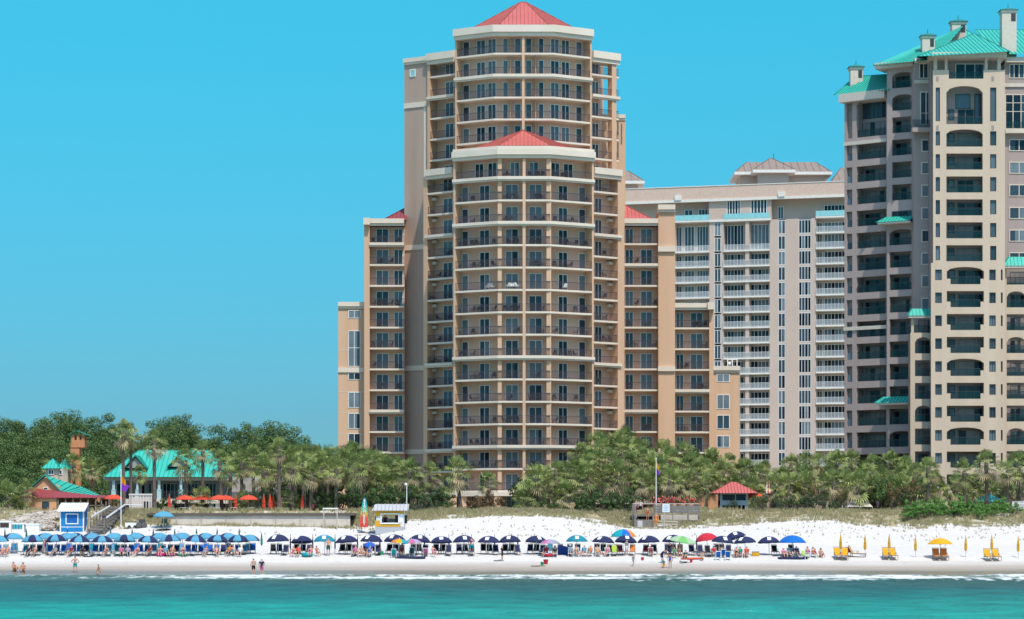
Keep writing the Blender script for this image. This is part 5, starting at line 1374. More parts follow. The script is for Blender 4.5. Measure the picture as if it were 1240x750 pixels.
m=MB(); m.box(x0,x1,D+3.3,D+3.5,ZPLAT-.2,ZP(612,D)); m.build('back_boards',mat('board_dark',(.05,.05,.055),.9),GZ)
# striped awning building
D=358; X6=lambda px,D=358: P(px,D)[0]; SB=thing('poolside_bar','low orange walled bar with red and white striped awnings behind the palms','bar building',(*P(970,D),ZPLAT))
m=MB(); m.box(X6(918),X6(1012),D,D+7,ZPLAT,ZP(585,D)); m.build('wall',PEACH,SB)
STR=mat('awning_red',(.62,.06,.05),.7); 
for a,b in ((924,945),(950,975),(978,1006)):
    m=MB(); n=12
    for i in range(n):
        m.cur=i%2; u0,u1=X6(a)+(X6(b)-X6(a))*i/n,X6(a)+(X6(b)-X6(a))*(i+1)/n; t0,t1=X6(a+3)+(X6(b-3)-X6(a+3))*i/n,X6(a+3)+(X6(b-3)-X6(a+3))*(i+1)/n
        m.add([(u0,D-2.2,ZP(596,D)),(u1,D-2.2,ZP(596,D)),(t1,D-.02,ZP(581,D)),(t0,D-.02,ZP(581,D))],[(0,1,2,3)]); m.add([(u0,D-2.2,ZP(596,D)),(u1,D-2.2,ZP(596,D)),(u1,D-2.2,ZP(598,D)),(u0,D-2.2,ZP(598,D))],[(3,2,1,0)])
    m.build('striped_awning',[STR,WHITE],SB)
F=Face((X6(918),D),(X6(1012),D))
for a,b in ((926,940),(953,962),(966,976),(984,998)): window(F,a,b,ZPLAT+.9,ZP(598.5,D),-.03,SB,G_DARK,WOODL,1)
m=MB(); m.box(X6(905),X6(1012),D-3.2,D-2.9,ZPLAT,ZP(607,D)); m.build('low_wall',mat('wall_buff',(.58,.49,.38),.9),SB)
m=MB(); m.box(P(829,352)[0],P(872,352)[0],352,352.5,ZPLAT,ZP(600,352)); o=m.build('garden_wall',PEACH); tag(o,'short orange garden wall left of the red gazebo','wall')
# beige tent
D=343.5; TN=thing('beige_tent','low beige tent among the palms below the grey high rise','tent',(*P(1041,D),ZPLAT)); a,b=P(1026,D)[0],P(1057,D)[0]; z0,z1,z2=ZPLAT-.1,ZP(614,D),ZP(607,D)
m=MB(); m.add([(a,D,z1),(b,D,z1),(b-.5,D+1.6,z2),(a+.7,D+1.6,z2),(b,D+3.2,z1),(a,D+3.2,z1)],[(0,1,2,3),(4,5,3,2),(0,3,5),(1,4,2)]); m.build('canopy',mat('canvas_beige',(.60,.54,.45),.9),TN)
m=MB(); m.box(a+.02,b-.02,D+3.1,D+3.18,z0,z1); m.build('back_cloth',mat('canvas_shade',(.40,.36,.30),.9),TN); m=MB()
for x in (a+.05,b-.05): m.tube((x,D+.05,z0),(x,D+.05,z1),.05); 
m.build('poles',WOODL,TN)
# teal hut roof and white fence at the right
D=349; TH=thing('teal_roof_hut','small hut with a pale teal pyramid roof behind the sea grapes','hut',(*P(1201,D),ZPLAT)); X7=lambda px,D=349:P(px,D)[0]
seam_roof('roof',pyr(X7(1183),X7(1218),D,D+3.6,ZP(608,D),ZP(598,D)),mat('roof_paleteal',(.10,.48,.46),.5),TH,step=.4)
m=MB(); m.box(X7(1188),X7(1213),D+.4,D+3.2,ZPLAT,ZP(608,D)); m.build('wall',PEACH,TH)
D=345; WF=thing('white_fence','white picket fence panel at the right edge','fence',(*P(1232,D),ZPLAT)); m=MB(); a,b=P(1226,D)[0],P(1262,D)[0]
m.build('panel',WHITE,WF) if False else None
for i in range(26): x=a+(b-a)*i/25; m.box(x-.04,x+.04,D,D+.05,ZPLAT-.1,ZPLAT+1.25+.15*(i/25))
m.build('pickets',WHITE,WF); m=MB(); m.box(a,b,D+.052,D+.12,ZPLAT+.25,ZPLAT+.37); m.box(a,b,D+.052,D+.12,ZPLAT+.95,ZPLAT+1.07); m.build('rails',WHITE,WF)
# low beige pavilion
D=357; LPV=thing('low_pavilion','low flat roofed beige pavilion on slim columns behind the middle palms','pavilion',(*P(720,D),ZPLAT)); X8=lambda px,D=357:P(px,D)[0]
m=MB(); m.box(X8(664),X8(790),D,D+7,ZP(610.5,D),ZP(605,D)); m.build('roof',mat('roof_buff',(.62,.53,.42),.9),LPV)
for px in (668,679,695,706,730,744,770,786):
    m=MB(); m.box(X8(px)-.2,X8(px)+.2,D+.3,D+.7,ZPLAT,ZP(610.5,D)+.002); m.build('column',STU,LPV)
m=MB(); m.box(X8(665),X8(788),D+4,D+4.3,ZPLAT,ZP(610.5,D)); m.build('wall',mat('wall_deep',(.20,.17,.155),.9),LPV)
# parked red cars' worth of blooms above the deck: a planter of red flowers
BL=mat('bloom_red',(.55,.05,.05),.7,island=(.62,.20,.20)); 
for i,px in enumerate((797,806,815,826,836)):
    D=344; x,y=P(px,D); z=ZP(609,D); t=thing('flower_planter','planter of red flowers behind the boardwalk railing','planter',(x,y,z-1.0),'red flower planters behind the boardwalk'); 
    m=MB(); m.lathe([(.35,-.9),(.5,-.1),(.55,0)],10,(x,y,z-.1)); m.build('pot',PEACH,t); r=random.Random(i); m=MB()
    for j in range(150):
        p=Vector((x+r.gauss(0,.38),y+r.gauss(0,.3),z+.25+r.gauss(0,.28))); n=Vector((r.uniform(-1,1),r.uniform(-1,.2),r.uniform(-.3,1))).normalized(); a=n.orthogonal()*.09; b=n.cross(a)
        m.cur=0 if r.random()<.6 else 1; m.add([p-a,p-b,p+a,p+b],[(0,1,2,3)])
    m.build('blossoms',[BL,SH],t)
# ================================================================== beach furniture
def dome_pt(th, t, R, h, z):
    Rs = (R*R+h*h)/(2*h); a = math.asin(min(1,R/Rs)); q = a*t
    return Vector((Rs*math.sin(q)*math.cos(th), Rs*math.sin(q)*math.sin(th), z+h-Rs*(1-math.cos(q))))
def make_umbrella(R, h, ztop, cols, mats, offs_=0.0, logo=False, val=.13, pole_m=None, pole_r=.03, label='', cat='umbrella'):
    t = thing('beach_umbrella', label, cat, (0,0,0))
    z = ztop-h; m = MB(); nseg = 32; nr = 6
    for i in range(nseg):
        m.cur = cols[(i*8//nseg)%len(cols)]
        a0 = offs_+2*math.pi*i/nseg; a1 = offs_+2*math.pi*(i+1)/nseg
        for j in range(nr):
            t0,t1 = j/nr,(j+1)/nr
            def f(a,tt,i_):
                ph = ((i_%4)/4.0); sag = .035*R*math.sin(ph*math.pi)*tt*tt
                p = dome_pt(a,tt,R,h,z); p.z -= sag*.3; p.x *= 1-sag*.5; p.y *= 1-sag*.5; return p
            p = [f(a0,t0,i),f(a0,t1,i),f(a1,t1,i+1),f(a1,t0,i+1)]
            if j == 0: m.add([p[0],p[1],p[2]],[(0,1,2)])
            else: m.add(p,[(0,1,2,3)])
    c = m.build('canopy', mats, t, smooth=False)
    m = MB()
    for i in range(nseg):
        m.cur = cols[(i*8//nseg)%len(cols)]
        a0 = offs_+2*math.pi*i/nseg; a1 = offs_+2*math.pi*(i+1)/nseg
        def g(a,i_,low):
            p = dome_pt(a,1,R,h,z); sc_ = val*(.75+.25*math.sin((i_%4)/4*math.pi)) if low else -.003
            return Vector((p.x*1.004,p.y*1.004,p.z-sc_))
        m.add([g(a0,i,0),g(a0,i,1),g(a1,i+1,1),g(a1,i+1,0)],[(0,1,2,3)])
    m.build('valance', mats, t)
    m = MB(); m.tube((0,0,-.35),(0,0,ztop+.02),pole_r,n=8); m.lathe([(.04,0),(.05,.03),(.012,.11)],8,(0,0,ztop)); m.build('pole', pole_m or WHITE, t)
    m = MB()
    for i in range(8):
        a = offs_+2*math.pi*i/8
        for j in range(4):
            p,q = dome_pt(a,j/4,R*.99,h,z-.02),dome_pt(a,(j+1)/4,R*.99,h,z-.02); m.tube(p,q,.008,n=3)
        m.tube((0,0,z-.15),dome_pt(a,.55,R*.99,h,z-.03),.007,n=3)
    m.build('ribs', FR_D, t)
    if logo:
        m = MB(); n=4; c0=-math.pi/2+logo[0]; w_=logo[1]
        for i in range(n):
            for j in range(3):
                def L_(u,v): 
                    p = dome_pt(c0+(u-.5)*w_/max(.35,(.42+.42*v)), .42+.42*v, R, h, z); return p*1.0+Vector((p.x,p.y,0)).normalized()*.02+Vector((0,0,.02))
                m.add([L_(i/n,j/3),L_(i/n,(j+1)/3),L_((i+1)/n,(j+1)/3),L_((i+1)/n,j/3)],[(0,1,2,3)])
        m.build('logo_panel', WHITE, c)
    return t
def cloth(n, c, **k): return mat('cloth_'+n, c, .85, trans=.18, **k)
NAVY = cloth('navy',(.028,.034,.10)); LBLUE = cloth('sky',(.11,.35,.50)); TEALC = cloth('teal',(.02,.25,.34)); BLUE = cloth('blue',(.01,.15,.52)); REDC = cloth('red',(.58,.03,.05))
ORANGE = cloth('orange',(.72,.24,.05)); YELL = cloth('yellow',(.78,.40,.02)); GREENC = cloth('green',(.38,.55,.33)); GRN2 = cloth('lime',(.20,.50,.15)); PINK = cloth('pink',(.62,.16,.33)); WHC = cloth('white',(.75,.75,.74)); PALEB = cloth('violetblue',(.06,.10,.52)); CORAL = cloth('coral',(.72,.09,.045)); TURQ = cloth('turquoise',(.01,.36,.42)); BLK = cloth('black',(.015,.015,.02)); GREYC = cloth('grey',(.30,.31,.33)); KHAKI = cloth('khaki',(.30,.24,.15)); DGREEN = cloth('darkgreen',(.02,.09,.06)); MAROON = cloth('maroon',(.22,.03,.05)); LAV = cloth('lavender',(.40,.33,.50)); DKTEAL = cloth('deepteal',(.012,.10,.10)); GRNT = cloth('emerald',(.01,.30,.16))
def ordn(i): return ['first','second','third','fourth','fifth','sixth','seventh','eighth','ninth','tenth','eleventh','twelfth','thirteenth','fourteenth','fifteenth','sixteenth'][i]
def on(px, py): return at(px, py)
def tilt(o, ax, ay): o.rotation_euler = (ax, ay, o.rotation_euler[2])
# left two-tone umbrellas
uA = make_umbrella(1.2,.66,2.22,[1,1,0,0] if False else [1,0],[NAVY,LBLUE],rad(-90-22.5),label='x')
PT = at(64,672)
G1 = 'two-tone navy and light blue umbrellas'
LEFT = [(-1,1,'cut by the left edge of the photo'),(40,1,None),(69.5,0,None),(97,0,None),(124,0,None),(151,1,None),(179,0,None),(206.5,1,None),(236,0,None),(263,0,None),(289,0,None)]
for i,(px,ph,ex) in enumerate(LEFT):
    l = 'two-tone blue umbrella '+ex if ex else ordn(i)+' two-tone navy and light blue umbrella from the left'
    o = uA if i == 0 else dup(uA)
    o.location = on(px,672.3); o.scale = (1,1,R_.uniform(.95,1.04)); o.rotation_euler = (R_.uniform(-.08,.05),R_.uniform(-.09,.09),rad(45)*ph+R_.uniform(-.12,.12)); tag(o,l,'umbrella',G1)
uB = make_umbrella(1.15,.60,2.14,[0,0,0,1],[LBLUE,NAVY],rad(-120),label='x')
for i,(px,ph) in enumerate([(16,0),(55,0),(82,0),(92,2),(111,0),(138,3),(165,3),(193,0),(219,3),(221,0),(249,0),(276,0),(302,3)]):
    o = uB if i == 0 else dup(uB); q = on(px,668.6 if px != 302 else 671); o.location = q; o.rotation_euler = (0,0,rad(45)*ph*1.0+R_.uniform(-.1,.1))
    tag(o,'plain light blue umbrella standing free near the left edge' if px == 16 else ('navy and light blue umbrella at the right end of the left row' if px == 302 else 'light blue umbrella half hidden in the back row, '+ordn(i)+' from the left'),'umbrella','light blue umbrellas of the back row')
def make_closed(col, htot, hcl, r, label='x', pole=WHITE):
    t = thing('closed_umbrella', label, 'closed umbrella', (0,0,0)); m = MB(); z0 = htot-hcl
    m.lathe([(r*.55,z0),(r,z0+.12*hcl),(r*.95,z0+.4*hcl),(r*.6,z0+.75*hcl),(r*.22,z0+.97*hcl),(.02,z0+hcl)],16,flute=.28); m.build('canopy',col,t)
    m = MB(); m.lathe([(r*.9,0),(r*.98,.02),(r*.98,.07),(r*.9,.09)],12,(0,0,z0+.42*hcl)); m.build('tie_strap',col,t)
    m = MB(); m.tube((0,0,-.3),(0,0,htot+.08),.028,n=8); m.lathe([(.035,0),(.03,.06),(.01,.12)],8,(0,0,htot)); m.build('pole',pole,t); return t
cT = make_closed(DKTEAL,2.5,1.5,.12)
for i,px in enumerate([6,32,81.6,108,134,160,185.6,211.6,238,263,289.6]):
    o = cT if i == 0 else dup(cT); o.location = on(px,666.5); tag(o,ordn(i)+' closed dark teal umbrella from the left, behind the two-tone row','closed umbrella','closed dark teal umbrellas')
o = make_closed(GRNT,2.55,1.45,.13); o.location = on(316.8,673); tag(o,'closed green umbrella on a white pole at the right end of the blue rows','closed umbrella')
# navy umbrellas of the middle row
uN = make_umbrella(1.22,.66,2.14,[0],[NAVY],rad(22.5),logo=(-.0,.30),label='x',pole_r=.035)
G2 = 'navy umbrellas with a white square'
NAV = [337.4,366,421,449.5,478,506.5,534.7,562.5,591.8,618,648.6,729.5,757,786,815,873.5,903,931.6]
for i,px in enumerate(NAV):
    o = uN if i == 0 else dup(uN); o.location = on(px,671.6+ (.8 if px > 860 else 0)); o.scale = (1,1,R_.uniform(.94,1.04)); o.rotation_euler = (R_.uniform(-.09,.05),R_.uniform(-.10,.10),R_.uniform(-.75,.35)); tag(o,ordn(i)+' navy umbrella with a white square, counted from the left' if i < 16 else ('navy umbrella with two seated people, left of the single empty chair' if px == 903 else 'navy umbrella over one dark chair beside the big bright blue one'),'umbrella',G2)
o = dup(uN); o.location = on(895,667); o.rotation_euler = (-.12,-.28,.1); tag(o,'tilted navy umbrella peeking out behind the one with seated people','umbrella',G2)
uT = make_umbrella(1.2,.64,2.14,[0],[TEALC],rad(22.5),logo=(-.0,.30),label='x'); uT.location = on(393,671.5); tag(uT,'teal umbrella with white square behind the man in dark green shorts','umbrella')
o = dup(uT); o.location = on(698.5,671.5); tag(o,'teal umbrella with white square above the group of seated people','umbrella')
cN = make_closed(NAVY,1.95,1.55,.085,pole=FR_D)
for i,px in enumerate([351.6,378.7,405.7,433,460,487,514,543.6,571,599,627]):
    o = cN if i == 0 else dup(cN); o.location = on(px,669.6); tag(o,ordn(i)+' closed navy umbrella from the left, between the open navy ones','closed umbrella','closed navy umbrellas')
o = dup(cN,on(843.6,671)); tag(o,'closed navy umbrella left of the red umbrella','closed umbrella','closed navy umbrellas')
def one(px,py,R,h,zt,cols,mats,label,rot=(0,0,0),off=0,pole=None,val=.08):
    o = make_umbrella(R,h,zt,cols,mats,rad(22.5)+off,label=label,val=val,pole_m=pole); o.location = on(px,py); o.rotation_euler = rot; return o
one(482.5,674,.95,.42,1.95,[0,1,2,0],[ORANGE,YELL,TURQ],'orange striped umbrella in front of the fifth navy one',(0,.06,0))
one(500.5,674,1.05,.40,1.88,[0,1,2,1],[TURQ,PINK,LAV],'pink and turquoise striped umbrella in front of a navy one',(0,-.1,0))
one(447.5,673,.62,.36,1.52,[0,1],[PALEB,BLUE],'small bright blue umbrella clamped to a folding chair',(.25,0,0))
one(666,673.5,1.1,.40,1.82,[0,1,2,3],[PINK,LAV,GREYC,TURQ],'patterned pink umbrella above the blue tent-like windbreak')
one(755,668,1.42,.80,2.5,[0,1,2,0],[TURQ,BLUE,ORANGE],'large turquoise and orange striped umbrella behind a navy one',(0,0,.2))
one(823.5,672.5,1.55,.55,2.1,[0,1,0,2],[GREENC,GRN2,GREENC],'large pale green patterned umbrella over the crowded family group',(.1,.16,0))
one(858,670,1.32,.78,2.25,[0],[REDC],'red umbrella tilted behind a navy one',(0,-.14,0))
one(959.5,673.5,1.52,.78,2.25,[0],[BLUE],'large bright blue umbrella at the right end of the crowd')
uY = one(1138.5,676.5,1.38,.62,2.2,[0],[YELL],'open yellow umbrella over two orange backed loungers',val=.06,pole=WOODL)
cY = make_closed(YELL,2.35,1.65,.16,pole=WOODL)
for i,(px,py,l) in enumerate([(1018,673,'closed yellow umbrella behind the first yellow lounger pair'),(1047.6,674,'closed yellow umbrella right of the red towel lounger'),(1076.8,673.5,'closed yellow umbrella behind the second yellow lounger pair'),(1108.6,675,'closed yellow umbrella left of the open yellow one'),(1169.5,675.5,'closed yellow umbrella right of the open yellow one'),(1201,674.5,'closed yellow umbrella behind the rightmost lounger pair'),(1233,676,'closed yellow umbrella nearest the right edge')]):
    o = cY if i == 0 else dup(cY); o.location = on(px,py); tag(o,l,'closed umbrella','closed yellow umbrellas')
# blue umbrella by the dune and the shadow disc below it
one(198,640,1.3,.62,2.05,[0],[LBLUE],'light blue umbrella standing alone on the upper beach',val=.1)
q = on(198,641.5); m = MB(); m.lathe([(1.0,0),(1.0,.05),(.95,.06)],20,(q.x,q.y-.4,q.z+.12)); o = m.build('mat',mat('mat_dark',(.12,.12,.13),.9)); tag(o,'round painted shadow under the light blue umbrella on the upper beach','mat')  # no real mat: dark disc added as the umbrella's cast shadow
m = MB(); q = on(199,639.5); m.box(q.x-.35,q.x+.35,q.y-.2,q.y+.3,q.z+.5,q.z+.58)
for a,b in ((-.3,-.15),(.3,-.15),(-.3,.25),(.3,.25)): m.tube((q.x+a,q.y+b,q.z-.1),(q.x+a,q.y+b,q.z+.5),.03,n=5)
m.box(q.x-.35,q.x+.35,q.y+.25,q.y+.32,q.z+.58,q.z+1.1); o = m.build('stool',WOODG); tag(o,'small wooden stool chair under the lone light blue umbrella','stool')
# red patio umbrellas by the clubhouse
uR = make_umbrella(1.25,.55,2.3,[0],[CORAL],rad(22.5),label='x',val=.04,pole_m=WOODL)
ZD = ZP(621.5,338)+.0
for i,(px,D,l) in enumerate([(224,344,'first open red patio umbrella from the left'),(245,344.6,'second open red patio umbrella from the left'),(265,343.6,'third open red patio umbrella, overlapping the fourth'),(273,345.5,'fourth open red patio umbrella, half behind the third'),(301,344,'open red patio umbrella farthest right, beside closed ones')]):
    o = uR if i == 0 else dup(uR); o.location = (*P(px,D),ZD+.02); tag(o,l,'umbrella','open red patio umbrellas')
cR = make_closed(CORAL,2.35,1.8,.22,pole=WOODL)
for i,(px,D) in enumerate([(205,344),(285.5,345),(319.5,344),(327,343),(331,345),(339.5,343.6),(366,343.8),(378,344)]):
    o = cR if i == 0 else dup(cR); o.location = (*P(px,D),ZD+.02); tag(o,ordn(i)+' closed red patio umbrella from the left, on the deck','closed umbrella','closed red patio umbrellas')
o = dup(uR); o.location = (*P(137.5,347),ZP(621,347)); tag(o,'red umbrella behind the white flag pole','umbrella')
o = dup(uR); o.location = (*P(915,347),ZPLAT+.1); o.rotation_euler=(0,-.2,0); tag(o,'red umbrella tucked behind the right side of the gazebo','umbrella')
for i,px in enumerate((222,243,262,283,304)):
    x,y = P(px,343.2); z = ZD; t = thing('patio_table','small round patio table on the deck, '+ordn(i)+' from the left','table',(x,y,z),'patio tables on the deck')
    m = MB(); m.lathe([(.5,0),(.5,.04)],14,(x,y,z+.72)); m.build('table_top',WHITE,t); m = MB(); m.tube((x,y,z),(x,y,z+.72),.05,n=6); m.lathe([(.3,0),(.3,.03)],12,(x,y,z)); m.build('base',WHITE,t)
# chairs
def make_chair(col, fr, label='x', wide=.62, backh=.92, recl=.30, foot=True):
    t = thing('beach_chair', label, 'beach chair', (0,0,0)); w_ = wide/2; L = 1.25 if foot else .6; zs = .32
    m = MB()
    for s in (-1,1):
        x = s*w_; m.bar((x,-L,zs*.82),(x,.35,zs),.05,.07); m.bar((x,.12,zs),(x,.12+recl,backh+.05),.05,.06)
        for y in (-L+.12,.25): m.box(x-.025,x+.025,y-.03,y+.03,-.15,zs)
        m.bar((x,-.45,.55),(x,.22,.55),.07,.035); m.box(x-.02,x+.02,-.42,-.38,zs,.55)
    m.bar((-w_,.12+recl,backh+.05),(w_,.12+recl,backh+.05),.05,.05); m.bar((-w_,-L,zs*.82),(w_,-L,zs*.82),.05,.05)
    m.build('frame', fr, t)
    m = MB(); m.hexa([(-w_+.03,-L+.05,zs*.82+.02),(w_-.03,-L+.05,zs*.82+.02),(w_-.03,.12,zs+.02),(-w_+.03,.12,zs+.02),(-w_+.03,-L+.05,zs*.82+.06),(w_-.03,-L+.05,zs*.82+.06),(w_-.03,.12,zs+.07),(-w_+.03,.12,zs+.07)]); m.build('seat', col, t)
    m = MB(); m.hexa([(-w_+.03,.10,zs+.05),(w_-.03,.10,zs+.05),(w_-.03,.15,zs+.05),(-w_+.03,.15,zs+.05),(-w_+.03,.10+recl,backh),(w_-.03,.10+recl,backh),(w_-.03,.15+recl,backh),(-w_+.03,.15+recl,backh)]); m.build('backrest', col, t)
    return t
WOODC = mat('chair_wood',(.27,.225,.18),.7)
protoc = {}
def chair(px, py, col, label, group=None, rz=0.0, kind='lounge', cat='beach chair'):
    key = (col.name,kind)
    if key in protoc: o = dup(protoc[key])
    else:
        if kind == 'lounge': o = make_chair(col,WOODC)
        elif kind == 'fold': o = make_chair(col,WHITE,wide=.56,backh=.78,recl=.22,foot=False)
        else: o = make_chair(col,WOODC,wide=.74,backh=1.0,recl=.42,foot=True)
        protoc[key] = o
    o.location = on(px,py); o.rotation_euler = (0,0,rz); o.scale = (.92,1.08,1.15)
    if 'group' in o: del o['group']
    tag(o,label,cat,group); return o
for i,(px,ph,ex) in enumerate(LEFT):
    for s,side in ((-9,'left'),(-1,'middle'),(7.5,'right')):
        col = [BLUE,LBLUE,TEALC,NAVY][(i*2+(s>0)) % 4] if (i+(s>0))%3 else BLUE
        if px+s < -2: continue
        chair(px+s,671.8,col,f'{side} beach chair of three under the {ordn(i)} two-tone umbrella','beach chairs under the two-tone umbrellas',R_.uniform(-.15,.15))
for i,px in enumerate([16,18.5,55,82,111,138,165,193,220,249,276,300,306]):
    chair(px,670,[BLUE,TEALC,LBLUE][i%3],f'back row blue beach chair, {ordn(i)} from the left','blue chairs of the back row',R_.uniform(-.2,.2))
for i,px in enumerate(NAV):
    if px > 880: continue
    for s,side in ((-6.5,'left'),(1,'middle'),(8.5,'right')):
        if px in (757,786) : continue
        col = BLK if s < 5 and R_.random() < .6 else NAVY
        chair(px+s,670.8 if s<5 else 672,col,f'{side} dark chair under the {ordn(i)} white-square navy umbrella','dark beach chairs under the navy umbrellas',R_.uniform(-.12,.12))
for px,py,c,l in [(751,672,MAROON,'maroon chair under the striped umbrella'),(766,672,ORANGE,'orange chair under the striped umbrella'),(744,672.5,cloth('limeyellow',(.45,.62,.06)),'lime yellow chair left of the striped umbrella'),(782,672,MAROON,'maroon chair left of the navy chair under a navy umbrella'),(792,671.5,NAVY,'navy chair right of the maroon chair'),
    (838,672,NAVY,'navy chair left of the closed navy umbrella'),(848,672,NAVY,'navy chair right of the closed navy umbrella'),(857,673,BLK,'black folding chair under the red umbrella'),(938,672.5,BLK,'single black chair under the last navy umbrella'),(958,671.5,BLK,'black chair below the big bright blue umbrella'),(690,671,TEALC,'teal chair at the left of the seated group'),(699,671,NAVY,'navy chair amid the seated group'),(666,670.5,TEALC,'teal chair below the pink patterned umbrella'),(678,671,NAVY,'navy chair by the blue windbreak')]:
    chair(px,py,c,l,None,R_.uniform(-.15,.15))
for px,py,rz,l in [(869.3,678.5,.1,'left of three bright blue folding chairs'),(876,676,0,'middle one of three bright blue folding chairs'),(881.5,678.5,-.1,'right of three bright blue folding chairs')]:
    chair(px,py,BLUE,l,'bright blue folding chairs',math.pi+rz,'fold','folding chair')
for px,py,c,l in [(477,675.5,TURQ,'turquoise folding chair before the orange striped umbrella'),(499,674,DKTEAL,'dark teal folding chair below the pink striped umbrella'),(515.5,675,PINK,'pink and white folding chair right of the dark teal one')]:
    chair(px,py,c,l,None,math.pi,'fold','folding chair')
chair(974,677,cloth('limeyellow',(.45,.62,.06)),'lime yellow chair in the group under the big blue umbrella',None,.5,'fold','folding chair')
for a,b,y,c,l in [(1014,1023,676.5,YELL,'first yellow lounger pair from the left'),(1072.5,1081,676.8,YELL,'second yellow lounger pair from the left'),(1133.5,1143,677.3,ORANGE,'lounger pair under the open yellow umbrella'),(1196,1206,678,YELL,'yellow lounger pair nearest the right edge')]:
    for px,side in ((a,'left'),(b,'right')): chair(px,y,c,f'{side} seat of the {l}','yellow beach loungers',R_.uniform(-.1,.1),'big','lounger')
o = chair(1034,674.5,YELL,'single low yellow lounger with a red towel over its back',None,1.2,'big','lounger')
m = MB(); q = on(1029.5,674); m.hexa([(q.x-.3,q.y-.1,q.z+.4),(q.x+.2,q.y-.2,q.z+.4),(q.x+.3,q.y+.4,q.z+.4),(q.x-.2,q.y+.5,q.z+.4),(q.x-.5,q.y-.1,q.z+1.03),(q.x-.1,q.y-.2,q.z+1.0),(q.x,q.y+.4,q.z+1.0),(q.x-.4,q.y+.5,q.z+1.03)]); o = m.build('towel',REDC); tag(o,'red towel draped over the single yellow lounger','towel')
# small things on the sand
def blob(name, px, py, s, m, label, cat, group=None):
    q = on(px,py); g = MB(); b = bmesh.new(); bmesh.ops.create_icosphere(b,subdivisions=2,radius=1)
    g.add([(q.x+v.co.x*s[0]*(1+.2*noise.noise(v.co*2+q)),q.y+v.co.y*s[1],q.z+s[2]*.85+v.co.z*s[2]) for v in b.verts],[tuple(v.index for v in f.verts) for f in b.faces]); b.free()
    return tag(g.build(name,m,smooth=True),label,cat,group)
def bucket(px,py,c,label,s=1):
    q = on(px,py); t = thing('bucket',label,'bucket',q); g=MB(); g.lathe([(.10*s,0),(.14*s,.26*s),(.15*s,.27*s),(.13*s,.25*s)],12,q); g.build('pail',c,t); g=MB()
    for i in range(6):
        a0,a1=math.pi*i/6,math.pi*(i+1)/6; g.tube((q.x+.14*s*math.cos(a0),q.y,q.z+.27*s+.13*s*math.sin(a0)),(q.x+.14*s*math.cos(a1),q.y,q.z+.27*s+.13*s*math.sin(a1)),.008,n=4)
    g.build('handle',WHITE,t)
bucket(661,683.5,REDC,'red bucket alone on the sand left of centre',1.9); bucket(656.5,685,GRNT,'small green bucket beside the red one',1.3); bucket(837,681.5,REDC,'small red bucket near the child lying on the sand',1.2); bucket(778,679,REDC,'red bucket beside the toddler in grey',1.3)
def ring(px,py,R,r,c,label):
    q=on(px,py); g=MB(); vs=[];n=20;k=8
    for i in range(n):
        for j in range(k):
            a,b=2*math.pi*i/n,2*math.pi*j/k; vs.append((q.x+(R+r*math.cos(b))*math.cos(a),q.y+(R+r*math.cos(b))*math.sin(a),q.z+r+r*math.sin(b)))
    g.add(vs,[(i*k+j,((i+1)%n)*k+j,((i+1)%n)*k+(j+1)%k,i*k+(j+1)%k) for i in range(n) for j in range(k)]); tag(g.build('swim_ring',c,smooth=True),label,'swim ring')
ring(195,673.5,.55,.16,cloth('hotpink',(.75,.04,.28)),'hot pink swim ring before the eighth two-tone umbrella'); ring(208,673.5,.5,.15,PINK,'paler pink swim ring right of the hot pink one'); ring(221.5,673.5,.55,.10,GRNT,'green swim ring below the ninth two-tone umbrella'); ring(372,674.5,.42,.22,TURQ,'turquoise swim ring before the second navy umbrella'); ring(664,674.5,.45,.15,REDC,'red and yellow float below the pink patterned umbrella')
def board(px,py,L,w_,c,label,rz=0):
    q=on(px,py); g=MB(); n=8; top=[]
    for i in range(n+1): t=i/n; top.append((L*(t-.5), w_*math.sin(math.pi*min(1,.15+t*.85))**.5 if t<1 else w_*.3))
    poly=[(x,y/2) for x,y in top]+[(x,-y/2) for x,y in reversed(top)]
    poly=[(q.x+x*math.cos(rz)-y*math.sin(rz),q.y+x*math.sin(rz)+y*math.cos(rz)) for x,y in poly]
    g.prism(poly,q.z+.02,q.z+.09); return tag(g.build('body_board',c),label,'body board')
board(604,679.5,1.1,.5,GREYC,'grey body board on the sand by the child in dark suit'); board(107,674.5,1.0,.4,BLK,'dark board lying right of the man in turquoise trunks',.1); board(652,686,1.6,.35,KHAKI,'thin khaki board lying left of the red bucket')
for px,py,w_,c,l in [(960,677.5,3.2,NAVY,'dark blanket spread below the big bright blue umbrella'),(497,676.3,3.3,NAVY,'dark blanket before the pink striped umbrella'),(838,677.5,2.4,CORAL,'coral towel on the sand behind the lying child'),(655,671,1.2,TURQ,'turquoise towel on the chair legs below a navy umbrella')]:
    q=on(px,py); g=MB(); g.hexa([(q.x-w_/2,q.y-.5,q.z+.02),(q.x+w_/2,q.y-.5,q.z+.02),(q.x+w_/2,q.y+.7,gz(q.x,q.y+.7)+.03),(q.x-w_/2,q.y+.7,gz(q.x,q.y+.7)+.03),(q.x-w_/2,q.y-.5,q.z+.06),(q.x+w_/2,q.y-.5,q.z+.06),(q.x+w_/2,q.y+.7,gz(q.x,q.y+.7)+.08),(q.x-w_/2,q.y+.7,gz(q.x,q.y+.7)+.08)]); tag(g.build('blanket',c),l,'blanket')
def cooler(px,py,c,lid,label):
    q=on(px,py); t=thing('cooler',label,'cooler',q); g=MB(); g.box(q.x-.38,q.x+.38,q.y-.2,q.y+.22,q.z,q.z+.38); g.build('body',c,t); g=MB(); g.box(q.x-.40,q.x+.40,q.y-.22,q.y+.24,q.z+.385,q.z+.48); g.build('lid',lid,t); g=MB(); g.bar((q.x-.42,q.y-.0,q.z+.3),(q.x+.42,q.y,q.z+.3),.05,.04); g.build('handle',WHITE,t)
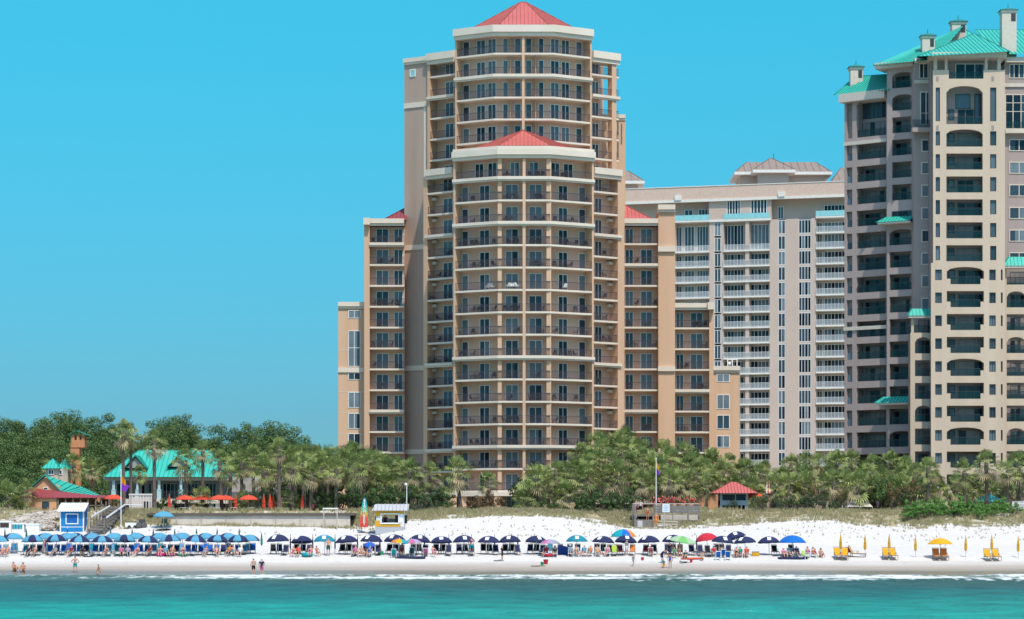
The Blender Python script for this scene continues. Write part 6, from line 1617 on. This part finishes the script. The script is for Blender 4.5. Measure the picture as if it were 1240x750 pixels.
cooler(915,673.3,YELL,GREYC,'yellow cooler with grey lid right of the seated couple'); cooler(461,672.5,GRNT,WHC,'green cooler beside the group under the fourth navy umbrella') if False else None
# blue dome windbreak
q=on(682,673.8); g=MB(); 
for i in range(8):
    for j in range(4):
        a0,a1=math.pi*i/8,math.pi*(i+1)/8; b0,b1=math.pi/2*j/4,math.pi/2*(j+1)/4; f=lambda a,b:(q.x+1.0*math.cos(a)*math.cos(b),q.y+.9*math.sin(a)*math.cos(b)+.2,q.z+1.15*math.sin(b)); g.add([f(a0,b0),f(a1,b0),f(a1,b1),f(a0,b1)],[(0,1,2,3)])
tag(g.build('beach_shelter',cloth('shelter',(.02,.07,.30))),'open fronted dark blue dome shelter below the pink umbrella','beach shelter')
g=MB(); q=on(461,672.5); 
g.hexa([(q.x-.33,q.y-.2,q.z),(q.x+.33,q.y-.2,q.z),(q.x+.33,q.y+.2,q.z),(q.x-.33,q.y+.2,q.z),(q.x-.3,q.y-.12,q.z+.42),(q.x+.3,q.y-.12,q.z+.42),(q.x+.3,q.y+.12,q.z+.42),(q.x-.3,q.y+.12,q.z+.42)])
for s in (-.15,.15): g.tube((q.x+s,q.y-.13,q.z+.4),(q.x+s*.6,q.y-.13,q.z+.62),.02,n=4)
g.tube((q.x-.1,q.y-.13,q.z+.62),(q.x+.1,q.y-.13,q.z+.62),.02,n=4); tag(g.build('beach_bag',GRNT),'green beach bag right of the small bright blue umbrella','bag')
# ================================================================== people
SK = [mat('skin_fair',(.56,.33,.235),.6,col2=(.52,.30,.21)), mat('skin_tan',(.46,.24,.155),.6,col2=(.42,.215,.135)), mat('skin_pink',(.58,.30,.225),.6,col2=(.54,.27,.20)), mat('skin_brown',(.27,.135,.08),.6,col2=(.24,.12,.07))]
HAIRS = {'dark':mat('hair_dark',(.03,.022,.018),.6),'brown':mat('hair_brown',(.10,.055,.03),.6),'blond':mat('hair_blond',(.42,.29,.14),.6),'grey':mat('hair_grey',(.32,.31,.30),.7)}
BONES = [('pelvis','spine'),('spine','chest'),('chest','neck'),('neck','head'),('head','crown'),
 ('chest','shL'),('shL','elL'),('elL','wrL'),('wrL','paL'),('chest','shR'),('shR','elR'),('elR','wrR'),('wrR','paR'),
 ('pelvis','hipL'),('hipL','knL'),('knL','anL'),('anL','toL'),('pelvis','hipR'),('hipR','knR'),('knR','anR'),('anR','toR')]
RADII = {'pelvis':.145,'spine':.128,'chest':.155,'neck':.055,'head':.098,'crown':.078,'sh':.068,'el':.044,'wr':.030,'pa':.036,'hip':.098,'kn':.058,'an':.038,'to':.034}
BASE = dict(pelvis=(0,0,.94),spine=(0,.01,1.12),chest=(0,.01,1.33),neck=(0,.0,1.50),head=(0,-.02,1.60),crown=(0,-.01,1.69),
 shL=(-.20,.01,1.42),elL=(-.27,.03,1.14),wrL=(-.27,-.04,.90),paL=(-.27,-.06,.82),hipL=(-.10,0,.90),knL=(-.11,-.02,.49),anL=(-.12,.02,.08),toL=(-.14,-.14,.035))
def pose(**k):
    d = dict(BASE)
    for n in list(d):
        if n.endswith('L'): x,y,z = d[n]; d[n[:-1]+'R'] = (-x,y,z)
    for n,v in k.items():
        d[n] = v
        if n.endswith('L') and n[:-1]+'R' not in k: d[n[:-1]+'R'] = (-v[0],v[1],v[2])
    return d
def sit(zs,back,kn,an,to,el,wr,pa):
    return pose(pelvis=(0,0,zs),spine=(0,.05*back,zs+.19),chest=(0,.16*back,zs+.40),neck=(0,.21*back,zs+.57),head=(0,.18*back,zs+.67),crown=(0,.20*back,zs+.77),
      shL=(-.19,.18*back,zs+.48),elL=el,wrL=wr,paL=pa,hipL=(-.10,-.03,zs-.02),knL=kn,anL=an,toL=to)
POSES = {
 'stand': pose(),
 'hips': pose(elL=(-.42,.06,1.16),wrL=(-.23,-.03,1.02),paL=(-.17,-.07,1.0),anL=(-.17,.02,.08),knL=(-.14,-.02,.49),toL=(-.20,-.13,.035)),
 'walk': pose(knL=(-.10,-.14,.50),anL=(-.10,-.16,.09),toL=(-.11,-.31,.045),knR=(.10,.02,.49),anR=(.10,.24,.12),toR=(.11,.11,.035),elL=(-.26,.12,1.16),wrL=(-.26,.05,.94),paL=(-.26,.02,.87),elR=(.27,-.06,1.15),wrR=(.25,-.22,.97),paR=(.24,-.28,.92)),
 'hold': pose(elL=(-.27,.02,1.14),wrL=(-.16,-.20,1.08),paL=(-.10,-.26,1.08),elR=(.29,.04,1.14),wrR=(.24,-.10,.93),paR=(.23,-.15,.86)),
 'bend': pose(pelvis=(0,.10,.90),spine=(0,-.02,1.05),chest=(0,-.22,1.16),neck=(0,-.40,1.20),head=(0,-.50,1.20),crown=(0,-.59,1.20),shL=(-.19,-.30,1.17),elL=(-.22,-.36,.90),wrL=(-.20,-.46,.68),paL=(-.19,-.49,.60),hipL=(-.10,.10,.86),knL=(-.11,.0,.48)),
 'sit': sit(.42,1.0,(-.14,-.44,.50),(-.13,-.80,.16),(-.14,-.95,.20),(-.28,.0,.62),(-.20,-.24,.56),(-.18,-.32,.55)),
 'sit2': sit(.42,.9,(-.17,-.42,.54),(-.13,-.62,.14),(-.15,-.78,.10),(-.27,-.10,.66),(-.10,-.26,.78),(-.06,-.30,.84)),
 'floor': sit(.13,.4,(-.16,-.40,.44),(-.15,-.66,.06),(-.17,-.82,.05),(-.24,-.12,.36),(-.10,-.40,.34),(-.05,-.46,.34)),
 'kneel': pose(pelvis=(0,0,.45),spine=(0,-.04,.62),chest=(0,-.10,.83),neck=(0,-.15,1.0),head=(0,-.19,1.09),crown=(0,-.20,1.19),shL=(-.19,-.10,.92),elL=(-.24,-.20,.66),wrL=(-.18,-.36,.48),paL=(-.16,-.42,.42),hipL=(-.10,0,.42),knL=(-.15,-.36,.16),anL=(-.14,.05,.07),toL=(-.15,.18,.05)),
 'lie': pose(pelvis=(0,0,.13),spine=(-.19,.0,.15),chest=(-.40,.02,.19),neck=(-.55,.04,.26),head=(-.64,.04,.32),crown=(-.72,.04,.37),shL=(-.47,-.18,.18),elL=(-.42,-.30,.08),wrL=(-.62,-.30,.10),paL=(-.68,-.27,.12),shR=(-.47,.20,.18),elR=(-.42,.34,.08),wrR=(-.62,.34,.10),paR=(-.68,.32,.12),
    hipL=(.05,-.10,.12),knL=(.45,-.14,.10),anL=(.85,-.13,.07),toL=(.98,-.14,.05),hipR=(.05,.10,.12),knR=(.42,.14,.24),anR=(.74,.13,.07),toR=(.86,.14,.05)),
 'arms': pose(elL=(-.40,-.02,1.50),wrL=(-.30,-.05,1.74),paL=(-.24,-.06,1.80),elR=(.27,.03,1.14),wrR=(.27,-.04,.90),paR=(.27,-.06,.82)),
}
def body(pname, fem=False, kid=False):
    d = POSES[pname]; names = list(d); bm_ = [Vector(d[n]) for n in names]; idx = {n:i for i,n in enumerate(names)}
    me = bpy.data.meshes.new('body'); me.from_pydata(bm_,[(idx[a],idx[b]) for a,b in BONES],[])
    o = bpy.data.objects.new('body',me); COL.objects.link(o)
    md = o.modifiers.new('s','SKIN'); sd = me.skin_vertices[0].data
    for n,i in idx.items():
        r = RADII[n[:-1] if n[-1] in 'LR' else n]
        rx = ry = r
        if fem and n == 'spine': rx = .105; ry = .10
        if fem and n == 'chest': rx = .135
        if fem and n.startswith('sh'): rx = ry = .055
        if n in('pelvis','chest','spine') and pname != 'lie': ry = rx*.78
        if kid and n in('head','crown'): rx *= 1.35; ry *= 1.35
        sd[i].radius = (rx,ry); sd[i].use_root = (n == 'pelvis')
    md.use_smooth_shade = True
    m2 = o.modifiers.new('u','SUBSURF'); m2.levels = 1; m2.render_levels = 1
    dg = bpy.context.evaluated_depsgraph_get(); dg.update()
    out = bpy.data.meshes.new_from_object(o.evaluated_get(dg)); bpy.data.objects.remove(o)
    V_ = [v.co.copy() for v in out.vertices]; Nn = [v.normal.copy() for v in out.vertices]; F_ = [tuple(p.vertices) for p in out.polygons]
    P_ = {n:Vector(v) for n,v in d.items()}
    def near(v):
        best = (9,None,0)
        for a,b in BONES:
            A,B = P_[a],P_[b]; t = max(0,min(1,(v-A).dot(B-A)/max(1e-9,(B-A).length_squared))); q = (v-(A+(B-A)*t)).length
            q -= .5*(RADII[a.rstrip('LR')]*(1-t)+RADII[b.rstrip('LR')]*t)
            if q < best[0]: best = (q,(a,b),t)
        return best[1],best[2]
    reg = [near(v) for v in V_]
    # hands: five fingers rooted in the palm; face: nose, ears, brow
    ex = MB(); up = (P_['crown']-P_['head']).normalized(); fw = Vector((0,-1,0)); fw = (fw-up*fw.dot(up)).normalized() if abs(fw.dot(up)) < .95 else Vector((0,0,1)); sd_ = up.cross(fw)
    h = P_['head']; ks = 1.3 if kid else 1
    ex.tube(h+fw*.085*ks+up*.045,h+fw*.125*ks+up*.005,.010,.017,5); ex.tube(h+fw*.10*ks-up*.035-sd_*.022,h+fw*.10*ks-up*.035+sd_*.022,.008,n=5)
    for s in (-1,1):
        ex.tube(h+sd_*s*.095*ks+up*.03,h+sd_*s*.118*ks+up*.035-fw*.01,.026,.016,6); ex.tube(h+fw*.088*ks+sd_*s*.035+up*.045,h+fw*.102*ks+sd_*s*.035+up*.045,.013,.008,5)
    for s in 'LR':
        w_,p = P_['wr'+s],P_['pa'+s]; dr = (p-w_).normalized(); ac = dr.orthogonal().normalized(); inn = dr.cross(ac)
        for q,(o_,L_,r_) in enumerate(((-.027,.062,.009),(-.009,.075,.010),(.009,.070,.0095),(.026,.055,.0085))):
            b0 = p-dr*.012+ac*o_; b1 = b0+dr*(L_*.55)+inn*.006; b2 = b1+(dr*.8+inn*.6).normalized()*(L_*.5); ex.path([b0,b1,b2],[r_,r_*.9,r_*.65],5)
        b0 = p-dr*.035-ac*.026; b1 = b0+(dr*.5-ac*.8).normalized()*.035; ex.path([b0,b1,b1+(dr*.9-ac*.3+inn*.3).normalized()*.032],[.011,.010,.007],5)
    nb = len(V_); vs = V_+[Vector(v) for v in ex.v]; fs = F_+[tuple(i+nb for i in f) for f in ex.f]
    bodym = bpy.data.meshes.new('person_body'); bodym.from_pydata(vs,[],fs); bodym.polygons.foreach_set('use_smooth',[True]*len(fs)); bodym.materials.append(SK[0])
    def wear(test, off, name):
        keep = [test(reg[i][0],reg[i][1],V_[i]) for i in range(nb)]
        ff = [f for f in F_ if all(keep[i] for i in f)]; ids = sorted({i for f in ff for i in f}); mp = {i:j for j,i in enumerate(ids)}
        if not ff: return None
        v2 = [V_[i]+Nn[i]*off for i in ids]; m = bpy.data.meshes.new(name); m.from_pydata(v2,[],[tuple(mp[i] for i in f) for f in ff]); m.polygons.foreach_set('use_smooth',[True]*len(ff)); m.materials.append(NAVY); return m
    leg = lambda b: b[0].startswith('hip') and b[1].startswith('kn')
    W = {}
    W['shorts'] = wear(lambda b,t,v: (b == ('pelvis','spine') and t < .55) or (b[0]=='pelvis' and b[1].startswith('hip')) or (leg(b) and t < .75), .016,'shorts')
    W['brief'] = wear(lambda b,t,v: (b == ('pelvis','spine') and t < .45) or (b[0]=='pelvis' and b[1].startswith('hip')) or (leg(b) and t < .18), .010,'swimsuit_bottom')
    W['shirt'] = wear(lambda b,t,v: b in(('spine','chest'),('pelvis','spine')) or (b == ('chest','neck') and t < .55) or (b[0]=='chest' and b[1].startswith('sh')) or (b[0].startswith('sh') and t < .6), .020,'shirt')
    W['suit'] = wear(lambda b,t,v: b == ('pelvis','spine') or b == ('spine','chest') or (b == ('chest','neck') and t < .12) or (b[0]=='pelvis' and b[1].startswith('hip')) or (leg(b) and t < .15), .011,'swimsuit')
    W['top'] = wear(lambda b,t,v: (b == ('spine','chest') and t > .55) or (b == ('chest','neck') and t < .15), .011,'swimsuit_top')
    def hair(back): 
        lim = -.02 if not back else -.02
        return wear(lambda b,t,v: b in(('head','crown'),('neck','head')) and ((v-h).dot(up) > .075*ks or ((v-h).dot(fw) < .03 and (v-h).dot(up) > (-.16 if back else -.03))), .016 if not back else .026,'hair')
    W['hair'] = hair(False); W['long'] = hair(True)
    return bodym, W
BOD = {}
npers = [0]
def person(px, py, pname, label, skin=0, wear=('shorts',), cols=(NAVY,), hair='dark', rz=0.0, sc=1.0, group=None, pos=None, fem=None, hat=None, dz=0.0):
    fem = ('suit' in wear or 'top' in wear) if fem is None else fem; kid = sc < .8
    key = (pname,fem,kid)
    if key not in BOD: BOD[key] = body(pname,fem,kid)
    bm_,W = BOD[key]; o = bpy.data.objects.new('person',bm_); COL.objects.link(o); setmat(o,SK[skin])
    o.location = (on(px,py) if pos is None else Vector(pos))+Vector((0,0,dz)); o.rotation_euler = (0,0,rz); s = sc*R_.uniform(.97,1.03); o.scale = (s,s,s)
    tag(o,label,'person',group); npers[0] += 1
    for w_,c in list(zip(wear,cols))+[('long' if fem and hair != 'dark_short' else 'hair',HAIRS[hair])]:
        if W[w_] is None: continue
        q = bpy.data.objects.new(W[w_].name.split('.')[0],W[w_]); COL.objects.link(q); q.parent = o; setmat(q,c)
    if hat:
        d = POSES[pname]; m = MB(); p = Vector(d['crown']); m.lathe([(.24,0),(.235,.015),(.11,.02),(.10,.12),(.03,.14)],14,(p.x,p.y,p.z-.0)); q = m.build('sun_hat',hat); q.parent = o
    return o
PI = math.pi
# at the water's edge
person(17,692.5,'floor','tanned person sitting at the water edge far left',1,('shorts',),(ORANGE,),'brown',.9,1.15)
person(28,693,'floor','person sitting with bent knees right of the far left one at the water edge',1,('brief',),(KHAKI,),'brown',.2,1.15)
person(91,693.5,'hips','man in turquoise trunks standing hands on hips at the water edge',2,('shorts',),(TURQ,),'brown',PI)
person(121,697,'kneel','dark haired child kneeling in the foam',1,('brief',),(KHAKI,),'dark',-1.2,1.0)
person(307,697,'hold','shirtless person in black shorts holding something at the water edge',2,('shorts',),(BLK,),'brown',PI+.4)
person(317,697.5,'hold','man in navy shirt and pink shorts standing at the water edge',0,('shirt','shorts'),(NAVY,PINK),'grey',PI-.2,1.05)
person(397.5,673.5,'stand','shirtless man in dark green shorts standing before the teal umbrella',2,('shorts',),(DGREEN,),'brown',.3,1.12)
person(570.5,672,'walk','shirtless man in turquoise shorts walking away beside a navy umbrella',2,('shorts',),(TURQ,),'dark',PI,1.12)
person(608,679.5,'stand','child in dark swim shirt standing beside the grey body board',1,('shirt','shorts'),(BLK,BLK),'dark',1.2,.95)
person(759,672.5,'stand','woman in pale grey shirt standing before the striped umbrella',0,('shirt','shorts'),(GREYC,WHC),'blond',.8,.98,fem=True)
person(767,686.5,'walk','toddler in grey long shirt walking on the open sand',0,('shirt','shorts'),(GREYC,GREYC),'blond',1.0,.72)
person(802,682,'bend','person in navy shirt bending over beside the green umbrella',0,('shirt','shorts'),(NAVY,NAVY),'brown',.9,1.05)
person(811.5,688.5,'stand','woman in bright blue swimsuit standing with her back turned',1,('suit',),(PALEB,),'dark',PI-.3,1.0)
person(804,688,'kneel','child in teal shirt crouching beside the woman in bright blue',1,('shirt','shorts'),(TURQ,YELL),'dark',-.6,.78)
person(828.5,682.5,'lie','child in teal swim shirt lying on the sand',1,('shirt','shorts'),(TURQ,NAVY),'dark',.2,.72)
person(849.7,679.5,'kneel','small blond toddler kneeling on the sand',0,('shorts',),(KHAKI,),'blond',.4,.74)
person(811,676,'stand','dark haired person standing in the middle of the family group',3,('shirt','shorts'),(BLK,NAVY),'dark',-.5,1.0)
person(817,676,'sit2','person in emerald shirt seated under the green umbrella',1,('shirt','shorts'),(GRNT,TURQ),'dark',.2,1.0)
person(823,675,'stand','tanned person in khaki standing below the green umbrella',1,('suit',),(KHAKI,),'brown',.4,.98)
person(830,677,'floor','person in dark teal top sitting on the sand right of the green umbrella',2,('shirt','shorts'),(DKTEAL,GRNT),'brown',-.4,1.1)
# on the boardwalk
zdk = ZP(623,336)
person(0,0,'stand','person in white and lavender shirt standing at the left end of the boardwalk',0,('shirt','shorts'),(LAV,MAROON),'brown',.2,1.0,pos=(*P(770,338),zdk))
person(0,0,'stand','person in white shirt standing right of the lavender shirt on the boardwalk',0,('shirt','shorts'),(WHC,BLK),'dark',-.3,1.0,pos=(*P(775.5,337.6),zdk))
person(0,0,'hold','woman in red and black swimwear on the boardwalk landing',1,('suit',),(REDC,),'blond',.3,1.0,pos=(*P(784,334.9),ZP(631,334.9)))
person(0,0,'stand','person wrapped in an orange towel at the foot of the boardwalk',2,('shirt','shorts'),(ORANGE,ORANGE),'brown',-.4,1.08,pos=(*P(794.5,332.8),gz(*P(794.5,332.8))))
person(0,0,'stand','person standing inside the yellow kiosk behind the window',0,('shirt','shorts'),(MAROON,BLK),'dark',0,1.0,pos=(KP.x,KP.y+.45,KP.z-.25))
# seated people: (px, skin, wear, colours, hair, where)
S1 = [(3,2,'brief',PINK,'brown','in pink at the left edge'),(8.5,1,'shorts',ORANGE,'blond','in orange trunks near the left edge'),(34,0,'shirt',NAVY,'dark','in a navy shirt under the second two-tone umbrella'),(42,1,'brief',CORAL,'brown','in coral under the second two-tone umbrella'),
 (66,0,'shirt',GREYC,'dark','in a grey shirt under the third two-tone umbrella'),(86,1,'shirt',MAROON,'dark','in a maroon shirt under the fourth two-tone umbrella'),(100.5,3,'shirt',BLK,'dark','in a black shirt under the fourth two-tone umbrella'),(128.5,1,'suit',MAROON,'brown','in a maroon swimsuit under the fifth two-tone umbrella'),
 (147,1,'shirt',PINK,'dark','in a pink shirt under the sixth two-tone umbrella'),(155,0,'shirt',LAV,'brown','in a lavender shirt under the sixth two-tone umbrella'),(166,2,'suit',REDC,'brown','in a red swimsuit left of the seventh two-tone umbrella'),(181,1,'shirt',MAROON,'dark','in a maroon shirt under the seventh two-tone umbrella'),
 (194,2,'suit',PINK,'brown','in a pink swimsuit behind the hot pink swim ring'),(201,0,'shirt',LBLUE,'blond','in a pale blue shirt left of the eighth two-tone umbrella'),(209,1,'brief',NAVY,'dark','in navy behind the paler pink swim ring'),(222,2,'suit',REDC,'blond','in a red swimsuit behind the green swim ring'),
 (249,1,'suit',LAV,'dark','in a lavender swimsuit left of the tenth two-tone umbrella'),(262.5,2,'shorts',BLK,'dark','in black shorts under the tenth two-tone umbrella'),(277.5,1,'shirt',ORANGE,'dark','in an orange shirt left of the last two-tone umbrella'),(283,2,'suit',TURQ,'brown','in a turquoise swimsuit under the last two-tone umbrella'),(291,0,'shirt',WHC,'dark','in a white shirt under the last two-tone umbrella'),
 (355,2,'suit',REDC,'brown','in a red swimsuit left of the second navy umbrella'),(361,1,'shirt',CORAL,'dark','in a coral shirt under the second navy umbrella'),(376,2,'suit',PINK,'dark','in a pink swimsuit right of the second navy umbrella'),(384,1,'suit',CORAL,'brown','in a coral swimsuit left of the man in green shorts'),
 (437,1,'brief',KHAKI,'brown','in khaki left of the fourth navy umbrella'),(443,2,'suit',REDC,'brown','in a red swimsuit under the fourth navy umbrella'),(448.5,1,'suit',CORAL,'dark','in a coral swimsuit under the middle of the fourth navy umbrella'),(430,0,'shirt',PINK,'dark','in a pink shirt right of the third navy umbrella'),
 (486,1,'shirt',MAROON,'dark','in a maroon shirt below the orange striped umbrella'),(525,2,'suit',PINK,'brown','in a pink swimsuit left of the seventh navy umbrella'),(661,1,'shirt',REDC,'dark','in a red shirt left of the blue dome shelter'),(672,0,'suit',DKTEAL,'brown','in a teal swimsuit before the dome shelter'),
 (691,0,'shirt',LBLUE,'blond','in a pale blue shirt at the left of the seated group'),(698,2,'suit',KHAKI,'blond','in khaki under the middle of the teal umbrella'),(707,0,'shirt',LBLUE,'brown','in a light blue shirt right of the teal umbrella pole'),(714.5,2,'shirt',ORANGE,'dark','in an orange shirt in the seated group'),(724,2,'suit',YELL,'dark','in a yellow swimsuit in the seated group'),(735.5,2,'suit',PINK,'brown','in a pink swimsuit right of the navy umbrella pole'),
 (788,1,'shirt',MAROON,'brown','in a maroon shirt between the maroon and navy chairs'),(864.5,2,'shirt',REDC,'dark','in a red shirt left of the bright blue chairs'),(874.5,1,'suit',REDC,'brown','in a red swimsuit behind the bright blue chairs'),
 (891.5,2,'suit',BLK,'dark','in black left of the seated couple'),(896,1,'shirt',GRNT,'dark','in an emerald shirt under the navy umbrella'),(904,2,'shirt',CORAL,'dark','in a coral shirt right of the emerald shirt'),
 (949,2,'floorshirt',PINK,'brown','in pink sitting on the dark blanket at its left'),(956,0,'shirt',GREYC,'dark','in a grey shirt under the big bright blue umbrella'),(965,1,'shirt',NAVY,'brown','in a navy shirt right of the big blue umbrella pole'),(978,2,'suit',PINK,'dark','in a pink swimsuit behind the lime chair'),(985.5,2,'suit',CORAL,'brown','in a coral swimsuit at the right of the blue umbrella group'),(994,1,'floorsuit',KHAKI,'brown','sitting on the sand at the far right of the crowd')]
for i,(px,sk,w_,c,hr,where) in enumerate(S1):
    fl = w_.startswith('floor'); w2 = w_.replace('floor','')
    wear = (w2,'shorts') if w2 == 'shirt' else (w2,); cols = (c,R_.choice([NAVY,GREYC,BLK,KHAKI])) if w2 == 'shirt' else (c,)
    person(px,674.2 if px < 880 else 675.4,'floor' if fl else ('sit' if i%3 else 'sit2'),'seated person '+where,sk,wear,cols,hr,R_.uniform(-.5,.5),1.1 if fl else 1.0,hat=(WHC if i in (13,33,40) else (KHAKI if i in (4,8) else None)))
    if not fl and px > 600: chair(px,673.6 if px < 880 else 674.8,R_.choice([NAVY,TEALC,GREYC,BLUE,BLK]),'chair of the person '+where,'folding chairs under seated people',0,'fold','folding chair')
person(54.5,671.5,'arms','person in pink suit standing with one arm raised among the blue chairs',2,('suit',),(PINK,),'brown',.3,1.0)
person(447.5,675,'sit2','person in blue shirt seated under the small bright blue umbrella',0,('shirt','shorts'),(BLUE,KHAKI),'grey',-.2,1.0)
chair(447.5,674.4,GREYC,'folding chair under the small bright blue umbrella',None,0,'fold','folding chair')
# tidy helper properties
for o in bpy.data.objects:
    if '_base' in o: del o['_base']
